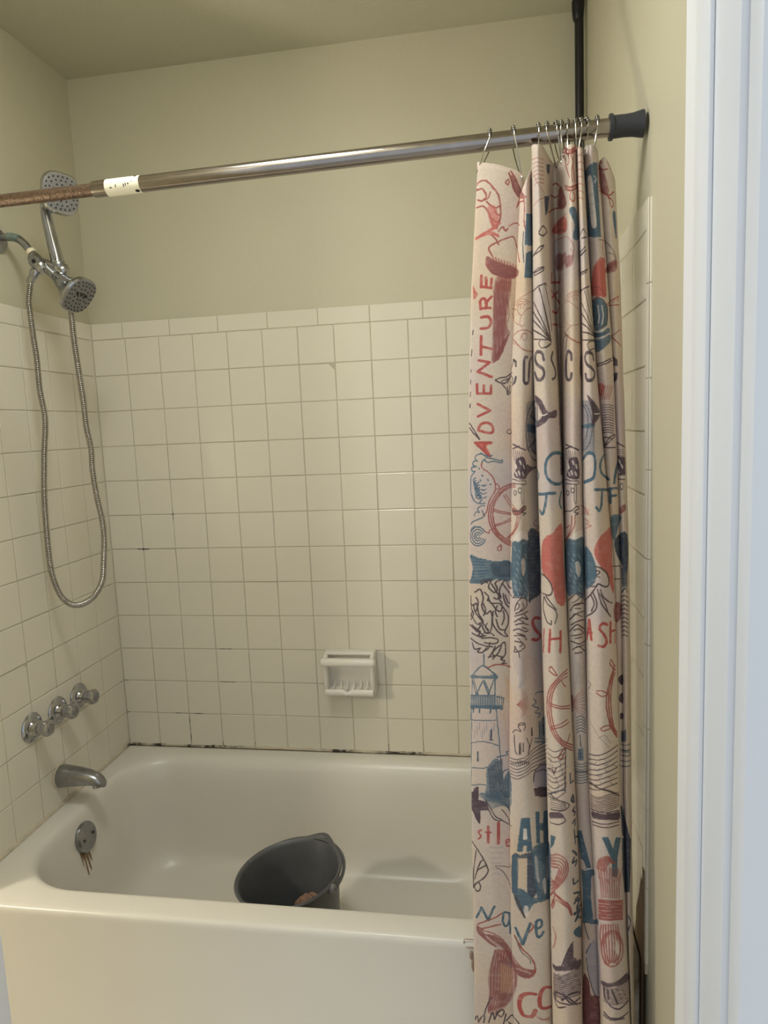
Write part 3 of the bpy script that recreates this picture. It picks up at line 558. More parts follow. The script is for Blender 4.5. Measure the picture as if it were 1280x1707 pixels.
# the print, drawn stroke by stroke on the cloth (units: half millimetres along the cloth and above the floor)
PRINT = (
'|R,2.8,1.00;17,3593,0,4,2,0,2,2,1,0,2,2,2,-1,6,3,13,1,8,-2,14,-14,11,-18,3,-1,2,-5,3,-2,0,-2,7,-11,7,-31,1,-16,1,-7,0,-16,-2,-17,-2,-2,0,-3,-5,-13,-1,-5;21,3575,-12,4,14,-3,2,0,-18,5,20,-5,8,2,8,-1,10,-15,4,-10,-1,-5,-3,-4,0,-2,-3,0,-6,-4,-3,0,-17,6;21,3518,21,2,6,-1,9,-8,11,-20,14,-45|R,2.4,1.00;45,3538,10,1,7,4,3,6,0,0,0,2,1,2,2,9;58,3533,8,-11,13,-12,4,-2,6,0,5,3,0,1,3,0;83,3498,9,-14,4,-1,5,3;78,3473,10,-12,4,0,7,4|C,3.5,0.45;68,3516,12,-2;65,3512,18,-2;65,3509,6,-2,2,1,12,-2;65,3505,22,-3;65,3502,6,-1,0,-1,4,1,1,-1,12,-1;65,3498,14,-3,10,0;65,3494,18,-3,5,1,2,-2;66,3490,26,-3;67,3486,26,-3;68,3483,25,-3;69,3479,5,0,9,-3,3,1,2,-1,6,0;70,3476,24,-3;71,3472,23,-3;71,3467,8,-2,15,0;73,3464,21,-3;74,3460,20,-3;76,3456,18,-1;77,3452,15,-1;79,3449,11,-2;82,3444,6,0|C,4.9,1.00;25,3414,15,5,0,1,3,1,6,4,1,-1,3,3,2,0,0,1,7,2,8,5,1,-1,0,2,1,-1,1,2,13,5,0,1,1,-1|C,3.6,1.00;42,3419,10,2,0,2,4,-1,2,1,9,1,28,-6;66,3432,15,-5,2,-2,1,0,14,-12|C,3.2,1.00;77,3441,11,9,1,-1,0,2,3,1,9,3|R,2.4,1.00;78,3419,13,-15,9,-18;98,3428,0,3,2,1,7,10,2,1,4,-2,2,-7,5,-5,0,1,2,0,0,3,4,4|R,2.0,1.00;128,3445,15,9,6,1,7,0,7,-4;242,3442,11,-4|R,2.4,1.00;81,3351,-10,21,0,7,2,4,2,0,0,1,4,4,1,-1,4,3,1,-2,0,2,3,2,5,0,3,3,3,-1,5,4,36,13,6,-4,4,-7,8,-23,3,-4,1,-8;242,3358,7,-8,0,-4,2,0,0,-4,4,-7,0,-3,6,-16;67,3348,-2,-10,1,-15,5,-11,6,-10,11,-11,18,-10,10,-2,3,-2,16,0,27,6;240,3279,10,-2|D,3.5,0.75;69,3347,2,-1;69,3343,7,-1;69,3339,2,1,1,-1,5,0,4,-1;70,3335,18,-2;71,3332,25,-3;71,3328,36,-3;72,3324,45,-4;73,3321,11,-1,4,-2,6,1,2,-2,33,-1;74,3317,2,-1,11,0,1,-2,52,-2;75,3313,7,-1,1,-1,9,1,12,-2,30,-1,4,-1,11,0;77,3308,12,0,1,-2,5,2,3,-2,32,-2,29,0;78,3304,37,-3,20,1,5,-2,22,0;244,3295,4,-2;79,3301,21,-1,1,-2,8,2,2,-2,20,-1,6,1,5,-1,20,0;240,3292,14,-3;82,3297,19,-2,3,-1,58,-1;241,3288,15,-3;85,3293,23,-2,2,1,4,-1,12,0,6,-2,9,0,2,2,19,-2;242,3285,14,-4;91,3289,48,-4,23,1;237,3281,18,-3;100,3285,9,-2,2,2,19,-2,32,0;240,3278,13,-3;109,3280,20,0,6,-2,7,1,20,0;242,3273,5,-1;124,3275,29,-1|R,2.0,0.80;83,3348,4,-13;92,3344,4,-14;101,3339,4,-13;110,3335,4,-13;119,3331,3,-14;128,3327,3,-14;136,3323,4,-14;146,3319,4,-13;157,3315,5,-13|R,2.4,1.00;122,3619,7,-20,5,-18,3,-8,0,-4,5,-9,10,-15,7,-5,5,-1;241,3530,21,-6,9,-2,20,1;128,3624,20,-31,0,-2,11,-19,3,-2,2,-6,2,0,4,-7;257,3543,5,-5,17,-12|R,2.0,1.00;122,3599,-3,-4,-2,0,-3,-4,0,-5,7,-6,2,5,1,8|D,3.5,0.60;130,3609,2,-1;130,3605,5,0;131,3602,7,0;131,3597,10,0;132,3594,11,0;133,3591,13,-1;134,3587,15,0;135,3583,15,0;135,3579,18,0;136,3576,20,0;137,3572,12,-1,10,1;139,3569,23,0;141,3565,24,0;142,3561,11,-1,16,2;145,3558,25,0;259,3545;147,3554,22,0;256,3542,7,-2;150,3551,18,0;252,3540,16,-5;154,3547,10,0;244,3538,27,-8;158,3543,7,0;245,3534,25,-7|R,2.4,1.00;154,3511,10,13;241,3516,24,-4,10,0|R,3.2,0.90;274,3520,2,-4,1,-10,2,-2,0,-7,1,-1,1,-23,-2,-8,1,-5,-1,-7,0,-9,2,-1,0,-11,4,-4,-1,-2,5,-9,1,0,2,-4,1,-1,0,-2|R,2.0,1.00;163,3537,-12,-32|B,3.5,0.95;294,3465,17,0,26,7;295,3461,19,1,23,5;295,3457,22,2,19,5;294,3454,18,1,24,5;294,3451,21,1,20,5;294,3446,23,'
'3,18,4;293,3443,20,1,21,6;293,3440,19,0,22,6;293,3436,22,1,19,5;293,3432,25,2,19,5;292,3429,21,1,23,5;292,3425,24,2,20,5;292,3421,18,1,25,6;290,3418,20,1,25,5;290,3415,18,0,26,5;290,3411,22,0,22,5;289,3407,22,1,23,5;289,3404,20,0,25,5;289,3400,25,1,20,5;289,3396,23,1,21,5;288,3393,27,1,21,5;288,3390,21,0,26,5;288,3386,20,0,26,5;287,3382,25,1,22,5;287,3379,23,0,24,5;287,3375,23,0,24,5;287,3371,22,0,24,5;310,3368,23,4;329,3350,3,1;307,3343,25,4;296,3339,19,1,16,4;296,3335,17,1,18,3;295,3331,17,1,19,3;295,3328,16,1,20,3;295,3325,14,0,22,3;294,3321,20,1,16,3;294,3317,19,1,17,3;294,3314,18,0,18,4;293,3310,17,0,20,4;293,3306,16,0,21,4;292,3303,15,0,22,3;292,3299,21,1,16,2;292,3296,19,0,18,3;291,3292,19,0,19,3;291,3289,18,0,20,2;291,3285,15,0,22,2;290,3281,14,0,24,3;290,3278,22,0,16,3;290,3274,20,0,18,3;289,3270,20,0,19,3;289,3266,18,0,21,3;288,3264,16,-1,23,3|N,2.4,1.00;278,3411,1,-4,-2,-2,0,-14,-1,-1,-1,-20,2,-10,-1,-12,2,-4,1,-11,1,-1,-1,-9,2,-3,0,-7|R,1.4,0.70;494,3643,21,-6,45,-5,24,2,28,5;504,3625,10,-2,49,-4,25,3,22,5;506,3611,19,-3,6,1,35,-3,16,2,26,6;512,3596,3,-1,3,0,2,1,44,-3,22,3,20,5;516,3581,17,2,30,-2,26,3,16,4;519,3567,12,2,34,-1,16,2,22,5;523,3552,0,1,9,3,32,-1,19,3,18,4;499,3599,22,-21,13,-16,18,-15,1,-2,10,-4,3,-2,32,-7;505,3490,9,1,1,2,4,-1,3,1,-1,1,3,-1,13,4,8,1,5,3,18,2,27,9|K,2.8,1.00;543,3399,10,6,1,2,13,8,12,4,10,-2,8,-2,6,-5,2,-4,-6,-6,-8,-6,-18,-7,-16,1,-14,6|K,2.4,1.00;341,3333;491,3331,8,0,9,4,5,0,6,4,-1,0,2,0,18,9,13,4,27,5,-13,-10,-10,-4,-2,-3,-2,1,-7,-4,-14,-2,-1,-1,-7,0,-2,-1,-21,0;497,3276,30,0,26,4,14,5,4,0,1,-2,-1,-4,-3,-3,-17,-6,-22,-4,-24,0|N,3.5,0.90;603,3518,24,6,23,8;602,3513,20,5,25,8;603,3510,23,6,21,8;603,3507,41,11;602,3503,25,6,16,5;603,3500,16,3,21,7;603,3496,35,9;603,3493,35,9;603,3488,31,9;603,3486,31,7;603,3482,27,6;604,3478,23,6;603,3474,24,6;605,3471,16,4;604,3467,9,2;603,3463,3,1;641,3632,30,12;640,3629,30,12;643,3626,26,10;641,3621,26,10;641,3618,24,9;643,3614,22,9;643,3611,19,8;656,3612,6,3|R,2.4,1.00;694,3585,2,2,10,4,16,4,12,-4,7,-4,11,-11,-5,6,-12,7;666,3544,6,2,21,2,47,-1|D,3.5,0.70;760,3570,0,0;758,3568,8,-4;755,3566,15,-8;753,3564,21,-12;752,3560,27,-14;750,3558,31,-17;749,3555,34,-18;748,3551,39,-20;746,3549,44,-23;746,3545,31,-17,17,-6;746,3541,33,-17,18,-7;744,3538,54,-26;744,3534,38,-18,17,-7;742,3532,35,-18,25,-11;742,3528,37,-19,24,-10;742,3524,37,-18,24,-10;742,3520,38,-19,23,-8;742,3517,42,-20,18,-7;744,3512,30,-15,24,-10;749,3507,37,-18|R,2.4,1.00;641,3478,30,17,19,9,12,4,20,3,9,-1,13,-5,1,1,31,-16,14,-4|C,3.5,0.70;780,3459,18,-7;763,3463,38,-17;752,3464,26,-12,18,-6,8,-4;741,3465,39,-17,25,-10;733,3464,16,-5,28,-14,29,-11;725,3461,11,-2,14,-5,21,-10,35,-14;716,3459,7,0,13,-3,71,-30;707,3454,16,1,17,-4,67,-29;697,3449,13,2,12,0,14,-2,71,-30;689,3444,22,3,11,0,12,-2,72,-30;681,3438,28,5,19,-1,16,-4,36,-17,26,-9;675,3433,34,7,18,-1,24,-7,20,-10,33,-12;674,3429,24,5,26,2,13,-3,16,-6,20,-10,29,-10;676,3426,26,6,27,0,24,-9,20,-9,25,-9;712,3428,17,0,8,-3,37,-15|R,2.0,1.00;669,3423,7,7,22,11'
',28,11,3,0,7,3,5,-1,22,4,2,-1,5,1,6,-1,5,2,4,-1,4,1,-1,1,2,1,3,-1,6,1,1,2;688,3423,24,7,25,2,28,-9,31,-13,6,-4|R,1.6,0.60;661,3364,17,16,0,2,19,14,10,5,17,3,17,0,38,-11,23,-5|D,3.5,0.35;790,3340,10,-3;780,3339,23,-7;772,3339,32,-11;767,3337,38,-13;763,3335,42,-14;758,3333,47,-16;754,3331,51,-18;750,3329,53,-19;747,3326,55,-19;743,3324,37,-14,19,-5;739,3321,45,-16,9,-2;737,3317,9,-2,40,-14;733,3314,13,-2,30,-11;729,3312,17,-4,21,-8;727,3308,12,-2,19,-6;725,3304,21,-4;722,3302,12,-2|R,2.0,1.00;800,3673,-1,0,1,0,6,-7,10,-8,11,-4,8,-2,7,1,12,5,17,13,2,0;796,3673,16,-17,18,-8,10,0,11,4,22,15;790,3673,6,-4,5,-8,11,-10,9,-5,16,-4,16,6,20,12|R,2.4,1.00;780,3671,17,-11,8,-8,12,-7,10,-4,8,-1,6,0,10,3,11,6,15,11|R,2.0,1.00;787,3660,2,-2,1,-10,1,-2,-1,0,1,-4,2,-1,0,-5,2,-1,-1,-2,2,-3,6,-20,10,-19,2,-2,0,-2,14,-21;809,3649,7,-9,0,-2,3,-3,1,-4,5,-4,0,-4,1,0,0,-2,-2,-1,0,-2,-5,-2,0,-1,-2,1,-1,-2,-7,0;857,3641,0,-4,-1,-1,0,-5,-4,-10,0,-8,-1,-1,-1,-15,2,-4,0,-12,2,0,-1,-6,2,0,-1,-5,2,0,-1,-5,2,0,-1,-5,2,0,0,-9;836,3635,5,-6,3,-2,1,-2,3,-2,3,-6,-1,-11,-6,-9,-1,-7,-2,0,0,-22,1,0,0,-5,1,-1,0,-4,2,-2,-1,-2|R,3.2,1.00;795,3555,16,-12,11,-5,10,-4,16,2,11,5,17,10;800,3543,13,-10,9,-5,16,-4,15,4,23,15|R,2.4,1.00;839,3524,-9,-10,0,-2,-1,0,0,-4,-1,0,0,-2,3,-7,11,-9,4,-1,3,1,4,4,3,8,0,8,-3,2,0,3,-2,0,-1,3,-2,1|B,3.5,0.95;836,3469,17,0;828,3467,13,-2,16,2;826,3463,10,-2,13,0,10,2;827,3460,10,-2,10,0,15,3;829,3456,5,-1,16,0,13,2;832,3452,17,-1,17,4;836,3448,11,-1,18,4;839,3444,12,0,15,4;841,3440,16,2,10,2;844,3436,12,2,12,3;847,3434,21,4;850,3430,19,4;851,3427,18,5;853,3423,18,5;856,3420,14,4;856,3417,16,4;856,3413,15,4;855,3410,18,5;855,3406,18,5;854,3402,18,5;853,3398,21,6;850,3394,24,6;849,3391,24,5;849,3388,8,0,16,5;847,3384,13,2,13,4;847,3380,11,1,14,5;846,3376,11,1,15,4;849,3373,13,2,9,3;853,3370,13,3|R,1.6,0.70;811,3384,30,-28,5,-11,1,-9,-3,-15,-1,0,-4,-10,-11,-10,-2,-1,-1,0,-4,-4,-9,-4|D,3.5,0.40;818,3321,12,-4,11,-1;808,3321,14,-5,19,-3;805,3318,20,-7,16,-2;803,3315,23,-7,14,-2;802,3312,14,-6,23,-4;802,3308,15,-6,20,-3;802,3304,21,-6,11,-3;802,3300,16,-5,13,-3;802,3298,17,-7,8,-1;803,3293,19,-6;804,3289,10,-3|R,1.6,0.60;1061,3657,23,-6,17,-1,30,2,23,4,11,0;1263,3667;1059,3636,22,-7,24,-2,26,2,36,7,30,11;1052,3616,28,-8,25,-3,31,1,39,9;1041,3597,39,-11,30,-4,27,1,22,4;1023,3581,50,-16,28,-5,29,-1,19,2;887,3554;1023,3558,39,-12,40,-9,22,-2,17,2;879,3528,7,4;1022,3536,47,-14,36,-9,30,-1;876,3505,10,4;1021,3514,17,-6,59,-15,16,-4,16,-1|K,2.4,1.00;1067,3382,3,2,11,2,3,2,2,-1,1,1,7,2,3,2,11,2,10,-2,17,-6,6,0,0,-2,6,0,-1,-2,4,0,-2,-4,4,0,0,-1,-14,-6,-28,-4,-24,0;1043,3333,28,-4,23,2,27,8;1035,3325,14,-4,31,-2,14,1,4,2,4,-1,28,9;892,3269;1043,3266,27,-4,24,-1,24,3,20,6|B,3.5,0.92;1297,3608,15,7;1288,3603,3,-1,7,2,14,7;1284,3601,3,-2,7,0,17,9;1281,3599,7,-4,5,0,10,4,8,5;1278,3599,9,-6,8,0,16,7;1274,3597,7,-5,7,-3,8,0,14,7;1270,3597,13,-10,7,-2,6,1,14,7;1267,3596,13,-11,7,-3,10,1,12,6;1268,3591,15,-11,5,-2,8,0,13,7;1267,3589,15,-12,7,-3,9,2,10,5;1268,3584,14,-10,6,-3,11,1,9,5;'
'1269,3581,14,-11,5,-2,8,0,12,6;1268,3577,10,-8,9,-5,8,0,12,6;1269,3573,13,-9,5,-3,7,0,13,5;1270,3569,13,-10,6,-2,9,1,9,4;1270,3565,17,-12,8,0,11,5;1270,3562,9,-7,9,-5,6,0,12,5;1270,3558,12,-9,7,-3,7,1,10,4;1271,3553,9,-6,8,-4,7,0,11,5;1272,3549,16,-10,11,2,7,3;1272,3546,11,-9,7,-2,6,1,10,5;1272,3543,10,-8,6,-3,7,0,11,5;1272,3539,8,-7,8,-4,8,1,9,4;1272,3535,11,-8,7,-2,8,1,7,4;1273,3531,9,-7,6,-2,9,0,9,4;1273,3527,15,-9,9,1,8,4;1273,3524,14,-9,11,1,7,3;1273,3520,10,-7,5,-2,9,0,8,4;1273,3517,8,-6,8,-4,7,1,9,3;1272,3513,7,-5,8,-4,8,0,10,3;1273,3509,10,-6,5,-2,7,0,10,4;1273,3506,8,-6,8,-3,7,0,9,4;1272,3503,15,-9,8,0,10,3;1272,3499,11,-7,5,-2,7,0,10,3;1272,3496,10,-8,7,-2,7,0,9,4;1272,3493,15,-10,8,0,10,3;1271,3489,12,-8,5,-2,9,1,7,2;1271,3486,11,-8,7,-2,7,0,9,4;1271,3482,16,-10,8,0,10,4;1272,3478,16,-9,6,0,10,3;1271,3475,11,-8,7,-2,7,0,8,3;1271,3471,16,-10,8,0,9,4;1271,3468,17,-10,6,0,10,3;1270,3464,13,-8,6,-2,10,1,5,2;1270,3461,17,-10,9,0,8,4;1270,3457,10,-6,8,-4,6,0,10,4;1270,3454,13,-9,6,-2,8,1,7,2;1269,3451,18,-11,9,0,7,3;1269,3447,11,-7,8,-4,6,0,10,3;1270,3444,16,-10,7,-1,10,3;1269,3440,18,-10,8,0,8,2;1269,3437,16,-10,10,-1,9,3;1269,3433,17,-10,7,-1,10,3;1268,3430,12,-9,7,-2,9,0,7,2;1268,3426,19,-11,8,0,8,3;1268,3422,12,-7,9,-4,14,3;1268,3419,19,-10,9,0,7,2;1267,3416,20,-12,8,0,7,3;1267,3413,15,-10,6,-2,6,0,9,3;1268,3409,18,-11,5,-1,12,3;1267,3404,20,-10,7,0,8,2;1267,3402,18,-11,9,-1,8,2;1267,3398,19,-11,6,-1,10,3;1266,3394,21,-10,8,0,8,2;1271,3388,10,-6,7,-3,7,0,8,3;1283,3378,9,-2,12,3|W,3.5,0.75;1280,3572,3,-1;1279,3569,5,-3;1279,3566,6,-3;1278,3564,7,-5;1278,3560,8,-5;1278,3556,8,-5;1278,3553,9,-6;1278,3549,8,-4;1278,3546,9,-5;1278,3543,9,-6;1278,3539,9,-5;1278,3534,9,-4;1278,3532,9,-6;1278,3528,9,-6;1278,3524,9,-4;1278,3521,10,-5;1278,3517,9,-5;1278,3513,6,-4,4,0;1278,3509,10,-4;1279,3506,9,-5;1279,3502,9,-4;1279,3499,9,-4;1279,3495,9,-5;1279,3492,5,-4,4,0;1279,3488,10,-4;1279,3484,10,-4;1280,3480,9,-4;1279,3477,6,-3,4,-1;1280,3474,9,-5;1280,3469,9,-4;1280,3465,5,-2,5,-1;1280,3463,9,-4;1280,3459,10,-4;1280,3455,7,-3,3,0;1280,3451,10,-3;1280,3448,10,-4;1280,3444,7,-3,3,0;1281,3440,9,-3;1281,3437,9,-3;1281,3433,6,-3,4,0;1281,3430,9,-3;1281,3425,9,-2;1282,3423,2,-2,6,-1;1282,3418,8,-2;1282,3415,8,-3;1283,3411,6,-2;1284,3407,3,-2|L,2.8,1.00;1296,3568,5,-3,2,-4,-7,-13|C,3.5,0.85;1300,3307,5,1;1296,3302,11,3;1293,3299,4,0,11,3;1290,3295,9,0,9,3;1288,3292,7,-1,14,4;1286,3289,5,-2,7,1,11,3;1285,3285,11,-1,13,3;1283,3283,5,-2,7,0,14,4;1282,3279,11,-2,16,4;1280,3277,7,-3,10,0,12,3;1280,3272,7,-2,9,0,13,3;1279,3269,9,-3,11,0,10,3;1278,3266,11,-4,9,1,10,3;1277,3263,10,-4,10,0,11,3;1277,3260,10,-4,9,0,12,3;1276,3256,12,-5,11,1,9,3;1275,3254,15,-6,18,3;1274,3250,13,-5,10,0,12,3;1274,3247,14,-6,8,0,12,3;1273,3243,15,-6,11,1,9,3;1273,3240,9,-5,9,-2,17,4;1272,3237,15,-7,10,0,12,3;1271,3233,16,-7,9,0,12,4;1270,3230,11,-5,8,-2,10,1,10,2;1270,3226,10,-4,11,-3,17,3;1270,3223,17,-7,10,0,12,2;1269,3220,19,-8,8,0,13,3;1268,3216,21,-8,10,1,9,3;1268,3213,15,-7,8,-1,17'
',3;1267,3210,20,-9,10,0,11,3;1268,3205,20,-8,8,0,11,3;1269,3201,19,-7,17,2;1269,3197,17,-6,6,-1,12,2;1273,3193,14,-6,11,0;1282,3185,5,-1|R,2.4,1.00;1324,3607,8,4;1382,3611,17,-13,5,-1,6,2;1308,3543,9,-2,11,2;1380,3545,2,0,7,-8,10,-14,8,-7,6,-1,7,3,11,11,1,0;1315,3531,13,3;1380,3537,11,-8,14,-15,3,-5,0,-4|R,2.0,1.00;1409,3510,9,-7,2,0,6,-5,1,-4,-1,-12,-4,-4,-2,0,-5,4,-3,6,-1,17;1391,3632,0,-1,4,-11|D,3.5,0.45;1381,3625,0,0;1328,3619;1380,3622,7,-3;1323,3613,9,5;1383,3617,5,-2;1321,3609,8,3;1380,3614,10,-4;1321,3605,11,6;1382,3611,10,-5;1319,3601,10,5;1381,3608,12,-6;1318,3597,15,7;1382,3604,12,-7;1317,3593,13,6;1381,3600,14,-7;1317,3589,11,4;1380,3597,16,-8;1316,3585,10,5;1382,3593,15,-8;1316,3581,13,6;1381,3589,17,-8;1315,3578,17,7;1382,3585,17,-7;1316,3574,13,7;1381,3582,19,-8;1315,3570,13,6;1380,3579,21,-9;1316,3567,14,7;1381,3574,21,-8;1316,3563,12,5;1380,3571,23,-9;1316,3560,15,7;1382,3568,22,-10;1316,3556,13,6;1380,3564,16,-7,8,-2;1318,3554,14,6;1382,3560,16,-7,7,-2;1319,3551,10,4;1381,3557,16,-8,9,-2;1323,3548,10,5;1382,3552,19,-8,5,-1;1331,3549;1381,3549,19,-8,7,0;1385,3544,15,-7,8,0;1389,3539,10,-5,9,-1;1393,3534,8,-4,8,0;1397,3528,5,-2,7,0;1406,3522,-1,0|B,3.5,0.90;1429,3464,1,1;1426,3460,5,1;1425,3456,7,2;1425,3453,8,1;1425,3449,7,1;1424,3445,9,2;1425,3441,8,2;1425,3438,9,2;1425,3434,8,2;1426,3431,7,2;1426,3428,8,1;1426,3423,7,2;1427,3420,6,1;1427,3417,6,0;1428,3413,5,2;1429,3410,4,1;1429,3407,4,0;1429,3402,3,1;1429,3398,4,2;1430,3396,3,0;1431,3392,1,0;1432,3389,0,0;1432,3385,0,0;1432,3381,-1,0|K,1.6,0.70;1299,3366,13,3,6,0,13,4;1384,3372,11,-11,8,-12,2,-6,3,-1,3,-6,7,-7,0,-2,5,-7,0,-6,2,0,0,-4,-1,-9,1,0,-3,-22|D,3.5,0.50;1421,3302,3,1;1412,3298,14,2;1405,3294,22,2;1401,3291,25,1;1396,3289,5,-2,25,2;1392,3286,10,-3,23,2;1386,3285,18,-5,20,1;1325,3280,3,1;1380,3283,25,-7,16,1;1313,3272,17,5;1382,3278,19,-6,18,1;1308,3268,21,6;1381,3275,20,-6,10,0;1305,3263,26,7;1382,3270,16,-4;1305,3260,4,1|R,1.6,0.60;1317,3383,-1,-1,-5,-21,-3,-20,1,-14,1,0,0,-3,4,-17,2,-1,-1,-2,2,-2,0,-4,3,0,-1,-2,2,-1|R2,4.6,1.00;53,3287,1,-38|R2,4.1,1.00;66,3280,2,-12,0,-19|R2,4.4,1.00;54,3251,29,-8|R2,4.1,1.00;83,3274,-1,-31;55,3175,-3,25,4,8,5,3,3,-1,3,-4,4,-9,0,-19;55,3177,5,-1,5,2,4,-2,0,1,10,0,4,-1;69,3195,2,2,0,0,1,2,2,2,1,0,1,3,9,10|R2,4.4,1.00;58,3147,6,0,1,2,5,-2,1,2,3,0,1,-2,3,0,6,-8,3,-11,-4,-13,0,0,-5,-5,-9,-2,-4,1,-2,-1,-6,1;59,3083,1,-63|R2,4.1,1.00;60,3048,32,-11|R2,4.4,1.00;54,3001,33,-9,-4,-3,0,-2,-1,0,-5,-3,-6,-6,-1,1,-4,-5,-13,-10,-1,-2,22,-10,3,-2,4,-1,5,-4,9,-3|C,2.8,0.80;24,3254,0,0;24,3251,3,-1;25,3248,5,-1;25,3245,5,-1;25,3242,7,-1;26,3238,9,-1;26,3235,11,0;26,3233,15,-3;28,3229,12,0,2,-1;28,3226,13,-1;28,3223,12,-1;28,3220,10,0;30,3217,6,-1;30,3214,4,0|K,2.5,1.00;30,3105,-2,-13;26,3038,-2,-19|K,2.2,1.00;25,2971,-1,-9;24,2935,0,-9,-1,0,0,-4|D,3.2,0.30;99,3277,10,-1;97,3274,41,-3;95,3270,8,0,10,-2,7,2,1,-2,14,1,7,-1;95,3267,13,0,2,-1,21,-2,6,2,5,-2;94,3264,28,-2,2,-1,4,1,14,-1;94,3260,14,-1,2,1,2,-1,12,-1,14,1,4,-1;94,3257,30,-1,4,-2,8,2,6,-1;94'
',3254,48,-3;94,3250,48,-2;93,3247,22,-1,0,-1,9,0,2,1,2,-1,14,0;93,3245,1,-2,10,0,3,-1,1,1,21,-1,3,-1,10,0;93,3240,49,-3;93,3237,8,-2,5,1,2,-1,1,1,33,-2;93,3233,7,-1,7,1,35,-3;93,3230,4,0,1,-2,4,2,8,-2,2,1,7,0,1,-1,22,-1;93,3226,48,-2;93,3223,10,0,12,-2,6,1,1,-2,1,2,18,-2;93,3220,15,0,2,-2,12,0,11,0,8,-1;93,3216,29,-1,2,-1,2,1,14,-1;93,3212,5,2,10,-2,2,1,2,-1,28,-1;93,3210,31,-2,3,-1,11,0;93,3206,45,-2;93,3203,33,-2,2,-1,9,1;92,3200,44,-3;93,3196,43,-2;93,3193,3,-1,8,1,31,-2;93,3190,42,-3;93,3186,7,-1,34,-1;93,3182,2,-1,11,1,1,-2,10,1,11,-1,2,1,4,-1;93,3179,40,-3;93,3176,39,-2;93,3172,4,-1,9,1,2,-1,23,-1;93,3169,38,-2;93,3165,14,0,2,-1,12,0,1,-1,3,1,5,-1;93,3162,10,-1,5,0,3,-1,19,0;94,3159,14,0,2,-2,11,0,1,-1,4,1,3,0;94,3155,4,0,2,-1,9,1,3,-2,2,2,16,-2;94,3152,14,0,3,-1,11,0,3,-2,2,2,3,-1;94,3149,16,-1,3,-1,3,1,14,-1;93,3145,16,0,3,-1,12,0,2,-2,4,1;94,3142,36,-2;94,3138,6,1,1,-1,29,-2;94,3135,37,-2;94,3132,17,-2,2,2,1,-2,17,0;94,3128,38,-2;94,3124,7,0,3,-1,8,1,3,-1,17,-1;94,3121,39,-2;94,3117,40,-2;94,3114,41,-2;94,3111,41,-2;94,3107,42,-2;94,3104,21,-1,14,0,1,-1,8,-1;95,3100,34,-1,3,-1,7,0;95,3097,22,-1,13,0,5,-2,7,1;95,3094,50,-2;94,3090,51,-2;94,3087,10,0,1,-1,8,1,4,-1,27,-1;95,3084,36,-2,4,-1,9,1;95,3080,32,0,5,-2,5,1,3,-2,2,2;95,3077,9,0,2,-1,11,0,3,-1,2,1,20,-1;95,3073,46,-2;95,3070,22,-1,2,-2,2,2,11,-1,3,-1,4,0;95,3066,19,-1,1,1,3,-1,9,0,11,-1;96,3063,14,0,10,-2,2,1,9,0,2,-1,4,0;96,3059,4,1,7,-2,9,1,3,-1,9,1,7,-2;95,3056,39,-2;95,3052,10,0,3,-1,9,1,2,-1,14,-1;96,3048,3,2,20,-2,12,0;96,3046,8,0,4,-2,10,2,1,-2,11,0;95,3042,7,1,11,-2,15,0;95,3039,33,-1;95,3035,31,-1;95,3032,6,1,5,-2,19,0;95,3029,28,-2;95,3025,27,-1;94,3022,7,1,7,-2,13,0;95,3018,24,-1;95,3015,9,0,1,-1,12,0;95,3011,20,-1;94,3008,19,-1;95,3004,16,0;95,3001,13,-1;96,2998,10,-1;96,2994,8,0;98,2990,3,0|D,2.8,0.60;97,3264,1,-6,-2,-36,0,-98,2,-38,-1,-15,2,-22,0,-49;102,3261,-1,-40,0,-19,-1,-84,4,-87,3,-28;107,3260,-3,-74,1,-101,-2,-35,0,-42;111,3262,1,-2,-3,-29,1,-7,-2,-17,1,-7,-1,-30,0,-159;115,3266,-1,-27,1,-6,-2,-15,1,-7,-2,-16,1,-7,-2,-29,0,-65,5,-79;120,3266,0,-15,-3,-25,1,-6,-2,-15,1,-6,-2,-15,1,-8,-1,-32,0,-49,-1,-36,0,-40;125,3263,-3,-22,1,-5,-1,-6,0,-5,-3,-44,1,-8,-2,-29,1,-34,-2,-33,0,-54;129,3260,-4,-42,1,-4,-2,-5,1,-6,-2,-12,1,-6,-2,-36,0,-64,4,-59;134,3260,-8,-90,1,-8,-2,-17,1,-19,-2,-32,1,-65;138,3261,-8,-79,1,-8,-3,-40,1,-19,-1,-18,0,-17,-1,-15,0,-32|R,1.6,0.90;101,3235,-1,29,2,13,3,-1,2,-4,-2,-42;111,3234,1,38,3,4,1,-1,2,-6,-2,-40;122,3233,1,38,1,3,2,1,2,-1,1,-11,-1,-19,0,-6,-1,-7,1,-3;134,3233,1,38,2,3,2,0,2,-4,-2,-42|D,1.6,0.80;142,3084,-4,-13,1,-2,-2,-2,0,-3,-3,-8,-1,-7,-2,-1,0,-4,-2,-2,-3,-15,-11,-27;139,3080,-3,-12,-6,-19,-2,-2,1,-1,-1,-2,-3,-12,-2,-2,-1,-5,-10,-27;136,3075,-3,-12,-2,-1,-5,-20,-4,-7,1,-2,-1,-2,-3,-10,-4,-6,1,-1,-1,-1,0,-3,-7,-14;134,3071,-4,-7,-3,-14,-21,-56;130,3068,-8,-26,-2,-2,1,-1,-2,-1,0,-3,-2,-2,-5,-17,-4,-6,0,-6,-4,-9,-2,-1;128,3063,-7,-15,1,-2,-2,-1,-5,-10,-7,-23,0,-1,-1,1,0,-4,-4,-6,-3,-11|R,1.3,0.70;158,3183,3,6;239,3186,10,1,2,2,5,0,6,3'
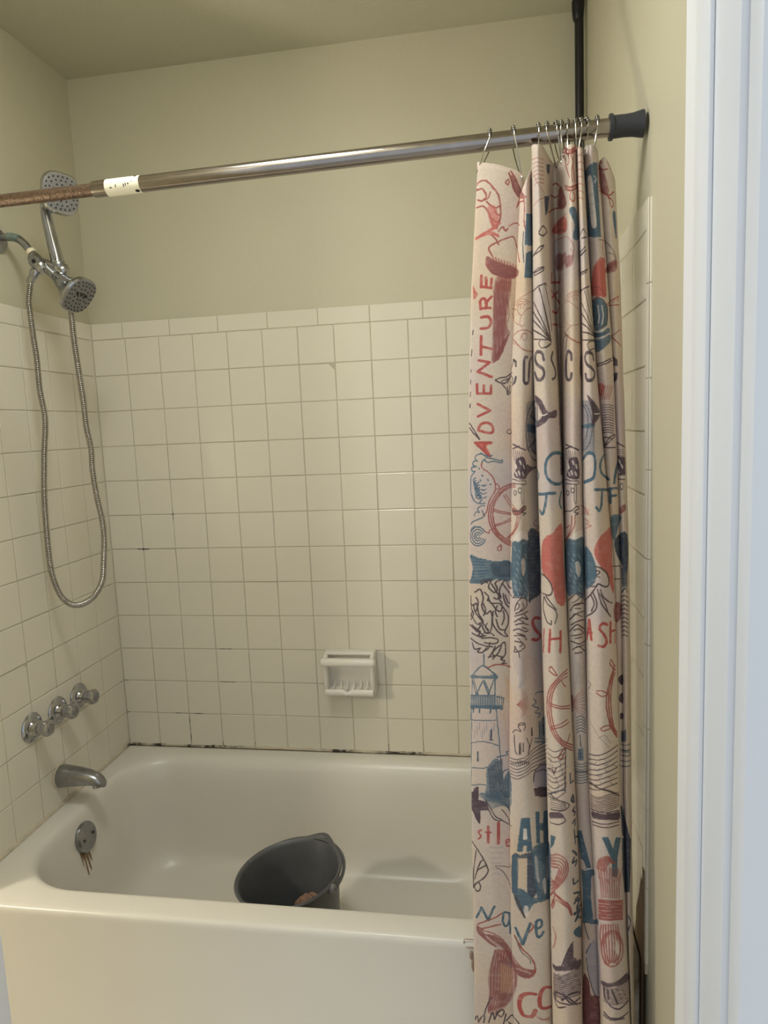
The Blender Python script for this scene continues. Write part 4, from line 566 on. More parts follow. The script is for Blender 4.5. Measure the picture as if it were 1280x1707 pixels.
',13,1,14,-2,15,-7,2,1,7,-4;250,3175,2,0,-1,1,3,1,-1,1,6,4,12,3,12,-1,2,-1,9,-1,11,-6;261,3170,1,2,5,4,12,2,14,-4,4,-3|R,1.3,0.80;151,3169,11,0;242,3165,13,-4,7,-6,6,-10,8,-7,8,5,4,6,11,9,8,3,18,2|R,1.3,0.60;295,3106,-14,-2,-1,1,-5,0,-10,5,-23,16;162,3130,-6,10,-4,16;276,3138,-1,-7,-1,0,-1,-10,-1,-1,0,-7,4,-8,8,-9|R,1.6,0.80;252,3046,-15,14;162,3063,-2,5,1,5;238,3072,4,1,0,1,6,2,1,3,4,2,1,-1,8,6,1,-1,7,3,7,2,29,-2,13,-4,13,-6,2,1,9,-4;488,3072,8,-5,3,-5|R,2.2,0.80;244,3063,11,-8,15,-15,10,-9,9,-6,6,-2,12,-3,11,-1,20,0|R,1.3,0.70;305,3068,0,-2,-3,-6,-6,-4,-5,0,-5,3,-5,10,2,0,-1,4,3,5,3,2,7,0,6,-3,4,-9|R,1.3,0.60;275,3059,6,13,4,3,22,4;268,3198,12,2,3,2,12,3,36,18|R,1.3,0.70;264,3178,-3,-17;276,3176,-1,-3,-1,0,0,-7,-2,-6;287,3175,1,-3,-4,-13|K,2.5,1.00;493,3216,21,4,20,7,19,1,22,6,4,0,7,-6;538,3222,1,-6,2,-2,0,-1,2,-6,0,-1,2,-3,1,-6,3,-3,-1,-3,2,0,0,-3,1,-1,-1,-2,3,-3,1,-8,2,-1,-1,-2,1,-1,1,-5,3,-4,-1,-2,2,-1,0,-5,4,-6,-1,-3,1,-1,1,-5,1,-1,0,-2,1,-1,1,-5,1,-1,-1,-2,2,-2,0,-5,2,-4,0,-2,1,-1,2,-9,1,0,0,-7,1,0,2,-9,1,-1,1,-9,1,-1,1,-9,2,0,-1,-4,2,-3,0,-6,2,0,1,-9;500,3180,12,-15;395,3180;513,3164,2,-2,9,-14,1,0,6,-11,10,-12,-1,-1,5,-5,-1,-2,8,-9,3,-5,-1,-1,3,-2,3,-6,3,-3,2,-3,0,-2,3,-3,5,-12,2,0,5,-8,-1,-1,3,-1,-1,-2,3,-4,0,-1,2,-4,2,0,0,-2,2,-3;490,3151,11,-6,12,-12,0,-1,14,-15,0,0,3,-2,4,-6,0,0,3,-2,9,-12,6,-5,2,-4,5,-3,8,-11,0,-1,5,-4,18,-22;487,3124,9,-3,11,-8,3,-1,80,-67;482,3090,8,0,12,-4,39,-19,1,-2,12,-4,11,-6,25,-10|K,1.9,1.00;534,3220,3,-8,5,-7,1,-4,5,-7,-1,-2,3,-3,0,-4,4,-5,4,-14,2,0,0,-2,1,-1,0,-2,2,-3,0,-3,3,-5,1,-5,1,0,-1,-3,3,-3,-1,-3,4,-6,-1,-2,2,-1,0,-5,2,-3,0,-3,3,-6,0,-6,2,-3,1,-6,1,-1,-1,-2,2,-1,-1,-3,1,0,1,-3,4,-25,-1,-6,2,0,-1,-4,2,0,-1,-2;571,3230,2,-1,0,-2,2,-1,-1,-1,2,-6,2,-1,-1,-1,3,-4,-1,-3,3,-3,-1,-2,3,-3,-1,-2,1,0,1,-6,2,-1,-1,-2,1,0,0,-2,1,-1,0,-3,2,-1,-2,-2,2,0,0,-3,1,-1,0,-3,2,0,-2,-3,2,-1,-1,-3,1,0,0,-4,2,-1,-1,-9,1,-1,0,-4,1,0,0,-19,1,0,0,-6,1,-1,-1,-6,1,-1,-1,-7,1,0,-1,-7,2,-1,-2,-6,2,-2,-1,-11|K,2.2,1.00;496,3058,56,-8,39,2|K,1.9,1.00;589,3041,-22,-13,-24,-5,-6,2,-4,2,-6,9,-1,6,1,2,8,6|K,1.6,1.00;588,3035,-23,-10,-8,-1|K,1.9,1.00;495,3279,6,-1,13,1,14,4,44,4,-6,-4,-23,-6,-19,-3,-20,0|R2,3.9,1.00;645,3282,-1,-7,-4,-1,0,-7,-1,-1,0,-2,-4,-3,-1,-10,-3,0,-1,-2,0,-4,50,11,25,4,22,0,22,-5,0,2,2,-1,0,9,2,1,-1,2,1,5,2,1,-1,4,1,4|R2,3.4,1.00;698,3285,-2,-25|R2,3.9,1.00;623,3219,22,-5,25,-2,-1,-2,19,-2,15,-3,3,-2,6,0,25,-10,9,-7|R2,3.4,1.00;625,3194,10,3,41,17,23,8,26,5,11,0|R2,3.6,1.00;618,3147,47,3,34,5,26,8,4,3,0,2,3,0,0,1,6,2|R2,3.4,1.00;613,3104,13,1,45,6,41,3|D,2.8,0.40;739,3355,26,-9;729,3355,16,-4,27,-11;723,3352,20,-4,35,-13;721,3350,22,-4,37,-14;715,3347,21,-2,45,-16;712,3344,13,0,11,-2,45,-17;712,3341,13,0,11,-2,47,-17;710,3337,14,0,12,-2,47,-16;706,3334,18,1,12,-2,47,-17;706,3331,18,0,9,-1,51,-18;703,3328,21,1,9,-2,53,-18;702,3325,22,1,9,-1,53,-18;702,3322,22,1,9,-2,51,-17;702,3319,21,1,10,-1,51,-17;705,3316,18,0,16,-2,45,-16;705,3313,18,1,16,-3,45,-16;710,3310,13,0,16,-2,43,-15;718,3308,21,-3,41,-14;729,3304,17,-4,'
'33,-11;744,3297,26,-9|R,1.3,0.70;805,3178,0,4,3,7,5,5,7,4,23,5,17,2,19,-1;814,3175,0,5,2,4,4,3,0,2,8,4,13,4,18,1,13,-1;823,3173,1,7,3,3,7,4,9,3,11,1,12,-1;840,3185,-3,-11;849,3185,-3,-12;858,3186,-2,-12|R,1.3,0.60;799,3173,12,1,12,-3,10,-6,11,-8,19,-11|R,1.3,0.70;808,3079,14,9,11,4,32,4,3,1|R,2.5,0.75;799,3077,11,-12,8,-6,2,-3,15,-10,21,-8,20,-3|K,1.9,0.80;779,3021,0,8,2,0,0,15,3,0,0,6,2,0,0,3,3,1,0,2,2,0,2,3,2,0,4,4,7,3,3,-1,2,-2,0,-11,-3,-12,-1,-15,-2,0,1,-4,-2,0,-1,-8|R,1.1,0.50;793,3141,2,-1,0,-2,2,-2,3,-13,8,-19,15,-10,9,-2|R,1.3,0.70;828,3341,10,-10,2,-4,2,-19,-2,-10,-4,-7,-7,-6,-5,-2|K,2.8,1.00;889,3211;1038,3209,31,-4,22,1,30,4,24,6|K,2.5,1.00;1094,3201,0,-2,2,-1,-1,-2,6,-6,0,-2,1,-1,0,-2,2,-1,0,-2,2,0,0,-6,4,-1,-2,-1,4,-3,-1,-2,2,-1,0,-2,3,-1,0,-4,2,0,0,-3,2,-1,0,-1,2,-1,-1,-2,2,0,-1,-3,3,0,0,-2,1,-1,0,-2,2,0,-1,-3,2,0,0,-3,2,-1,-1,-2,3,0,-1,-2,2,0,-1,-2,2,-1,0,-3,2,0,-1,-2,2,0,-1,-4,2,0,2,-5,3,-1,-2,-2,2,-1,0,-2,2,-1,-1,-3,3,0,-1,-2,2,-1,-1,-3,2,0,0,-2,2,-1,0,-3,2,0,-1,-3,3,0,-1,-3,3,0,-2,-3,4,0,-2,-3,4,0,-1,-3,3,0,-1,-3,5,0,-2,-4,5,0,-2,-3,6,0,-1,-2,6,0,-1,-3,9,1,-4,-4;1262,3063;1195,3062,-3,-2;1264,3059,0,-2;1062,3165,13,-11,12,-14,8,-6,3,-4,6,-4,-1,-1,7,-6,-1,-1,4,-2,-1,-2,3,0,-1,-1,6,-4,1,-3,4,-1,1,-4,3,-1,0,-2,2,-1,0,-1,5,-4,-1,-1,2,-1,0,-1,2,0,0,-1,4,-3,-1,-1,2,0,0,-2,2,0,0,-2,2,0,0,-2,2,0,0,-1,2,-1,0,-1,2,0,2,-4,5,-2,-1,-2,3,0,0,-2,4,0,-1,-1,5,0,-1,-1,6,0,-2,-2,19,0,-3,-2;1264,3059,0,-2;1059,3133,26,-17,6,-6,3,-1,16,-13,5,-2,3,-4,2,0,4,-3,7,-3,1,-3,3,0,-1,-1,5,-4,2,0,1,-3,8,-4,0,-1,7,-2,-1,-1,6,-2,-1,-1,8,-1,-1,-1,13,0,-1,-2,9,0;1264,3058,0,-1;1064,3099,24,-11,18,-7,1,-1,12,-4,1,-1,12,-4,2,-2,-1,0,12,-4,2,-1,-1,-1,4,-1,6,0,-1,-1,3,-1,10,-3,21,1;1264,3058,0,-1;1062,3071,16,-4,10,-1,20,-4,11,0,26,-5,3,1,11,-2,28,0;1264,3057|K,1.9,1.00;1120,3205,4,-4,-1,-2,2,0,0,-2,2,-1,0,-3,2,0,-1,-2,2,0,0,-2,2,0,-1,-3,2,0,0,-2,3,0,-1,-3,2,-1,-1,-2,4,-2,-1,-3,3,-1,-1,-2,3,0,-1,-2,3,0,-2,-3,3,-1,-1,-3,2,0,0,-3,2,-1,-1,-2,3,-1,-1,-3,3,0,-2,-3,3,0,-1,-3,3,-1,-1,-4,2,0,0,-4,3,0,-2,-4,4,0,-2,-3,5,0,-3,-4,5,0,-2,-4,6,0,-3,-4,6,0,-1,-1|K,2.2,1.00;1059,3044,38,-4,28,0,61,5|K,1.9,1.00;1165,3016,-36,-6,-2,-2,-13,0,-7,4,-4,4,1,1,-4,4,1,4,-2,0,7,6,19,5,55,4;1049,3320,31,-4,21,3;885,3266,6,2;1042,3265,25,-5,27,0,27,4,2,2;883,3258,6,3;1037,3260,32,-6,26,0,27,5|C,2.8,0.85;1308,3308,3,0;1306,3304,6,2;1303,3300,9,3;1299,3296,14,5;1294,3292,18,6;1290,3289,11,2,12,4;1287,3287,10,0,16,5;1285,3285,11,-1,16,5;1283,3283,5,-2,8,0,16,5;1281,3281,8,-3,5,0,18,5;1280,3279,6,-3,7,-1,18,5;1279,3275,8,-3,10,0,14,5;1279,3273,8,-3,8,0,17,4;1278,3270,10,-4,7,0,16,5;1278,3268,8,-4,8,0,17,4;1278,3265,8,-3,6,-1,19,5;1277,3262,10,-4,10,0,13,4;1277,3260,10,-4,9,0,14,4;1276,3257,12,-5,11,1,11,3;1275,3255,14,-6,10,1,11,4;1274,3252,12,-5,11,0,12,3;1274,3249,13,-5,10,0,12,3;1274,3247,14,-6,8,0,13,4;1273,3244,16,-6,10,1,10,2;1272,3242,17,-7,9,1,10,3;1272,3239,15,-6,11,0,10,2;1271,3237,17,-7,9,0,11,3;1270,3234,17,-8,9,0,11,3;1270,3231,18,-7,7,0,12,2;1269,3229,13,-6,7,-2,18,3;1269,3226,17,-8,1'
'2,0,10,3;1269,3223,18,-7,10,0,10,2;1269,3220,19,-8,8,0,11,3;1269,3217,19,-7,7,0,13,2;1269,3214,14,-7,7,-1,17,3;1271,3210,15,-6,12,0,10,3;1272,3207,15,-6,10,0,11,3;1274,3203,14,-5,9,0,11,3;1277,3199,11,-4,8,0,12,3;1280,3195,13,-3,16,3;1284,3191,15,-1,9,3;1287,3186,10,0,11,3;1292,3184,15,2;1298,3182,7,1|R,1.6,1.00;1183,3218,15,3;1262,3221,21,-5,16,-17,7,-11|B,2.8,0.80;1279,3176,9,-3;1275,3174,12,-4,6,0;1273,3172,11,-4,12,-1;1272,3170,13,-5,14,0;1271,3167,19,-6,12,1;1270,3165,16,-6,12,0,5,1;1270,3161,17,-6,18,2;1269,3159,18,-6,10,0,9,2;1269,3157,19,-7,18,2;1268,3153,21,-6,18,2;1268,3151,13,-5,10,-2,16,3;1268,3148,18,-7,13,0,8,2;1268,3145,19,-7,11,0,9,2;1267,3142,21,-7,9,0,10,2;1267,3140,21,-8,19,2;1267,3137,22,-7,19,2;1266,3134,20,-7,13,0,9,2;1266,3131,21,-7,12,0,8,2;1267,3128,20,-7,11,0,9,2;1266,3125,22,-7,9,0,10,2;1266,3122,23,-7,17,2;1267,3119,23,-7,16,2;1267,3116,19,-6,21,1;1266,3113,21,-6,20,1;1267,3110,20,-6,19,1;1267,3107,21,-7,17,2;1268,3104,21,-6,16,1;1268,3101,17,-6,9,-1,11,2;1268,3098,19,-6,17,1;1269,3094,18,-5,17,1;1269,3092,18,-6,15,1;1270,3089,14,-5,13,0;1270,3086,12,-4,9,-2;1272,3082,14,-4;1274,3078,6,-2|B,2.8,0.75;1308,3059,6,0;1303,3055,13,2;1298,3051,18,3;1293,3048,23,3;1276,3048,1,0;1284,3046,13,-1,19,3;1268,3048,22,-6,25,3;1266,3045,19,-5,17,0,11,2;1263,3043,23,-6,26,1;1179,3038;1265,3040,21,-6,23,1;1185,3035;1264,3037,23,-6,20,1;1182,3033;1263,3034,25,-6,16,1;1190,3030;1265,3030,24,-5,12,0;1186,3027;1265,3028,20,-5,14,0;1264,3025,21,-6,10,0;1265,3022,18,-5,9,0;1268,3019,21,-5;1268,3015,18,-4;1270,3012,12,-3;1271,3008,7,-2|B,2.8,0.85;1306,3079,4,1;1302,3075,10,2;1298,3072,15,2;1293,3069,19,2;1287,3067,11,-1,14,2;1271,3067,18,-4,21,2;1263,3067,27,-7,15,1;1184,3063;1263,3064,23,-6,13,0;1181,3059,12,2;1265,3061,18,-6,7,-1;1264,3058,18,-5|K,1.9,1.00;1267,3173,5,2,6,5,5,0,11,-6,3,-4,1,1,11,-16,2,-13,-2,-26,-3,-11,-5,-11,-12,-14|W,2.2,1.00;1270,3074,8,-3,1,-2,5,-1,4,1,7,4,13,14;1267,3047,14,0,8,2,11,5,2,3,12,8|W,1.6,1.00;1283,3155,2,-37,-3,-21;1293,3153,3,-33,-6,-28|K,1.9,1.00;1269,2964,12,2,8,2,23,13;1271,2958,11,1,7,3,1,-1,12,5,1,2,11,7|D,2.8,0.50;1415,3304,7,1;1406,3301,16,1;1401,3298,11,0,11,1;1397,3297,8,-2,17,1;1393,3295,7,-2,21,0;1388,3293,13,-4,18,1;1386,3291,16,-4,14,0;1332,3289;1382,3289,20,-6,11,0;1326,3285,4,1;1382,3287,18,-6,8,0;1319,3280,6,1;1381,3283,23,-6;1317,3277,15,4;1384,3280,16,-5;1316,3274,14,3;1382,3278,14,-4;1315,3270,14,4;1381,3275,11,-3;1316,3268,11,2;1383,3272,1,0|R,1.6,1.00;1311,3160,5,4,16,7;1384,3171,8,1,12,6,18,6,2,2,8,3;1314,3157,18,4;1384,3160,15,-3,22,1,2,1,7,1|R,1.3,1.00;1401,3165,4,10,3,1;1420,3170,4,10|R,1.6,1.00;1386,3059,5,0,11,3,27,16|R,1.9,1.00;1322,3058,6,-1;1385,3057,9,-7,12,-12,27,-15|K,1.3,0.60;1393,3333,8,-6,12,-4,5,-6,3,-6,0,-12,-4,-14|G,4.1,1.00;252,2994,5,-3,5,-4,2,-15;265,2935,-3,-14,-2,-4,-6,-4|G,5.3,1.00;307,2999,-5,0,-3,-1,-2,-4,-2,-9,1,-63,3,-7,5,-4,9,1|G,4.4,1.00;329,2998,-6,-7,-4,-9,0,-7,-1,0,1,-9,-1,-2,0,-16,-1,-1,1,-23,-3,-9,-2,-3|G,5.8,1.00;547,2985,1,1,-2,1,-2,14,-6,8,-9,3,-9,'
'2,-10,-4,-6,-11,0,-12,3,-2,4,-9,7,-7,23,-13,5,-9,1,-6,-1,-6,-6,-10,-4,-1,-1,-2,-5,-2,-9,0,-8,3,-6,10,-6,12|G,4.4,1.00;595,3010,-9,-16,-1,-11,8,-13,-1,-1,9,-13,0,-2,1,0,1,-12,3,-1,-2,-2,0,-5,-2,-1,0,-3,-3,-4,-13,-6|G,5.3,1.00;831,2981,-1,19,-7,8,-5,2,-4,0,-3,-3,-1,-7,-2,0,-3,-41,2,-28,2,-8,5,-6,6,-2,4,1,4,4,3,15|G,4.9,1.00;1034,3003,0,-1;896,3002,0,-2,-7,-2,-1,-3,-5,-1,0,-3,-4,-1,0,-5,-3,-1,0,-8,-2,-3,0,-17,-1,0,1,-22,1,0,1,-8,3,-1,0,-3,3,-1,0,-2,4,0,0,-2,6,-1,-1,-2|G,5.8,1.00;1144,2977,0,2,-2,1,1,4,-2,1,0,5,-8,8,-2,-1,-19,3,-11,0,-9,-1,-7,-3,0,-2,-3,-4,-2,0,0,-3,-2,0,0,-6,3,-8,5,-7,7,-6,9,-5,18,-5,16,-7,6,-4,-1,-2,2,-2,3,0,-3,-9,-8,-9,-12,-6,-16,-3,-18,2,-7,9,-2,7,1,3,-2,1|G,2.8,0.95;1325,2989,-3,0;1324,2986;1386,2987,4,-1;1326,2983;1386,2984,10,-1;1329,2981;1387,2981,14,-2;1328,2978;1387,2978,17,-2;1386,2975,19,-2;1329,2972;1387,2972,18,-2;1387,2968,18,-2;1387,2966,18,-2;1388,2963,17,-2;1387,2960,18,-2;1393,2931,10,0;1327,2929;1387,2929,15,-1;1326,2926;1386,2926,16,-2;1325,2923;1386,2924,15,-2;1325,2920,4,0;1387,2920,13,-1;1324,2917,4,1;1387,2917,13,-1;1324,2914,3,0;1387,2914,12,-1;1323,2911,3,0;1386,2912,12,-2;1323,2908,2,0;1386,2909,8,-1;1322,2905,7,1;1387,2906|K,2.2,1.00;252,2991,-3,-8,0,-1,-1,-1,0,-2,-2,-1,1,-3,-2,0,1,-2,-2,0,0,-4,-2,-1,0,-2,-2,0,0,-3;161,2964,-1,-16,2,-1,0,-3;241,2941,5,-3,5,-7,1,-7,-3,-4,-2,0,-6,-2;162,2918,-1,0;248,2952,-2,0,-6,-2;161,2952,-20,-13,-20,-2,-13,-6,0,-2,14,-9,14,-2|K,1.9,1.00;161,2946,-12,-13,-13,-17|K,1.6,1.00;145,2933,-20,-8;155,2937,-10,-19|R2,4.4,1.00;50,2919,1,-32,42,-2,1,27|R2,3.9,1.00;71,2914,0,-26|R2,4.4,1.00;53,2851,38,-25,-37,-18;55,2760,4,-3,8,-1,4,-3,15,-4,10,0,4,3,1,6,-1,10,-5,10,-11,6,-3,1,-7,-1,-3,1,0,-2,-4,-1,-4,-2,-6,-11,-2,-9|C2,2.8,0.90;49,2719,45,-2;44,2715,52,-2;48,2713,45,-2;54,2710,28,-2;59,2706,19,-1;63,2703,14,-1;65,2700,13,-1;66,2696,13,0;67,2693,13,-1;69,2690,14,0;71,2687,12,0;74,2683,11,0;77,2681,10,-1;80,2677,8,0;83,2674,7,0;88,2671,4,0|R2,3.9,1.00;44,2717,9,-8,0,-2,10,-9,24,-28,5,-4|R2,3.6,1.00;44,2717,52,-2|R2,3.2,1.00;74,2713,0,-25|K,2.5,1.00;24,2893,-2,-14;23,2853,0,-4,-2,0,0,-9|K,2.2,1.00;20,2785,1,-3,9,-6,3,-7,7,-7,15,-26,4,-8;20,2769,6,-7,3,-1,9,-11,8,-6,13,-16|K,1.9,1.00;128,2915,14,-18,3,-12,0,-5,3,-2,8,7,6,11;240,2895,0,2,3,1,2,3,0,3,2,1,0,3,2,0,0,2|K,1.6,1.00;145,2906,4,-22;155,2910,-3,-21;162,2747,-5,-4,-3,-1,-6,2,-4,4,0,5,4,4,4,2,5,-2|K,1.3,1.00;161,2755,1,-7;240,2748,0,-2;162,2745,-7,-3|B,2.2,1.00;67,2677,-3,0,-7,-1,-8,-4,-3,-5,-1,-7,8,-8,-12,0,-4,-6,0,-6,1,-2,5,-3,2,0,5,-2,-13,-2,-5,-2,-1,-2,2,-8,2,-3,2,-1,7,1,1,-1,-7,-8,-3,-2,-2,-4,-3,-2,-2,-7,-1,-44,3,-13,2,-5,2,0,-1,-3,2,-1,0,-3,12,-16,6,-3,6,-2,11,0,5,2|B,1.9,1.00;67,2677,8,-7,2,-3,5,-4,6,-1,1,-2,15,-2,2,-2,9,-2,5,-3,6,0,3,2,1,-6,-2,-4,-3,0,-23,7,-16,-4,-5,2,-7,6,-3,1,-4,-6,-2,-11|R,1.9,1.00;67,2646,-2,-8,2,-10,4,-3,2,-4,9,-5,17,-19,6,-13,2,-9,2,-5,0,-17,-1,-4,0,-5,-3,-4,0,-3,-7,-9,-9,-18,-5,-20,0,-8,-4,-11,-9,-13|B,1.9,1.00;63,2680,8,-6,15,-6,6,0,7,3;47,2593,-7,-6,0,-7,7,-7,4,0,5,3,1,2,1,-1;48,2583,-7,-7,0,-4,9'
',-8,3,0,6,4;50,2573,-8,-7,3,-6,7,-5,6,2,2,3;51,2564,-7,-8,1,-4,8,-5,5,0,4,4;53,2554,-7,-8,1,-4,9,-5,8,4;53,2545,0,-3,-6,-5,0,-3,11,-6,2,0,0,2,1,-1,4,4;55,2534,-4,-4,-2,-4,1,-3,8,-3,3,0,5,4|B,2.2,1.00;43,2571,6,-1,4,-3,0,-4,-6,-10;47,2559,10,-5,-1,-5,-5,-8;50,2546,6,-1,4,-4,0,-2,-6,-9;53,2533,6,-1,4,-4,-1,-4,-4,-6;56,2521,9,-3,1,-2,0,-2,-6,-8;58,2627,1,-3;67,2602,2,-3;62,2585,1,-3;84,2586,2,-3;92,2570,2,-2;82,2666,1,-3;75,2659,1,-3;73,2566,1,-3;69,2551,2,-4|B,1.6,1.00;65,2566,3,0,0,-2,6,0,6,4;65,2552,9,-3,6,4;65,2538,5,-2,4,0,6,4;65,2524,8,-3,7,5|B,1.9,1.00;75,2495,-10,-1,-7,-4,-3,-4,-2,-6,5,-7,1,-1,0,-2,-8,3,-4,-1,-5,-14;67,2477,3,-5,0,-4,5,-10|R,1.9,1.00;87,2457,0,8,5,30,9,20,2,3,2,6,2,1,4,9,12,15,8,8,16,8,17,3;241,2570,25,2;93,2457,5,36,3,4,0,4,2,4,2,6,3,3,1,6,3,2,2,6,1,0,6,9,14,14,13,8,14,3,2,0;241,2564,25,2;100,2457,4,35,5,16,10,18,3,2,0,2,6,8,11,9,1,-1,0,1,3,1,1,2,9,4,11,1;245,2558,21,2;109,2573,8,-7,4,-7,0,-6,-8,-2|R,1.6,1.00;134,2528,15,-26,14,-16;241,2488,9,-2,11,-8;140,2532,9,-15,14,-18;239,2501,9,-2,4,-3,1,1,18,-14;103,2482,21,-9,18,-4,4,-2,17,-3;103,2476,7,-4,20,-7,33,-6|D,2.8,0.70;313,2494,4,0;307,2491,15,-1;302,2488,20,-1;252,2484,7,1;297,2486,25,-2;250,2481,16,1;293,2483,27,-2;252,2478,24,2;286,2480,30,-2;252,2475,17,1,43,0;255,2472,15,2,36,-1;256,2469,42,1;259,2466,33,1;266,2464,14,1|P,2.5,1.00;252,2707,10,-3,24,-10,31,-8|P,2.2,1.00;252,2692,29,8|P,2.8,0.85;287,2662,14,0;279,2659,28,-1;274,2656,37,0;270,2653,42,-1;269,2650,46,0;269,2647,48,-1;269,2644,49,-1;270,2641,49,-2;271,2638,49,-1;272,2635,48,-1;273,2632,49,-1;273,2629,23,0,26,-2;272,2626,23,0,29,-2;271,2623,53,-2;270,2620,55,-2;268,2616,24,1,33,-2;267,2614,22,0,37,-2;265,2610,22,1,39,-2;263,2608,44,0,19,-2;262,2604,44,0,20,-2;261,2602,45,0,21,-3;263,2598,42,0,21,-2;266,2595,37,0,22,-2;272,2593,32,0,21,-2;285,2589,34,-1|P,1.6,0.70;258,2687,-3,-4,-1,-14,9,-16;267,2685,-4,-12,0,-6,7,-14;276,2683,-5,-12,0,-8,6,-10;284,2681,-5,-13,0,-7,5,-8;295,2679,-2,-5,-5,-7,-1,-4,5,-10|W,3.8,0.90;266,2636,4,-9;285,2649,6,-10;280,2614,5,-10;304,2635,8,-10;268,2610,5,-10;301,2610,3,-6,5,-5|K,1.6,1.00;246,2587,20,-2,15,-4,20,1,18,-1,7,-4,2,-3,0,-4,-4,-2,-53,4,-19,0;298,2549,0,-2,-4,-6,-6,-1,-7,2,-2,5,0,6,3,4,6,1,6,-2,4,-7;270,2540,1,-3,-5,-5,-3,0,-4,4,0,8,6,4,2,-1,3,-2,0,-5|K,1.6,0.70;298,2566,-1,-18,-2,-1,1,-10,-2,-1,1,-14,5,-13,10,-9;313,2565,1,-61|K,1.9,1.00;250,2475,32,3,17,10,9,3,15,2,4,-5,1,-3,-1,-2,-5,-3,-18,-2,-8,-4,27,-5,4,-2,-9,-3,-12,-1|P,2.5,1.00;802,2700,41,-13,15,-7|P,2.2,1.00;802,2685,28,9|P,2.8,0.85;835,2656,11,0;827,2654,23,0;822,2651,30,-1;819,2648,15,0,19,-1;818,2645,19,1,17,-2;817,2641,22,1,16,-1;818,2639,22,0,16,-1;819,2635,22,1,15,-1;820,2633,22,0,14,-1;821,2630,21,1,15,-2;821,2627,22,0,15,-1;820,2624,24,1,14,-2;820,2620,24,1,14,-1;820,2618,25,0,14,-1;818,2614,27,1,14,-1;816,2612,29,0,14,-1;814,2609,31,1,14,-2;812,2606,34,0,13,-1;811,2603,36,1,13,-2;809,2599,12,1,26,0,13,-1;809,2596,12,1,27,0,11,-1;810,2593,11,1,27,0,10,-1;814,2591,34,0,10,-1;820,2588,28,1,9,-2;832,2585,21,'
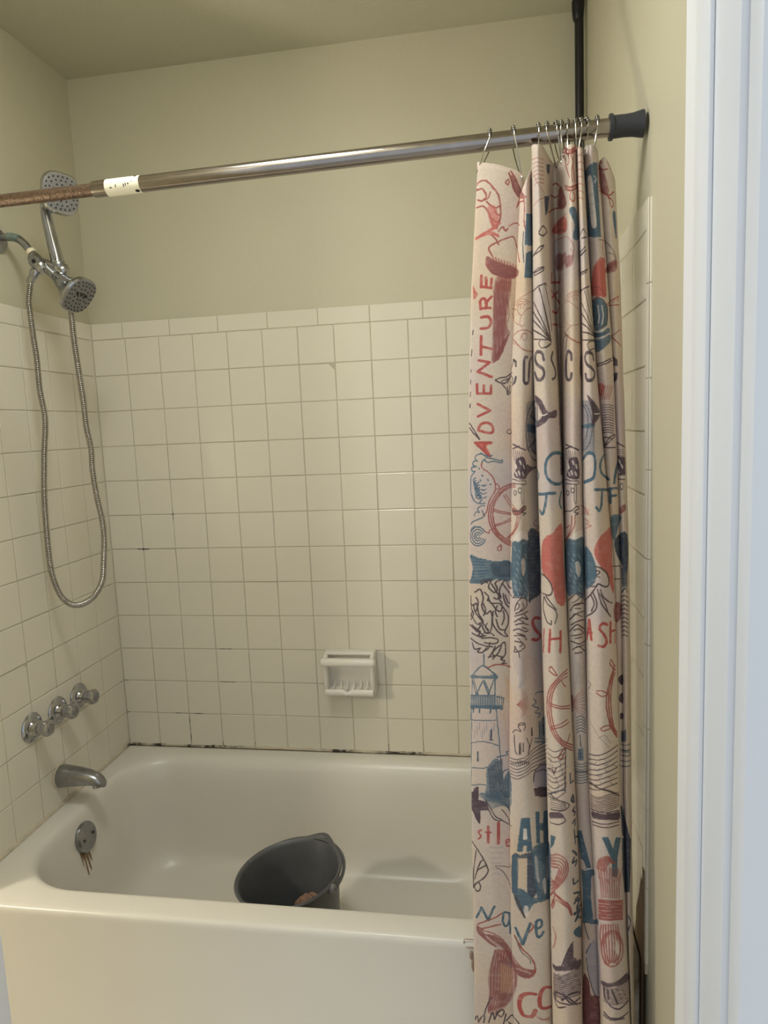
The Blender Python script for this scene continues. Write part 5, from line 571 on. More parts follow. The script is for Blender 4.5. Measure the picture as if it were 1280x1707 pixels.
'0|P,1.6,0.70;806,2681,-4,-16,2,-1,1,-5,7,-11;816,2679,-4,-16,7,-15;824,2677,-4,-17,6,-12;833,2675,-5,-14,0,-4,4,-9;843,2673,-7,-14,-1,-5,4,-6|W,3.8,0.90;813,2631,5,-10;833,2644,5,-9;827,2610,4,-10;847,2631,3,-10;816,2605,3,-4,0,-4,2,-1;844,2606,4,-10|K,1.6,1.00;793,2581,20,-1,14,-3,22,1,6,-2,3,-4,0,-5,-7,-2,-23,2,-28,-1;840,2545,-1,-4,-8,-4,-6,4,0,8,3,4,3,1,7,-3,2,-6;817,2536,-1,-4,-4,-4,-6,0,-1,2,-1,7,4,6,6,-1,3,-6|K,1.6,0.70;841,2562,-2,-13,0,-10,-1,0,-1,-21,5,-15,3,-5;848,2562,-1,-59|K,1.9,1.00;785,2469,39,7,8,4,9,8,9,4,6,-4,-1,-6,-16,-6,-2,-3,6,-3,7,-1,5,-2,-4,-2,-9,-3|P,2.8,0.70;326,2633,6,0;325,2631,17,-2;325,2627,28,-2;368,2623,10,-1;325,2625,47,-5;325,2621,39,-4;324,2618,33,-3;324,2615,27,-3;324,2612,22,-2;326,2610,17,-2;326,2606,12,-1;327,2603,6,-1;329,2599,1,0|N,1.9,0.90;378,2645,-5,1,-11,6,-6,5,-2,3,-5,4,-4,5,-4,4,-1,3,-7,5,-2,7,-1,1,-5,9,-3,10,-1,1,-2,9,-1,1,0,4,-2,1,0,7,-2,2,0,14,-2,6,1,1,-1,16,1,0,0,8,1,0,1,14,3,7,0,4,6,16,8,11,1,3,12,8,22,8;484,2849,15,1|N,1.9,0.70;380,2669,-9,3,-10,7,-2,4,-4,2,-3,6,-2,1,-1,2,-2,1,-1,5,-4,2,0,4,-2,1,0,3,-2,1,-2,6,-2,0,-1,4,-5,29,0,25,5,21,3,3,-1,1,6,5,1,3,11,8,1,2,17,8;488,2826,12,0|T,2.8,0.90;321,2771,38,-2;321,2767,55,-1;485,2766,5,0;322,2765,54,-2;484,2763,6,0;322,2762,55,-2;489,2761;322,2759,55,-2;488,2757;322,2756,55,-2;487,2755;322,2752,55,-2;486,2751;323,2750,54,-2;485,2748;350,2745,27,-1;484,2745|T,2.8,0.80;334,2804,1,0;339,2801,5,0;346,2797,8,0;353,2794,8,0;358,2791,10,0;365,2788,10,0;370,2786,5,-1;486,2785,11,0;484,2782,17,0;496,2779,8,0;501,2776,5,0|N,2.2,1.00;334,2694,28,15,14,10,1,0,3,2;488,2723,0,0|N,3.6,0.22;503,2859,1,0;360,2856,6,1;487,2855,17,0;339,2853,28,0;490,2852,14,-1;324,2849,43,0;484,2848,20,-1;313,2845,54,0;488,2844,15,-1;313,2841,54,0;487,2841,16,-1;314,2837,53,0;486,2836,16,0;314,2833,53,0;484,2832,18,0;314,2829,57,0;489,2828,12,0;314,2826,57,0;488,2825,13,-1;314,2822,57,0;486,2821,15,-1;315,2817,56,0;485,2817,16,-1;315,2814,56,-1;483,2813,18,0;315,2810,58,-1;488,2809,12,0;315,2806,58,-1;487,2805,13,0;316,2803,57,-1;486,2802,13,-1;316,2799,57,-1;484,2798,15,-1;316,2794,59,0;488,2793,11,0;316,2791,59,-1;487,2790,12,0;317,2787,58,-1;486,2786,12,0;317,2783,58,-1;484,2782,14,0;317,2779,59,-1;489,2778,8,0;317,2776,59,-2;488,2774,9,0;318,2771,58,-1;487,2770,10,0;318,2767,58,-1;485,2766,11,0;318,2764,58,-2;484,2763,12,0;318,2760,59,-2;488,2759,7,0;319,2756,58,-2;487,2755,8,0;319,2752,58,-2;486,2751,8,0;319,2748,58,-2;484,2747,10,0;320,2744,58,-2;489,2743,5,0;320,2741,58,-3;488,2740,5,0;320,2737,58,-3;487,2736,5,0;320,2733,58,-3;485,2732,7,0;321,2729,57,-3;483,2727,9,0;321,2725,59,-3;488,2724,3,0;321,2721,59,-3;487,2720,3,0;321,2717,59,-3;486,2716,4,0;322,2714,58,-3;484,2712,6,1;322,2710,59,-4;489,2708;322,2706,59,-4;487,2704;323,2702,58,-4;486,2700;323,2698,58,-4;485,2696;323,2694,58,-4;482,2692;323,2690,59,-5;324,2686,58,-4;336,2681,46,-3;353,2676,29,-2;365,2672,17,-1;380,2667,2,-1|P,2.8,0.85;498,2868,4,0;499,2865,10,-1;500,2861,14,0;503,2859,16,-2;505,2855,17,0;507,2852,19,-1'
';509,2849,20,0;511,2846,20,-1;512,2843,21,-1;514,2840,20,-2;516,2837,20,-1;517,2834,21,-1;520,2831,19,-1;521,2828,20,-1;522,2825,21,-1;524,2822,21,-1;526,2819,22,-2;595,2817,0,0;528,2815,22,0;582,2814,15,0;529,2813,25,-1;574,2811,23,0;531,2809,68,-1;531,2807,67,-2;532,2803,65,-1;532,2801,65,-2;531,2798,63,-2;530,2795,59,-2;527,2792,29,0;523,2789,29,-1;519,2786,31,0;513,2784,33,-2;509,2781,33,-1;506,2778,31,-1;503,2775,28,-1;501,2772,24,-1;499,2769,21,0;498,2766,15,0;501,2763,0,0|W,2.2,1.00;514,2805,23,-4,18,6|W,1.9,1.00;497,2844,2,-3,2,-3,1,-3,3,-2,1,-4,6,-11,-1,-3,2,0,1,-6,0,-8,-4,-13|P,1.9,1.00;494,2865,2,-1,0,-3,5,-6,0,-2,1,0,0,-2,3,-3,-1,-3,2,0,0,-6,2,-1,-1,-3,2,-5,-3,-50|T,5.8,1.00;690,2661,-41,4,-65,10,-5,-1,-3,1,-11,-4,-16,-11,-6,-6,-6,-12,-1,-5,-1,-1,-1,-24,1,-1,0,-6,1,-1,4,-11,7,-8,11,-9,18,-7,20,-1,17,3,14,0|T,5.3,1.00;486,2532,57,7,31,0;535,2536,-4,-23,-1,-1,-3,-17,-2,-1,-1,-6,-1,0,-3,-12,-6,-9,-3,0,-4,2,-1,3,-2,0,-4,5|T,3.8,1.00;386,2610;487,2614,-1,-1,4,0,0,-1,6,-5,-1,-1,2,-1,0,-1,2,0,-1,-5,1,0,0,-2,-3,-7,-2,-1,-3,-4,-4,-2;387,2576,0,-2|P,2.8,0.60;610,2659,102,-6;609,2656,102,-6;609,2653,101,-6;612,2650,95,-7;610,2647,96,-6;610,2643,93,-6;609,2641,93,-6;609,2638,90,-6;608,2635,89,-7;608,2632,86,-7;610,2629,80,-7;609,2626,79,-6;609,2622,74,-6;608,2620,71,-6;608,2617,67,-6;607,2614,65,-6;607,2611,62,-5;608,2608,57,-6;608,2605,54,-5;607,2602,51,-5;607,2599,49,-5|T,3.8,1.00;605,2540,-2,0,-2,-7,-4,-7,-4,-13,0,-5,-2,-1,2,-2,-1,-5,9,-16|N,3.6,0.25;1054,2843,73,-3;1054,2839,73,-2;1054,2835,72,-2;1052,2831,73,-2;1052,2828,73,-2;1052,2824,73,-2;1052,2820,73,-3;1052,2817,72,-2;1052,2813,71,-2;1051,2809,72,-2;1051,2805,71,-2;1051,2801,71,-2;1051,2797,71,-2;1051,2793,70,-1;1051,2790,70,-2;1051,2786,69,-2;1050,2782,70,-2;1050,2778,70,-1;1050,2774,69,-1;1050,2770,69,-1;1050,2767,68,-2;1050,2763,68,-1;1049,2759,69,-1;1049,2755,69,-1;1049,2752,68,-2;1049,2748,68,-1;1049,2744,67,-1;1049,2740,67,0;1049,2736,67,0;1048,2732,68,0;1048,2729,67,-1;1048,2725,67,0;1048,2721,66,0;1048,2717,66,0;1048,2713,66,0;1046,2709,68,0;1046,2705,67,0;1046,2702,67,0;1046,2698,66,0;1046,2694,66,0;1046,2690,39,2,27,-1;1046,2686,31,1,35,0;1045,2682,30,1,36,0;1045,2679,27,1,39,-1;1050,2675,19,1,42,-1;1075,2672,35,0;1092,2668,18,0;1110,2664,0,0|N,1.9,0.90;1073,2830,11,-6,13,-19,0,-2,4,-7,3,-18,1,0,0,-6,1,-1,-1,-8,-1,-2,2,-2,0,-4,-2,-5,0,-11,-2,0,0,-5,-1,-1,0,-5,-10,-24,-9,-13,-14,-11|T,2.8,0.95;1092,2767,26,-1;1068,2764,54,-1;1036,2761,34,0,50,-1;879,2759,7,-1;1035,2758,41,1,36,-2;886,2755;1035,2755,60,0|P,2.8,0.85;1089,2860,0,0;1090,2857,4,0;1092,2855,6,-1;1093,2851,9,0;1095,2849,11,-1;1096,2845,15,0;1098,2843,17,0;1099,2839,21,0;1101,2836,24,0;1102,2834,27,0;1104,2830,30,0;1106,2828,31,0;1107,2825,34,-1;1108,2822,38,0;1108,2819,42,-1;1110,2816,44,-1;1111,2813,47,0;1112,2810,51,-1;1113,2807,57,0;1114,2804,59,-1;1115,2801,61,0;1114,2799,55,-2;1114,2796,50,-2;1114,2793,44,-1;1114,2790,40,-1;1114,2787,36,-1;1112,2784,33,-1;1112,2781,28,-1;1110,2778,26,0;1108,2776,24,-1;1107,2773,'
'20,-1;1107,2769,16,0;1105,2767,13,0;1105,2763,9,0;1104,2761,4,0|W,1.9,1.00;1125,2799,31,-1,24,7,12,1|N,1.9,1.00;1041,2832,19,-4,1,-2,8,-4,12,-14,6,-14,-1,-35,-3,-7,0,-6,-2,-4,0,-4,-4,-7,-1,-6,-1,0,-3,-11|T,5.8,1.00;1049,2649,10,3,16,15,12,4,9,-1,9,-3,5,-5,0,-3,2,-2,2,-18,-2,-23,-6,-21,-5,-8,-10,-6,-29,-10|T,5.3,1.00;1267,2658;1184,2658,-17,-2,-15,-6,-12,-13,0,-3,-2,-3,-1,-11,2,-10,3,-5,-1,-1,9,-9,16,-8,25,-4;1268,2582,5,-3,1,1,5,-4;1385,2638,-1,-3,-4,0,0,-2;1331,2632,-1,-1,-5,0,-1,-4,-3,0,0,-4,-3,-1,-1,-2,-1,0,0,-4,-3,-5,0,-3,-3,-4,0,-5,-4,-11,-6,-25|T,4.9,1.00;1106,2548,33,-2,40,-5;1269,2539,7,0;1139,2543,-2,-21,-1,0,-3,-21,-1,-1,0,-5,-1,0,0,-2,-1,0,-3,-9,-5,-6,-4,-1,-10,11,1,0;1283,2544,-2,-49|T,4.4,1.00;1285,2544,19,1,9,-2;1283,2518,7,2,16,0|R,1.6,0.70;865,2492,9,-4,8,-2;1041,2486,18,0,3,-1,2,-3,-5,-7,-5,-3,-18,-7;885,2464,-8,0,-3,-3,-3,0;1041,2485,17,-1,9,-5,0,-2,-1,-5,-10,-11;1067,2484,4,-13,0,-4,-2,-4;1078,2481,-5,-16,3,-2,4,1|C,2.8,0.60;1274,2899,7,-1;1272,2896,12,-2;1272,2893,13,-2;1272,2890,13,-2;1271,2887,14,-2;1271,2885,13,-2;1271,2881,12,-1;1271,2878,12,-1;1272,2875,10,-1;1272,2872,9,0;1272,2869,8,-1;1272,2866,7,0;1273,2864,5,-1;1273,2860,4,0;1274,2857,1,0|K,1.6,0.85;1277,2827,18,1,17,-5;1276,2818,18,2,18,-6;1276,2811,19,0,10,-2,6,-4;1275,2802,10,1,11,0,15,-6;1275,2793,17,2,18,-6;1274,2785,20,1,16,-6;1273,2776,6,2,16,0,14,-6;1273,2768,18,1,18,-6;1272,2759,15,2,11,-2,10,-4;1271,2750,19,2,13,-3,5,-3;1270,2742,20,2,13,-4,4,-2;1269,2734,21,2,15,-5,2,-2|R,1.6,0.60;1273,2847,10,44;1279,2846,10,45;1285,2846,11,45;1290,2845,14,46;1297,2845,15,46|K,1.9,1.00;1271,2684,21,35,12,6,9,0;1276,2693,-3,18,1,8,9,0,13,-4,1,-2;1276,2684,37,-1;1312,2721,-17,-13,-19,-20|P,2.5,1.00;1326,2699;1382,2698,7,0,21,-9,10,-2,9,-4|P,2.8,0.85;1384,2650,14,1;1386,2647,20,1,22,-2;1385,2644,21,1,22,-2;1387,2641,19,0,23,-1;1386,2638,19,1,24,-2;1386,2634,14,1,29,-1;1387,2632,18,1,24,-2;1387,2629,18,1,23,-2;1388,2625,17,2,23,-2;1388,2622,15,2,25,-2;1389,2620,28,0,10,-2;1389,2616,28,1,10,-1;1390,2613,27,1,10,-2;1390,2610,27,1,11,-1;1391,2608,25,0,12,-1;1391,2604,25,1,12,-1;1392,2602,24,0,11,-1;1391,2598,25,1,11,-2;1391,2595,25,1,11,-1;1392,2592,23,1,12,-2;1392,2589,23,1,11,-1|K,1.6,1.00;1412,2548,0,-3,-4,-4,-7,-3,-4,1,-3,4,0,10,4,4,4,3,7,-4,2,-4,1,-1,0,-3;1321,2574,7,-1;1379,2572,20,2,26,-3|W,3.5,1.00;1394,2639,5,-9;1387,2604,4,-7,3,-1;1405,2622,3,-3,0,-1,5,-4,-1,-1|P,1.6,0.60;1383,2675,26,0,20,-3;1381,2668,17,1,30,-4;1329,2661;1383,2661,13,1,32,-4;1327,2654;1382,2654,23,0,3,-1,19,-1|D,2.8,0.60;1416,2486,6,-1;1406,2484,19,-2;1401,2480,5,0,19,-2;1396,2477,9,1,20,-2;1391,2472,4,2,20,0,9,-2;1385,2469,12,2,17,0,8,-2;1382,2466,14,2,22,-1;1325,2463,4,-1;1385,2463,12,2,16,0;1324,2460;1381,2459,24,3;1328,2456;1381,2456,19,3;1380,2453,15,2|R,2.2,1.00;87,2457,2,-20,4,-13,8,-20,13,-19,1,-1,7,-9,4,-2,0,-2,9,-8,4,-2,2,-3,5,-2,3,-2,0,0,13,-5;242,2352,7,1;94,2457,5,-30,8,-20,8,-15,2,0,0,-2,6,-8,17,-15,12,-7,10,-4;242,2360,7,-1;102,2457,2,-23,3,-7,0,-5,4,-11,4,-6,0,-3,7,-10,6,-6,4,-3,0,-1,'
'17,-13,13,-6;241,2367,8,-1|R,1.7,1.00;292,2460,-8,-24,-5,-8,0,-2,-8,-13,-2,-2,-4,-7,-8,-8,-1,-2,-3,-1,-2,-3,-8,-4;163,2381,-9,-9;283,2460,-3,-16,-3,-4,1,-2,-11,-26,-7,-10,-10,-8,-8,-4;163,2386,-14,-11;276,2460,-5,-25,-8,-22,-9,-13,-12,-6;163,2390,0,-2,-1,1,-4,-2,-12,-9;108,2421,16,4,30,11,9,2;241,2442,4,1;108,2425,17,6,2,-1,0,2,1,-1,29,14,5,1;78,2402,6,-4,5,-1,0,7,2,3,16,6|R,2.0,1.00;126,2354,-8,-8,-2,-4,0,-5,6,-4,5,2,1,15|B,2.0,1.00;77,2374,-2,-7,-6,-9,-9,-6,-10,-1,-9,3,-11,10,-3,4,-4,11,1,15,1,0,0,2,6,9,8,8,7,4,4,1,11,-1,9,-6,5,-9;71,2377,-1,-6,-5,-6,-6,-5,-5,-1,-7,1,-6,5,-6,9,-3,7,1,10,2,3,2,6,10,8,5,2,7,-1,8,-6,3,-6;65,2379,-4,-7,-2,-2,-8,-1,-7,6,-3,8,3,11,6,5,9,0,5,-5,0,-2;59,2382,-3,-5,-5,1,-3,3,0,7,5,4,3,0,3,-3;27,2428,8,8,35,17;26,2404,4,3,1,5,8,5,0,2,6,1,17,-1|T,3.4,0.85;24,2315,8,1;24,2311,17,1;25,2308,25,0;28,2303,36,1;30,2300,48,1;30,2295,26,2,39,-1;135,2295,18,-2;33,2291,19,2,59,0,25,-2,1,-1,6,1,19,-2;240,2294,4,1;35,2288,71,1,56,-3;240,2291,11,2;35,2284,62,1,65,-4;241,2287,13,2;36,2281,76,0,50,-3;241,2283,16,3;37,2276,69,1,56,-3;242,2279,17,3;38,2272,31,2,61,-1,1,-1,10,0,3,-2,6,1,12,-1;242,2275,17,4;38,2268,88,1,1,-1,35,-2;242,2271,18,3;38,2264,69,2,55,-4;242,2268,18,2;37,2261,74,1,50,-4;237,2263,24,4;36,2256,19,2,58,0,48,-4;239,2259,22,4;35,2253,73,1,36,-2,1,-1,16,0;240,2256,20,4;35,2249,65,1,61,-4;240,2251,20,4;35,2245,14,1,65,0,47,-3;240,2248,19,3;33,2241,52,2,77,-4;240,2243,19,4;31,2237,70,2,61,-4;240,2240,16,3;30,2233,58,2,74,-5;240,2236,14,3;26,2228,54,3,23,-1;122,2230,40,-3;240,2233,11,2;24,2225,68,2;143,2224,13,0;21,2220,62,2;22,2217,48,2|L,1.4,0.35;35,2301,15,-1,15,-2,3,0,28,-5;35,2289,25,0,1,-2,6,1,29,-3;35,2277,30,1,31,-2;35,2266,61,1;35,2254,61,4;35,2242,61,8;35,2230,37,7,1,1,23,3|N,3.0,0.35;108,2291,52,-3;101,2288,61,-3;241,2289,5,1;99,2284,29,-1,34,-2;241,2286,11,1;97,2281,65,-3;241,2283,12,2;97,2278,65,-4;242,2279,13,3;97,2274,65,-4;242,2276,13,3;97,2270,31,0,34,-3;242,2272,15,3;98,2268,64,-4;242,2270,15,2;98,2264,64,-3;243,2266,14,3;100,2260,15,1,2,-1,44,-3;243,2263,14,2;101,2257,60,-3;239,2258,18,4;102,2254,42,-2,1,-1,16,0;240,2256,16,3;104,2250,27,-1,30,-2;244,2253,11,2;107,2247,54,-4;240,2249,12,2;111,2243,49,-3;240,2245,9,2;119,2240,38,-3|K,2.5,1.00;42,2184,4,1,11,10,4,0,2,-2,5,-13,-1,-3,3,-8,0,-10,-5,-23,4,-16,8,-14,5,1,6,7,4,3,2,0,2,-7,2,-10,0,-31,-2,-15,-4,-14,-6,-5,-5,0,-4,3,-3,3,0,3,-3,3,-6,19;50,2140,4,-28,8,-25,8,-18,7,-8,0,-4,9,-9;65,2214,15,12,11,4,5,-1,-1,-5,-7,-12,-1,-9,1,-1,1,-4,3,-1,5,-7,9,-6,4,1,6,9,-1,8,-5,10,-1,6,6,6,12,4;98,2215,5,-11,3,-3,4,-10,3,-3,2,-6,5,-7,0,-2,2,-1,0,-3,5,-5,-5,20,0,7,2,3,0,5,4,7,2,8,3,1,0,3,7,9;86,2165,6,-15,4,-5,22,0,5,-2,6,-5,3,-6,-3,-14,-2,-3,-7,0,-1,2,-6,4,-14,22,-7,8,-6,4;135,2178,1,-13,5,-18,4,-6,0,-2,11,-11;127,2140,23,-35,5,-13,-1,-24,-4,-9,-6,-9,0,-3,-3,-6,1,-7,10,-10;102,2116,-2,-34,1,-12,6,-13,9,-14,14,-14,10,-6,12,-1;24,2168,0,-7,1,-1,-1,-18,2,-1,1,-18,7,-10,3,-9,-5,-12,-9,-9;23,2103,4,-3,3,-5,1,0,16,-25,5,-3,3,0,6,-1,-2,-9,-4,-5,-3,-2,-6,2,-16,12;20,2063,7,-5,8'
',-4,10,-8,1,0,0,-2,4,-3,1,1,18,-11,0,-6,-2,-2,-6,-2,-1,2,-3,0,-27,11;65,2017,18,3,11,0,21,-5,0,-1,4,-4,-2,-8,-7,-4,-14,0,-6,2,-3,-1,-14,3;22,2013,10,-4,15,-9,1,1,0,-1,3,-2,11,-4,2,1,9,-4,27,-4;30,1998,7,-18,4,-5,6,0,13,6,-9,-15,5,-2,8,0,6,4,12,19;85,1948,2,1,12,18,2,1,7,9,14,12,6,2,0,-6,-8,-20,-20,-22;128,1991,6,8,3,2,4,0,3,-15,0,-24,-2,-7,-4,-5,-1,-3,-6,-6;112,2086,3,-14,2,-5,0,-4,5,-11,6,-5,13,-1;133,2213,15,-22,14,-17;242,2180,11,-4;145,2226,1,-4,8,-18,5,-6,3,-1;241,2203,12,1;37,2139,2,-15,5,-13,17,-25;77,2027,-21,-2|K,2.2,1.00;261,2172,7,8,10,4,30,-4,1,1,-8,9,-2,5,8,1,11,-2;269,2126,3,16,6,14,7,8,10,8,10,2,12,-1,6,-3,8,-11,1,-13,-2,-7,-4,-5,-14,-5,-14,-1,-24,-10,-2,-2;269,2107,15,6,14,3,27,1,11,2;267,2086,16,12,15,5,9,0,13,-5,12,-7;272,2077,13,5,20,2,16,-5,14,-8;263,2056,13,7,13,1,5,-3,8,-1,20,-10,9,-1,3,3;267,2038,16,4,20,-2,15,-7,10,-14;269,2019,13,0,11,-2,5,-1,15,-9,8,-11,-3,-2,-15,-3;271,1980,10,4,15,3;267,1999,15,-16,5,-8,0,-7,2,-5|T,3.0,0.80;321,2378,9,-1;308,2377,26,-5;259,2373,10,0;297,2375,22,-2,18,-4;259,2369,21,2;286,2371,27,-1,24,-5;257,2365,15,2,22,1,18,-1,27,-5;255,2362,36,3,25,-2,23,-5;255,2358,20,2,28,0,37,-6;255,2355,21,3,27,0,38,-6;254,2352,23,2,24,0,40,-6;255,2348,24,3,21,0,14,-1,27,-6;255,2345,26,3,16,0,20,-2,24,-5;254,2342,18,2,24,1,21,-2,24,-5;254,2338,20,3,19,1,18,-2,30,-5;254,2335,21,2,28,0,38,-6;254,2331,23,3,25,0,39,-7;254,2328,24,3,22,0,18,-2,23,-4;254,2325,26,3,19,0,18,-2,24,-5;254,2321,18,3,26,1,43,-7;254,2318,20,3,21,0,16,-1,30,-6;254,2315,37,3,29,-2,20,-4;253,2311,23,3,26,0,17,-2,21,-4;253,2308,25,3,23,0,39,-7;253,2304,27,4,19,0,18,-2,23,-5;254,2302,27,3,17,0,42,-7;254,2298,20,3,23,1,19,-2,24,-5;254,2294,15,3,25,1,16,-1,29,-6;254,2291,23,3,26,0,36,-7;254,2288,23,3,24,0,21,-2,17,-4;255,2285,25,3,20,0,39,-7;255,2281,26,4,18,0,13,-2,27,-5;255,2278,19,3,23,0,22,-2,20,-5;255,2275,20,3,20,1,20,-2,23,-6;255,2271,21,3,27,0,35,-6;255,2268,23,3,24,0,36,-7;256,2264,24,4,20,0,17,-2,21,-5;256,2262,26,3,17,0,39,-7;256,2258,19,3,22,1,14,-2,27,-6;256,2254,14,3,24,1,20,-2,24,-5;256,2251,21,3,25,0,36,-7;257,2247,22,4,23,0,36,-7;257,2245,23,3,19,0,21,-3,18,-4;257,2241,17,3,24,1,21,-3,19,-5;257,2238,19,3,20,0,22,-2,20,-5;257,2234,20,3,26,0,35,-7;258,2232,20,3,24,0,36,-7;258,2228,22,3,20,0,36,-7;258,2224,24,4,17,0,37,-7;258,2221,18,3,21,0,18,-2,21,-5;259,2218,17,3,19,1,22,-3,19,-5;259,2215,19,3,25,0,33,-7;260,2212,20,2,21,0,35,-7;260,2207,21,4,17,0,20,-3,17,-4;261,2205,14,2,23,1,20,-3,17,-4;261,2201,15,3,20,1,25,-4,14,-4;262,2198,16,3,24,0,15,-2,18,-5;263,2195,17,2,21,0,18,-2,16,-4;264,2192,17,3,20,0,21,-4,13,-4;266,2189,17,2,15,0,20,-2,17,-5;268,2186,17,2,20,-1,29,-7;270,2182,8,2,21,0;314,2182,20,-5;273,2180,13,1;321,2178,12,-4;324,2174,9,-3;328,2169,3,-1|N,3.0,0.75;352,2408,13,-3;350,2404,22,-4;347,2402,30,-7;344,2399,38,-8;342,2396,46,-9;341,2393,48,-10;486,2394;341,2390,48,-11;484,2390;341,2386,26,-6,3,1,0,-2,7,-2,13,-2;341,2383,49,-10;340,2380,50,-11;340,2376,49,-10;487,2377;340,2373,50,-11;486,2374;340,2370,50,-11;486,2371;339'
',2367,50,-11;484,2367;339,2363,51,-11;339,2360,20,-5,3,1,0,-2,28,-6;489,2361;339,2357,51,-11;488,2358;337,2354,53,-12;487,2354;338,2350,27,-6,13,-3,1,-2,11,-1;486,2351;338,2346,51,-11;485,2347,5,1;338,2344,52,-13;484,2344,6,1;338,2340,53,-12;489,2342;338,2337,53,-13;489,2338;338,2333,13,-2,39,-10;491,2335;338,2329,31,-7,2,1,6,-3,13,-3;487,2331,3,0;338,2327,52,-13;486,2327,4,2;338,2323,52,-13;485,2324,5,1;338,2320,52,-13;484,2321,6,0;338,2316,52,-12;489,2318,3,0;338,2313,53,-13;488,2314,3,1;338,2310,42,-10,0,-2,3,1,8,-2;488,2311,3,1;338,2306,53,-13;487,2308,3,0;338,2302,53,-13;486,2304,4,0;338,2300,52,-13;485,2301,7,1;339,2296,51,-13;484,2297,8,2;339,2293,52,-14;489,2294,3,1;339,2289,52,-13;488,2291,3,0;339,2286,52,-13;488,2288,3,1;339,2283,52,-14;487,2284,3,1;339,2279,52,-13;490,2281,2,1;339,2276,52,-14;485,2277,7,2;339,2272,52,-13;484,2274,8,1;340,2269,52,-13;489,2271,3,1;340,2266,37,-10,3,-2,8,0,0,-2,3,0;488,2268,3,0;341,2262,50,-14;488,2264,3,0;341,2259,50,-14;487,2261,3,1;341,2256,25,-8,4,0,1,-1,14,-4,6,-1;486,2258,4,0;341,2251,16,-3,34,-10;485,2254,5,0;341,2248,50,-13;484,2250,8,1;340,2245,16,-3,17,-6,18,-4;489,2248,3,1;340,2242,52,-14;489,2245,3,0;341,2238,19,-4,1,-1,11,-4,19,-5;488,2241,3,0;341,2235,35,-10,0,-1,4,0,11,-4;488,2237,3,1;341,2232,50,-14;487,2235,3,0;341,2228,50,-14;487,2230,3,1;341,2225,50,-15;486,2227,4,1;341,2221,49,-14;485,2223,5,1;341,2218,12,-4,4,0,0,-1,34,-10;484,2220;342,2215,49,-15;483,2216;342,2211,8,-2,27,-9,15,-3;342,2207,50,-14;341,2204,49,-14;342,2201,22,-6,15,-5,1,-1,2,0,8,-3;342,2197,17,-4,30,-10;342,2194,46,-14;342,2191,10,-3,1,-2,5,0,12,-5,18,-5;342,2188,44,-14;342,2184,15,-4,8,-4,15,-4,3,-2,1,1;342,2180,40,-12;342,2176,12,-3,2,1,0,-2,23,-7;342,2174,33,-11;343,2170,28,-9;343,2166,22,-6;342,2163,16,-5;343,2160,10,-3;343,2156,7,-1;344,2153,3,-1;344,2149,1,0|L,2.0,0.55;265,2350,6,-10;288,2342,8,-11;322,2327,7,-11;285,2320,7,-10;317,2308,9,-13;281,2299,6,-10;312,2287,10,-11;277,2279,7,-11;306,2268,10,-12;274,2257,6,-10;300,2247,0,-2,5,-3,4,-6;270,2235,1,0,5,-9;294,2226,9,-11;267,2214,1,0,5,-10;289,2205,5,-5,3,-5;323,2191,5,-9,0,-4|W,3.0,0.60;308,2310,11,-2;304,2307,17,-2;301,2304,22,-3;301,2300,23,-3;301,2297,23,-4;301,2294,24,-3;303,2290,22,-3;303,2287,22,-4;303,2283,23,-3;305,2280,21,-4;305,2277,21,-4;305,2273,20,-3;306,2270,19,-4;306,2266,18,-3;308,2263,15,-3;310,2260,11,-2;311,2256,9,-2;313,2252,3,-1|W,3.0,0.80;294,2407,20,-2;286,2404,15,0,23,-3;280,2400,28,0,20,-4;277,2396,20,1,34,-5;273,2393,33,0,28,-5;270,2390,15,1,20,-1,29,-4;267,2386,36,1,33,-5;265,2382,10,1,28,0,34,-5;262,2379,35,1;324,2377,15,-2;261,2375,30,2;332,2373,5,-1;259,2372,4,1;276,2373,11,1|L,1.7,0.60;263,2235,5,-9;270,2221,4,-9;275,2207,5,-9;281,2193,4,-10;288,2231,5,-9;295,2216,6,-10;304,2200,7,-10;314,2184,6,-10;323,2220,4,-11;329,2204,4,-11|N,1.7,1.00;261,2172,22,4,23,-1,16,-6,16,-12|K,1.7,1.00;347,2155,18,10,3,0,2,3,21,2;484,2187,8,3|R,1.7,0.70;376,2439,-10,-9,-1,-8,2,-3,11,-6,6,-2,4,-3,-5,-5,-10,-3,-3,-4,1,-2,7,-2,2,-2,2,0,5,-2|R2,5.2,1.0'
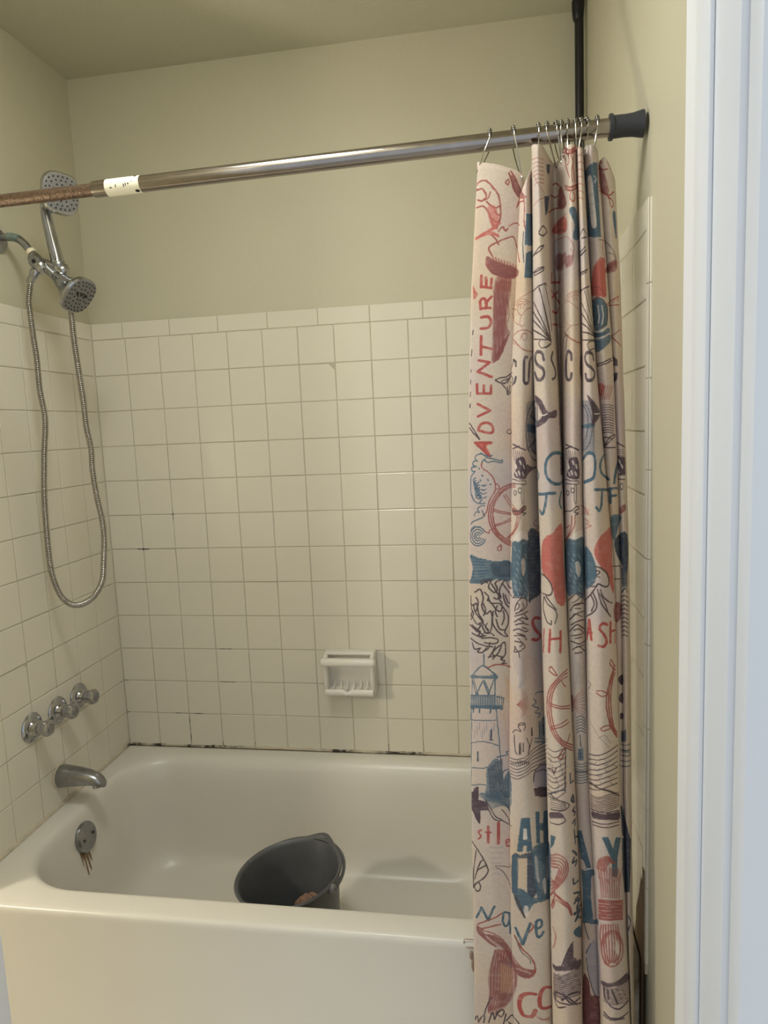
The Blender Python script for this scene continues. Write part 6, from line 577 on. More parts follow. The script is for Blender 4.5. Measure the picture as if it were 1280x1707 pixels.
'0;382,2077,-12,8,-5,1,-3,-1,-5,-6,-2,-9,10,-26,16,-24,3,-6,-1,-4,-4,-4,-7,-2,-4,0,-14,9|C,3.0,0.82;593,2430,2,0;586,2428,11,-2;584,2425,15,-3;580,2422,19,-3;576,2419,24,-4;573,2417,28,-5;569,2414,32,-5;567,2411,35,-6;564,2407,16,-1,22,-4;561,2404,14,0,26,-5;556,2402,24,-2,21,-4;547,2398,27,-1,27,-5;536,2394,31,0,35,-5;531,2392,36,0,35,-6;527,2388,15,1,25,-1,35,-6;523,2383,33,3,22,-3,23,-4;519,2379,14,2,23,1,22,-2,23,-5;516,2376,18,3,21,0,23,-2,23,-4;514,2373,20,2,20,1,24,-2,23,-4;512,2369,22,3,19,1,25,-2,23,-5;511,2365,17,3,24,1,25,-2,25,-4;510,2362,26,4,29,0,36,-6;508,2358,28,5,28,0,37,-7;507,2355,29,4,27,0,38,-6;507,2351,30,5,26,0,38,-6;507,2348,30,4,26,0,38,-6;506,2345,32,5,25,0,38,-6;505,2341,33,5,24,0,38,-6;504,2337,34,6,23,0,39,-6;504,2334,35,5,21,0,19,-2,22,-4;504,2331,36,6,20,0,23,-3,18,-4;504,2328,30,5,25,0,23,-2,19,-4;503,2324,24,5,31,1,20,-2,23,-5;501,2321,27,4,30,2,20,-2,22,-5;501,2317,19,4,23,3,24,-1,33,-6;501,2314,28,5,27,2,25,-3,20,-5;501,2310,23,5,21,2,26,-1,30,-6;501,2307,28,5,25,2,22,-2,25,-6;501,2304,29,6,21,1,25,-2,25,-5;501,2301,36,6,27,0,37,-7;500,2297,38,7,32,-1,31,-6;500,2293,38,7,31,0,32,-7;501,2291,31,6,31,1,20,-3,19,-5;501,2287,31,6,30,1,20,-3,20,-4;501,2284,32,6,28,1,21,-3,20,-5;502,2281,32,6,27,0,17,-2,23,-5;502,2278,32,6,26,1,22,-3,21,-5;503,2274,31,7,24,0,23,-2,22,-6;504,2271,25,6,29,1,23,-3,22,-5;505,2268,25,5,26,1,20,-2,27,-6;507,2266,24,4,25,2,24,-3,23,-5;509,2263,22,4,23,1,22,-2,27,-6;511,2260,26,4,27,0,22,-3,18,-5;515,2257,23,4,25,0,19,-3,22,-5;520,2255,18,3,25,0,19,-2,21,-6;524,2253,15,2,23,0,16,-2,27,-6;529,2250,11,1,21,0,24,-3,20,-5;533,2247,8,1,26,-1,17,-2,20,-6;536,2244,31,0,39,-8;538,2241,29,0,20,-3,18,-5;541,2238,17,1,13,-2,34,-7;542,2235,14,0,15,-1,35,-8;543,2231,12,1,16,-2,35,-8;545,2228,9,1,21,-2,31,-7;546,2225,28,-1,31,-8;548,2222,21,-1,36,-8;549,2218,13,0,16,-2,28,-7;550,2216,11,0,20,-3,25,-7;551,2212,16,0,17,-3,21,-6;552,2209,24,-2,29,-8;554,2205,26,-2,26,-7;554,2203,21,-2,31,-8;556,2199,23,-2,27,-7;556,2195,22,-2,27,-7;557,2192,20,-2,28,-8;558,2189,20,-2,26,-7;559,2186,25,-4,20,-6;560,2182,26,-4,17,-4;561,2178,22,-2,20,-6;562,2176,18,-2,23,-6;564,2172,27,-4,12,-5;565,2169,23,-4,15,-5;567,2165,11,-2,21,-5;571,2161,16,-2,11,-4;576,2157,19,-4;581,2153,13,-3|R,1.4,0.35;536,2368,2,-6,14,-23,-1,0,4,-5,3,-8;549,2346,16,-28,6,-15;542,2326,14,-23,9,-20;549,2305,10,-17,12,-26;556,2285,22,-44;560,2259,11,-29,9,-16;557,2237,4,-12,2,-2,0,-1,8,-17,6,-13;554,2223,12,-21,9,-23|K,2.7,1.00;496,2258,16,-4,1,1,0,-1,5,-2,11,-7,13,-15,-1,-2,2,0,2,-10,2,-1,-1,-3,2,-1,-3,-14,-7,-8,-10,-4,-15,2,-12,-1|K,2.4,1.00;509,2181,2,-4,1,0,8,-14,6,-7,9,-5,1,0,4,-2,10,-5,9,-9,3,-7,1,-13,-5,-13,-5,-9;519,2183,3,-4,2,0,2,-4,1,1,0,-2,2,0,2,-4,2,0,3,-5,13,-12,12,-13;508,2176,-4,-26,-1,-1,1,-19,2,0,0,-7,2,0,1,-8,2,0,-1,-2,1,0,2,-6,1,0,-1,-2,2,-1,2,-6,5,-6,13,-5;538,2101,-2,-14|R2,4.7,1.00;531,2069,-1,-19,-1,-2,0,-15,-2,-1,0,-16,-1,-1,-2,-26;574,2062,-3,-60,-2,0,0,-11|R2,4.2,1.00;527,2035,15,4,14,1,17,-1|R2,3.4,1.00;504,2064,0,-14,-2,-2,-'
'1,-6,0,-15,-2,-5,0,-22,-2,-2,0,-7,0,-12|R,2.0,1.00;827,2458,0,-14,-2,-18,-8,-22,-10,-19,-11,-13,-23,-9;840,2458,0,-23,-3,-10,-23,-37,-2,-1,-8,-13,-9,-8,-24,-10|R,1.7,1.00;795,2411,18,10,4,4|W,3.0,0.80;856,2407,12,-3;849,2404,25,-4;844,2402,20,-2,15,-4;839,2399,22,-2,22,-5;833,2396,24,-2,30,-6;829,2392,23,0,35,-8;824,2388,7,2,21,-1,35,-8;1031,2381;820,2385,25,1,41,-8;816,2380,15,3,14,0,37,-8;812,2376,13,3,13,0;870,2375,2,-1;810,2373,11,2,11,1;810,2369,17,4|T,3.0,0.80;863,2383,10,-3;857,2381,19,-4;807,2375,14,3;851,2379,31,-7;805,2371,30,5;843,2376,23,-3,25,-6;802,2367,24,5,17,1,16,-2,32,-8;800,2364,26,5,17,1,19,-3,29,-7;1034,2362;797,2359,25,6,21,2,19,-3,28,-7;1034,2358;794,2355,24,6,25,2,15,-2,32,-7;1032,2354;794,2352,28,6,20,2,16,-2,31,-8;1031,2350,7,2;794,2349,25,6,22,2,21,-3,27,-6;1031,2348,7,2;794,2346,34,7,26,-1,30,-6;1030,2344,13,3;790,2342,33,7,26,1,39,-9;1029,2340,13,3;790,2337,39,9,25,0,34,-9;1028,2337,14,2;790,2335,39,9,24,-1,35,-8;1028,2334,13,3;790,2331,40,9,23,-1,34,-8;1027,2330,14,3;785,2327,44,10,24,-1,34,-8;1025,2327,14,2;785,2323,45,10,26,-1,37,-9;1034,2325,5,1;784,2320,27,7,19,4,26,-2,37,-9;1032,2322,6,1;784,2316,28,8,19,3,25,-1,37,-10;1031,2318,7,1;784,2313,31,8,16,3,21,-1,40,-9;1031,2314,6,2;783,2310,12,2,23,6,14,3,19,-1,41,-10;1030,2310,7,2;783,2306,30,8,20,3,18,-1,40,-9;1029,2307,7,1;782,2303,31,8,20,3,12,0,13,-2,33,-8;1029,2304,7,2;782,2300,14,2,20,6,18,3,24,-2,32,-8;1028,2300,7,2;782,2295,34,10,18,3,20,-2,36,-9;1027,2297,8,1;781,2292,36,10,18,2,19,-1,36,-10;1025,2293,9,2;781,2289,36,10,19,3,21,-2,32,-9;1034,2292;780,2285,34,10,24,3,16,-1,35,-10;1023,2286;780,2282,49,12,24,-1,42,-10;780,2278,32,9,18,4,18,0,8,-2,39,-10;785,2277,25,7,20,4,23,-1,41,-10;784,2273,42,11,21,1,20,-4,27,-9;784,2270,35,9,12,2,25,-1,38,-10;784,2266,30,8,17,4,15,0,13,-2,35,-10;783,2263,31,9,18,3,23,-1,31,-9;783,2260,34,9,16,3,22,-2,31,-8;787,2257,30,9,17,2,24,-2,28,-8;787,2254,28,8,19,3,20,-1,32,-9;786,2250,35,10,14,2,19,-1,32,-9;785,2246,30,10,22,3,19,-2,29,-8;789,2244,30,9,18,3,19,-2,29,-9;789,2240,22,7,19,4,22,0,28,-8;788,2237,29,9,14,3,21,-1,27,-8;788,2234,27,8,17,3,19,0,28,-8;787,2230,26,8,20,4,22,-1,24,-8;790,2227,28,9,17,3,15,-1,29,-8;790,2224,32,10,14,2,18,-1,25,-8;789,2220,33,10,17,3,14,-2,26,-7;792,2218,20,6,19,4,21,0,26,-8;791,2214,29,9,11,2,25,-1,20,-6;795,2212,23,8,14,2,19,0,25,-8;794,2208,24,8,16,3,11,0,12,-2,19,-6;796,2205,26,9,14,2,18,-2,21,-7;796,2201,24,8,18,3,18,-2,19,-6;797,2199,20,6,14,3,17,0,8,-1,19,-6;797,2196,18,6,17,3,20,0,23,-7;799,2193,12,4,21,5,19,-1,24,-6;798,2189,21,7,15,3,20,-2,21,-6;801,2186,21,7,14,2,17,-1,21,-6;803,2184,20,7,10,1;839,2193,17,-2,17,-6;806,2182,16,4;844,2189,15,-3,13,-4;808,2179,7,2;850,2184,22,-6;855,2180,14,-4;861,2176,6,-2|L,2.0,0.55;806,2333,7,-8;831,2330,7,-9;855,2320,6,-10;826,2312,6,-9;850,2304,6,-11;821,2295,6,-9;845,2287,6,-9;817,2277,5,-9;840,2271,6,-10;811,2258,6,-8;835,2254,7,-9;805,2239,7,-7;830,2237,5,-10;853,2227,6,-11;825,2219,5,-9;849,2211,5,-10|W,3.0,0.60;844,2301,6,-1;842,2298,11,0;841'
',2295,15,-2;842,2291,14,-1;842,2288,16,-2;842,2285,17,-2;843,2282,17,-3;843,2279,17,-3;843,2275,17,-3;844,2272,16,-2;845,2268,14,-2;846,2265,12,-2;847,2262,10,-2;848,2259,8,-1;849,2256,6,-2;850,2251,3,0|K,2.2,1.00;803,2160,25,24,5,4,7,3,1,2,7,0,11,-2,9,-7,2,-8,-3,-10,-1,0,-3,-6,-6,-5,-1,1,-2,-2,-25,-5;813,2126,15,23,7,5,5,2,13,1,9,-2,9,-3,1,1;808,2094,21,20,10,6,10,4,13,1,9,-1;814,2077,19,13,16,5,7,1,19,-3;806,2050,20,23,5,5,8,4,5,0,8,-5,22,-18;813,2038,11,4,5,1,1,1,14,2,12,0,17,4;812,2018,15,0,23,-5,22,4;818,1990,13,10,10,4,8,0,7,-5,10,-12,5,-4;828,1979,18,4,13,-1|T,3.0,0.85;1062,2350,1,0;1059,2346,9,2;1056,2342,14,3;1056,2339,16,3;1054,2335,21,4;1054,2332,23,5;1054,2329,25,4;1051,2325,30,6;1050,2322,32,6;1046,2318,37,7;1046,2314,38,7;1045,2310,40,8;1045,2308,41,8;1045,2304,42,8;1044,2300,29,7,15,2;1044,2297,29,7,16,2;1043,2293,34,8,13,1;1038,2289,36,9,17,2;1037,2286,41,9,14,1;1037,2283,41,8,14,2;1036,2279,42,9,15,1;1036,2276,35,8,23,3;1036,2272,39,9,19,3;1035,2268,37,9,23,4;1034,2265,38,9,23,3;1034,2262,41,10,20,2;1032,2258,22,4,18,6,23,3;1032,2255,24,5,16,4,23,4;1031,2251,45,11,19,2;1037,2249,39,10,19,2;1036,2246,41,10,17,2;1036,2242,44,11,14,1;1036,2239,34,8,23,4;1035,2236,21,4,21,6,15,2;1035,2232,42,11,14,2;1039,2230,35,9,16,2;1038,2226,40,10,11,1;1043,2224,44,11;1043,2221,32,8,10,1;1042,2217,40,10;1045,2214,34,9;1045,2212,30,7;1054,2210,17,5;1058,2207,8,3|C,3.0,0.82;1171,2413,3,-1;1160,2411,30,-4;1155,2409,31,-5;1272,2401;1151,2406,41,-7;1272,2398;1147,2403,40,-7;1272,2394;1142,2402,55,-10;1273,2392;1137,2399,53,-9;1272,2388;1132,2396,54,-8;1273,2385;1128,2394,63,-11;1273,2381;1123,2391,64,-10;1272,2378;1121,2388,45,-7,29,-6;1117,2385,20,-2,51,-10;1116,2381,21,-2,48,-8;1113,2379,24,-2,54,-10;1110,2376,27,-3,50,-9;1108,2373,29,-3,47,-9;1106,2369,27,-2,48,-9;1104,2367,29,-2,47,-9;1102,2363,26,-1,50,-9;1101,2360,27,-2,48,-8;1099,2356,29,-1,46,-8;1098,2354,24,-1,52,-9;1097,2350,31,-1,47,-9;1095,2347,27,-1,52,-9;1095,2344,27,-1,51,-9;1095,2341,27,-1,50,-9;1095,2337,32,-1,43,-8;1095,2334,27,-1,47,-8;1095,2331,27,-1,49,-9;1096,2328,26,-1,48,-9;1097,2325,30,-2,42,-8;1098,2321,29,-1,41,-8;1099,2318,28,-2,40,-7;1101,2314,26,-1,41,-8;1102,2312,25,-2,41,-8;1104,2308,18,0,45,-8;1105,2305,22,-1,41,-9;1108,2302,23,-2,36,-8;1110,2299,21,-2,36,-8;1113,2295,26,-3,27,-6;1115,2291,20,-2,32,-6;1117,2288,18,-2,31,-7;1120,2285,45,-8;1123,2281,44,-8;1127,2277,39,-7;1129,2274,36,-8;1132,2270,34,-6;1134,2267,31,-7;1136,2263,28,-6;1137,2260,29,-6;1138,2256,28,-6;1139,2253,26,-6;1140,2249,28,-6;1142,2245,25,-5;1143,2243,24,-6;1144,2239,24,-6;1144,2235,24,-5;1146,2232,22,-6;1146,2228,22,-4;1147,2225,22,-5;1149,2221,20,-5;1150,2218,18,-4;1152,2214,19,-4;1152,2211,18,-4;1154,2207,16,-4;1156,2203,13,-3;1157,2199,12,-2;1160,2196,8,-2;1162,2192,6,-1;1166,2188,0,0|R,1.4,0.35;1111,2365,11,-38;1120,2346,-1,-2,1,0,0,-2,3,-13,7,-21;1126,2323,10,-40;1126,2306,11,-39;1133,2281,5,-19,-1,-2,7,-19;1144,2262,6,-26,8,-16|K,2.7,1.00;1094,2289,20,-5,16,-14,7,-11,4,-13,1,-1,0,-17,-3,-7,-3'
',-3,-3,0,-5,0,-17,8,-1,2,-8,2,-4,-2,-1,-5,-5,-3,-18,-2|K,2.4,1.00;892,2155;1027,2157,24,9,6,4,17,18,21,32;1083,2199,11,-25,0,-5,2,-4,-2,-17,-5,-10,-10,-12,-23,-19;1076,2189,8,-15,3,-11,-1,-9,-9,-21;1099,2210,5,-24,1,0,-1,-2,1,-1,7,-22,33,-49;1109,2210,1,-1,6,-19,5,-8,18,-17,15,-8|K,2.0,1.00;1106,2197,10,-17,10,-21,11,-36;1094,2275,8,-1,5,-1,2,-2,-1,-3,-12,-10,2,-3,10,-2|R2,4.7,1.00;1052,2025,4,7,0,6,1,0,0,5,2,1,0,4,1,1,1,10,2,7,6,34,6,-67|R2,4.2,1.00;1054,2049,22,8|R2,4.7,1.00;1131,2087,-10,6,-7,1,-9,-8,-2,-11,4,-6,9,-9,4,-8,6,-13,1,-9,-1,-6,-2,-1,-3,-6,-1,0,-3,-3,-7,0,-11,3|R2,4.4,1.00;1144,2092,-3,-69|R2,4.2,1.00;1144,2060,16,-1,15,-3|R2,3.9,1.00;1185,2091,-5,-14,0,-2,-5,1,-5,-35,-1,-1,-2,0,-3,-24|R,1.7,0.70;1057,2446,10,-2,6,-2,3,-2,-1,-4,-8,-4,-2,-3,6,-1,12,0,3,-1,-5,-4,-21,-10|T,3.0,0.70;1291,2453,29,-3;1284,2449,16,0,31,-5;1383,2445,11,2;1283,2446,17,0,30,-5;1383,2442,12,2;1281,2442,17,0,31,-4;1382,2438,13,2;1280,2440,18,0,31,-5;1381,2435,12,2;1280,2436,17,0,31,-4;1381,2432,9,1;1279,2432,18,1,30,-5;1380,2428,4,1;1279,2429,16,1,31,-5;1279,2426,15,1,25,-4;1279,2423,14,0,22,-3;1279,2419,12,1,22,-3;1279,2415,19,1,14,-2;1280,2413,18,0,11,-2;1279,2409,17,1,12,-1;1279,2406,17,1,10,-2;1280,2402,15,1,10,-1;1280,2400,14,0,10,-1;1280,2396,13,1,9,-1;1281,2393,9,1,11,-2;1280,2390,20,-1;1281,2387,17,-1;1282,2383,15,0;1282,2379,14,0;1283,2376,11,0;1283,2373,10,0;1284,2370,7,0;1285,2367,3,0|N,3.0,0.90;1407,2392,8,-1;1394,2388,19,0,9,-1;1387,2382,12,3,14,0,15,-3;1320,2379,7,-1;1379,2377,20,4,12,0,18,-2;1309,2378,17,-3;1378,2375,21,4,12,0,18,-3;1304,2375,26,-4;1383,2372,17,3,17,0,13,-3;1301,2372,24,-3;1383,2369,17,3,15,-1,15,-2;1296,2369,33,-4;1382,2365,19,4,14,-1,16,-3;1294,2367,34,-5;1382,2362,20,4,13,-1,18,-3;1292,2363,36,-5;1381,2358,22,5,30,-5;1290,2360,37,-5;1380,2355,18,3,15,0,21,-4;1290,2356,36,-4;1379,2351,19,4,15,0,21,-4;1289,2354,16,-2,25,-4;1384,2349,14,3,14,0,22,-4;1289,2350,16,-1,24,-5;1383,2346,17,3,11,0,23,-4;1289,2346,10,0,30,-5;1383,2342,17,4,11,0,23,-4;1289,2343,19,-1,20,-5;1382,2338,19,4,9,0,23,-4;1291,2340,16,-1,21,-4;1381,2335,20,4,14,0,18,-4;1290,2337,16,-2,21,-4;1381,2332,20,4,14,-1,18,-3;1291,2333,32,-4;1379,2328,23,5,12,-1,19,-3;1291,2329,14,0,25,-5;1384,2325,14,4,15,0,21,-4;1292,2327,16,-2,22,-4;1384,2323,14,3,14,0,22,-4;1294,2323,35,-5;1383,2319,16,4,13,0,22,-5;1295,2320,34,-6;1382,2315,17,4,17,-1,18,-3;1297,2316,31,-5;1382,2312,18,4,10,0,23,-4;1298,2313,29,-5;1381,2309,20,4,14,-1,18,-3;1301,2309,26,-4;1380,2305,22,5,13,-1,18,-3;1303,2306,23,-4;1378,2301,24,5,12,0,17,-4;1307,2302,23,-4;1386,2300,19,3,25,-4;1309,2298,20,-4;1383,2295,16,4,13,0,18,-4;1314,2294,15,-3;1383,2292,16,4,13,0,18,-3;1321,2289,7,-1;1382,2289,18,4,11,0,19,-4;1382,2285,18,4,10,0,19,-3;1388,2283,13,3,7,0,21,-3;1391,2281,15,2,23,-4;1394,2278,12,2,22,-3;1396,2275,9,2,22,-4;1398,2272,14,0,15,-2;1400,2270,11,0,16,-3;1402,2266,8,0,15,-2;1404,2263,21,-3;1405,2260,18,-3;1408,2257,15,-3;1411,2253,12,-2;1416,2249,5,-2|N,3.0,0.60;1390,2264,10,3,11,0,11,-2;1392,2262,9,2,21'
',-2;1391,2258,10,2,21,-2;1391,2255,10,3,21,-2;1391,2251,11,3,20,-3;1391,2248,14,3,16,-3;1392,2245,7,2,12,0,10,-2;1392,2242,7,2,12,0,10,-2;1392,2239,8,2,11,0,10,-2;1392,2235,9,2,20,-2;1392,2231,10,3,19,-2;1392,2228,11,3,18,-2;1393,2226,12,2,16,-3;1393,2222,7,2,12,0,9,-2;1393,2218,7,2,10,0,11,-2;1393,2215,8,2,9,0,11,-2;1393,2212,8,2,20,-2;1393,2209,8,2,20,-2;1394,2205,10,2,17,-2;1394,2202,5,1,12,0,10,-2|K,1.7,1.00;1164,2281,24,-5;1276,2272,9,2,20,0,13,-2;1183,2231,9,-1;1276,2227,12,2,27,-1|N,2.7,1.00;1391,2180,10,13,4,3,4,1,7,-3,5,-13|D,3.0,0.70;1283,2145,18,-1;1192,2144;1277,2140,6,2,26,-2;1174,2146,15,-5;1277,2137,18,1,17,-2;1170,2144,18,-5;1278,2134,15,2,21,-3;1167,2142,19,-6;1276,2131,25,1,15,-3;1167,2138,18,-5;1276,2127,7,1,16,0,18,-3;1164,2135,20,-5;1276,2124,20,1,25,-4;1164,2132,30,-8;1277,2121,17,1,26,-4;1163,2129,28,-8;1277,2117,24,1,19,-3;1163,2126,25,-7;1277,2113,6,2,15,0,22,-4;1163,2122,17,-5;1277,2110,20,1,22,-3;1163,2119,23,-7;1276,2107,17,1,26,-3;1164,2115,20,-5;1276,2104,25,1,15,-3;1164,2112,19,-5;1276,2100,6,1,17,0,15,-2;1163,2109,29,-9;1278,2097,19,1,15,-2;1165,2105,24,-7;1277,2093,10,1,21,-1;1165,2103,22,-7;1277,2090,28,0;1167,2098,19,-6;1277,2086,6,2,19,-1;1168,2094,17,-4;1277,2083,20,1;1171,2090,12,-4;1276,2079,16,2;1182,2084,12,-5;1277,2077,10,0|K,2.0,0.90;1385,2159,13,11,4,2,10,-3,16,-8;1384,2144,16,12,10,-1,18,-10;1383,2128,17,12,8,0,8,-4,2,0,9,-6;1381,2112,13,10,7,4,4,0,0,-2,10,-3,12,-7;1325,2096,0,0;1384,2098,15,12,6,0,21,-10;1324,2081,0,1;1383,2084,16,10,6,0,6,-2,15,-8;1322,2066,0,1;1381,2067,6,3,12,9,4,0,13,-4,9,-6;1321,2050,4,1;1385,2053,9,8,6,3,4,0,9,-3,12,-8;1320,2035,3,0;1384,2038,16,11,13,-4,12,-7;1318,2020,0,1,4,0;1382,2021,4,2,12,10,11,-2,8,-3,7,-5|B,2.0,1.00;71,1959,0,-39;29,1876,12,13,1,3,6,5,0,2,10,11,10,7,10,-4,8,-8,3,-1,19,-22|B,3.0,0.75;24,1876,20,2;94,1881,19,0;20,1872,53,5,42,0;24,1868,54,6,37,0;64,1870,19,1,31,-1|B,2.0,1.00;68,1917,43,-32;27,1865,14,-43,4,-15,3,5,0,3,7,13,0,3,13,30,17,-51,9,26,7,19,1,6,3,4;28,1863,-2,-58;108,1868,0,-58|B,1.7,1.00;35,1866,2,-5,-1,-2,12,-35,0,-4,4,-8,0,-5;72,1862,8,-21,0,-4,3,-3,6,-21|B,3.4,0.35;21,1802,20,2;21,1797,19,2,1,2,11,-1,1,1,23,2,32,1;21,1794,60,6,27,0;21,1790,14,2,5,-1,1,1,5,0,1,2,18,0,0,2,0,-2,23,2,20,0;21,1786,50,5,9,-1,1,2,27,0;20,1782,56,6,32,0;20,1777,51,6,37,1;20,1773,33,4,1,1,54,2;20,1769,52,6,36,1;20,1765,57,6,31,0;20,1761,52,6,36,1;20,1757,15,2;88,1763,20,0|B,3.0,0.80;20,1762,24,3,2,1,4,-1,31,4,17,0,32,-1;20,1759,68,6,42,-1;20,1755,45,6;71,1761,59,0;20,1752,13,1;101,1759,27,0,0,-2,2,0;130,1754,0,0|B,2.0,1.00;20,1801,48,6,40,0;114,1802,23,-6;137,1796,-4,-37,-2,-5|B,1.5,0.80;22,1799,-1,-38;35,1801,0,-38;45,1801,0,-38;53,1803,0,-38;60,1803,0,-38;67,1804,0,-38;75,1805,0,-38;83,1805,-1,-38;90,1805,0,-38;98,1805,0,-38;107,1805,0,-38;115,1805,0,-38;122,1805,0,-38;130,1804,0,-38|B,1.7,1.00;21,1743,-2,-14,-2,-1,0,-13,2,-2,0,-2,5,1,6,-2,12,0,18,3,6,-1,8,2,37,3;111,1760,3,-21,0,-14,2,-15,0,-14,3,-16,0,-14,3,-16,1,-45,3,-22,0,-21,2,-21,0,-19,3,-15,0,-14,3,-15,1,-25|'
'B,1.4,1.00;21,1753,-1,-131,-4,-103,2,0,-2,-56|B,1.7,1.00;18,1621,2,2,26,6,1,2,22,3,26,-5,25,-9;16,1528,7,2,4,0,10,2,4,-1,25,3,3,0,11,6|B,2.7,1.00;34,1752,-3,-13;56,1755,0,-13;93,1757,-2,-13|N,3.1,1.00;95,1679,-1,-36|N,1.7,1.00;89,1641,12,0|N,3.1,1.00;49,1593,0,-33|B,1.7,1.00;16,1463,2,-2,9,4,8,0,19,6,23,0|B,3.4,0.55;109,1569,6,-1;104,1565,13,0;100,1561,18,-1;96,1557,23,-1;92,1552,28,0;89,1548,32,0;87,1544,34,-1;84,1540,24,1,0,-1,14,0;83,1535,39,0;82,1531,40,0;81,1528,42,0;81,1523,42,0;80,1519,20,1,23,0;80,1514,11,2,33,-1;80,1511,44,0;80,1506,17,1,28,0;80,1503,46,0;80,1499,46,0;81,1494,12,1,33,0;81,1490,45,0;81,1486,45,0;81,1482,45,0;82,1478,45,0;82,1474,14,1,31,-1;81,1469,47,0;80,1465,48,0;80,1461,6,2,27,0,1,-1,1,1,0,-1,13,-1,0,2,0,-2;79,1457,10,1,41,-1;78,1453,55,0;77,1448,35,3,3,-3,7,2,13,-2;77,1444,11,2,51,-2;77,1440,0,1,0,-1,21,2,45,-3;76,1436,15,1,1,1,56,-3;76,1432,11,0,1,2,34,0,29,-3;77,1428,31,2,24,-1,10,-2,0,-1,1,1,12,-1;80,1424,3,1,6,0,1,1,0,-1,28,0,36,-3;90,1421,33,0,0,-1,19,-1|N,2.0,0.55;84,1536,2,-10,3,-70,5,-28;89,1539,3,-51,3,-27,-1,-4,6,-29;94,1543,2,-32,0,-19,4,-26,0,-10,2,-10,-1,-3,3,-9,0,-6;98,1545,3,-60,8,-57;102,1549,5,-73,8,-48;107,1551,0,-23,3,-31,0,-13,9,-56;110,1555,3,-56,2,-13,0,-10,3,-10,0,-7,2,-4,0,-7,4,-20;115,1557,0,-39,3,-19,0,-11,3,-10,1,-20,3,-7,3,-24;118,1560,3,-59,7,-47,1,-3,0,-6,6,-18;123,1563,0,-43,3,-19,0,-11,2,-10,0,-6,3,-8,0,-7,2,-3,0,-5,6,-24;127,1566,1,-63,3,-13,0,-8,3,-7,0,-6,3,-10,0,-6,3,-5,0,-6,3,-7,-1,-3,3,-6;131,1568,0,-44,4,-36,6,-29,8,-24,1,-10|N,2.0,1.00;127,1453,7,-14,3,-5,2,0,-1,-1,8,-5,12,-3;239,1434,4,2|B,2.0,1.00;115,1577,2,-1,1,2,2,-1,13,4,2,-1,0,1,14,2,3,2,-6,10,5,2,6,0|B,3.0,0.70;160,1520,0,0;156,1518,5,0;240,1528;154,1514,7,-1;240,1524,2,2;151,1511,10,-1;240,1520,2,2;148,1507,13,-1;240,1517,4,2;146,1505,15,-2;240,1513,4,3;143,1501,16,-2;235,1507,10,5;142,1497,17,-1;236,1504,9,5;141,1494,18,-2;236,1500,10,5;140,1491,19,-2;236,1497,10,6;140,1487,19,-2;236,1494,10,5;140,1484,19,-2;236,1490,12,5;140,1480,18,-2;236,1486,12,6;141,1476,18,-1;236,1483,12,5;141,1473,18,-2;237,1480,12,5;142,1469,17,-2;237,1476,12,6;142,1465,17,-2;237,1472,12,6;143,1461,16,-2;240,1470,9,4;145,1458,14,-1;237,1465,12,6;145,1454,14,-1;236,1461,13,6;148,1450,11,-1;236,1457,13,7;149,1446,11,-1;240,1456,9,4;152,1443,8,-1;240,1453,8,4;154,1439,6,-1;240,1448,8,5;156,1435,4,-1;239,1444,9,4;160,1431;239,1441,9,4|B,2.0,1.00;131,1509,4,11,4,5,17,3;131,1509,1,-23,3,-23,9,-21,6,-7,0,-3,6,-7|P,3.0,0.95;47,1459,1,0;40,1455,8,2;33,1451,15,2;32,1446,16,3;30,1442,18,3;29,1439,19,3;26,1435,22,3;23,1430,25,4;21,1426,27,5;20,1423,28,4;19,1419,29,4;18,1414,5,2,24,4|R,2.4,1.00;81,1908,19,11,2,-1,0,2,9,2,14,0,23,-6,12,-6,3,0;239,1918,11,2|K,2.0,1.00;90,1950,12,4,0,1,8,0,9,-1,1,-2,11,-3|K,2.4,0.90;131,1951,0,-2,-3,-4,0,-6,7,-4,4,0,3,-2,-3,-4,-8,-5,18,0|O,1.7,0.35;136,1893,7,-26,0,-6,4,-17,-1,-20,-4,-24,0,-8;141,1887,8,-36,2,-14,-2,-24,-4,-21;145,1879,5,-18,5,-25,-1,-18,-5,-26;151,1872,8,-42,-1,-23,-2,-4,-2,-11;156,1864,6,-32,1,-2,-1,-6;240,18'
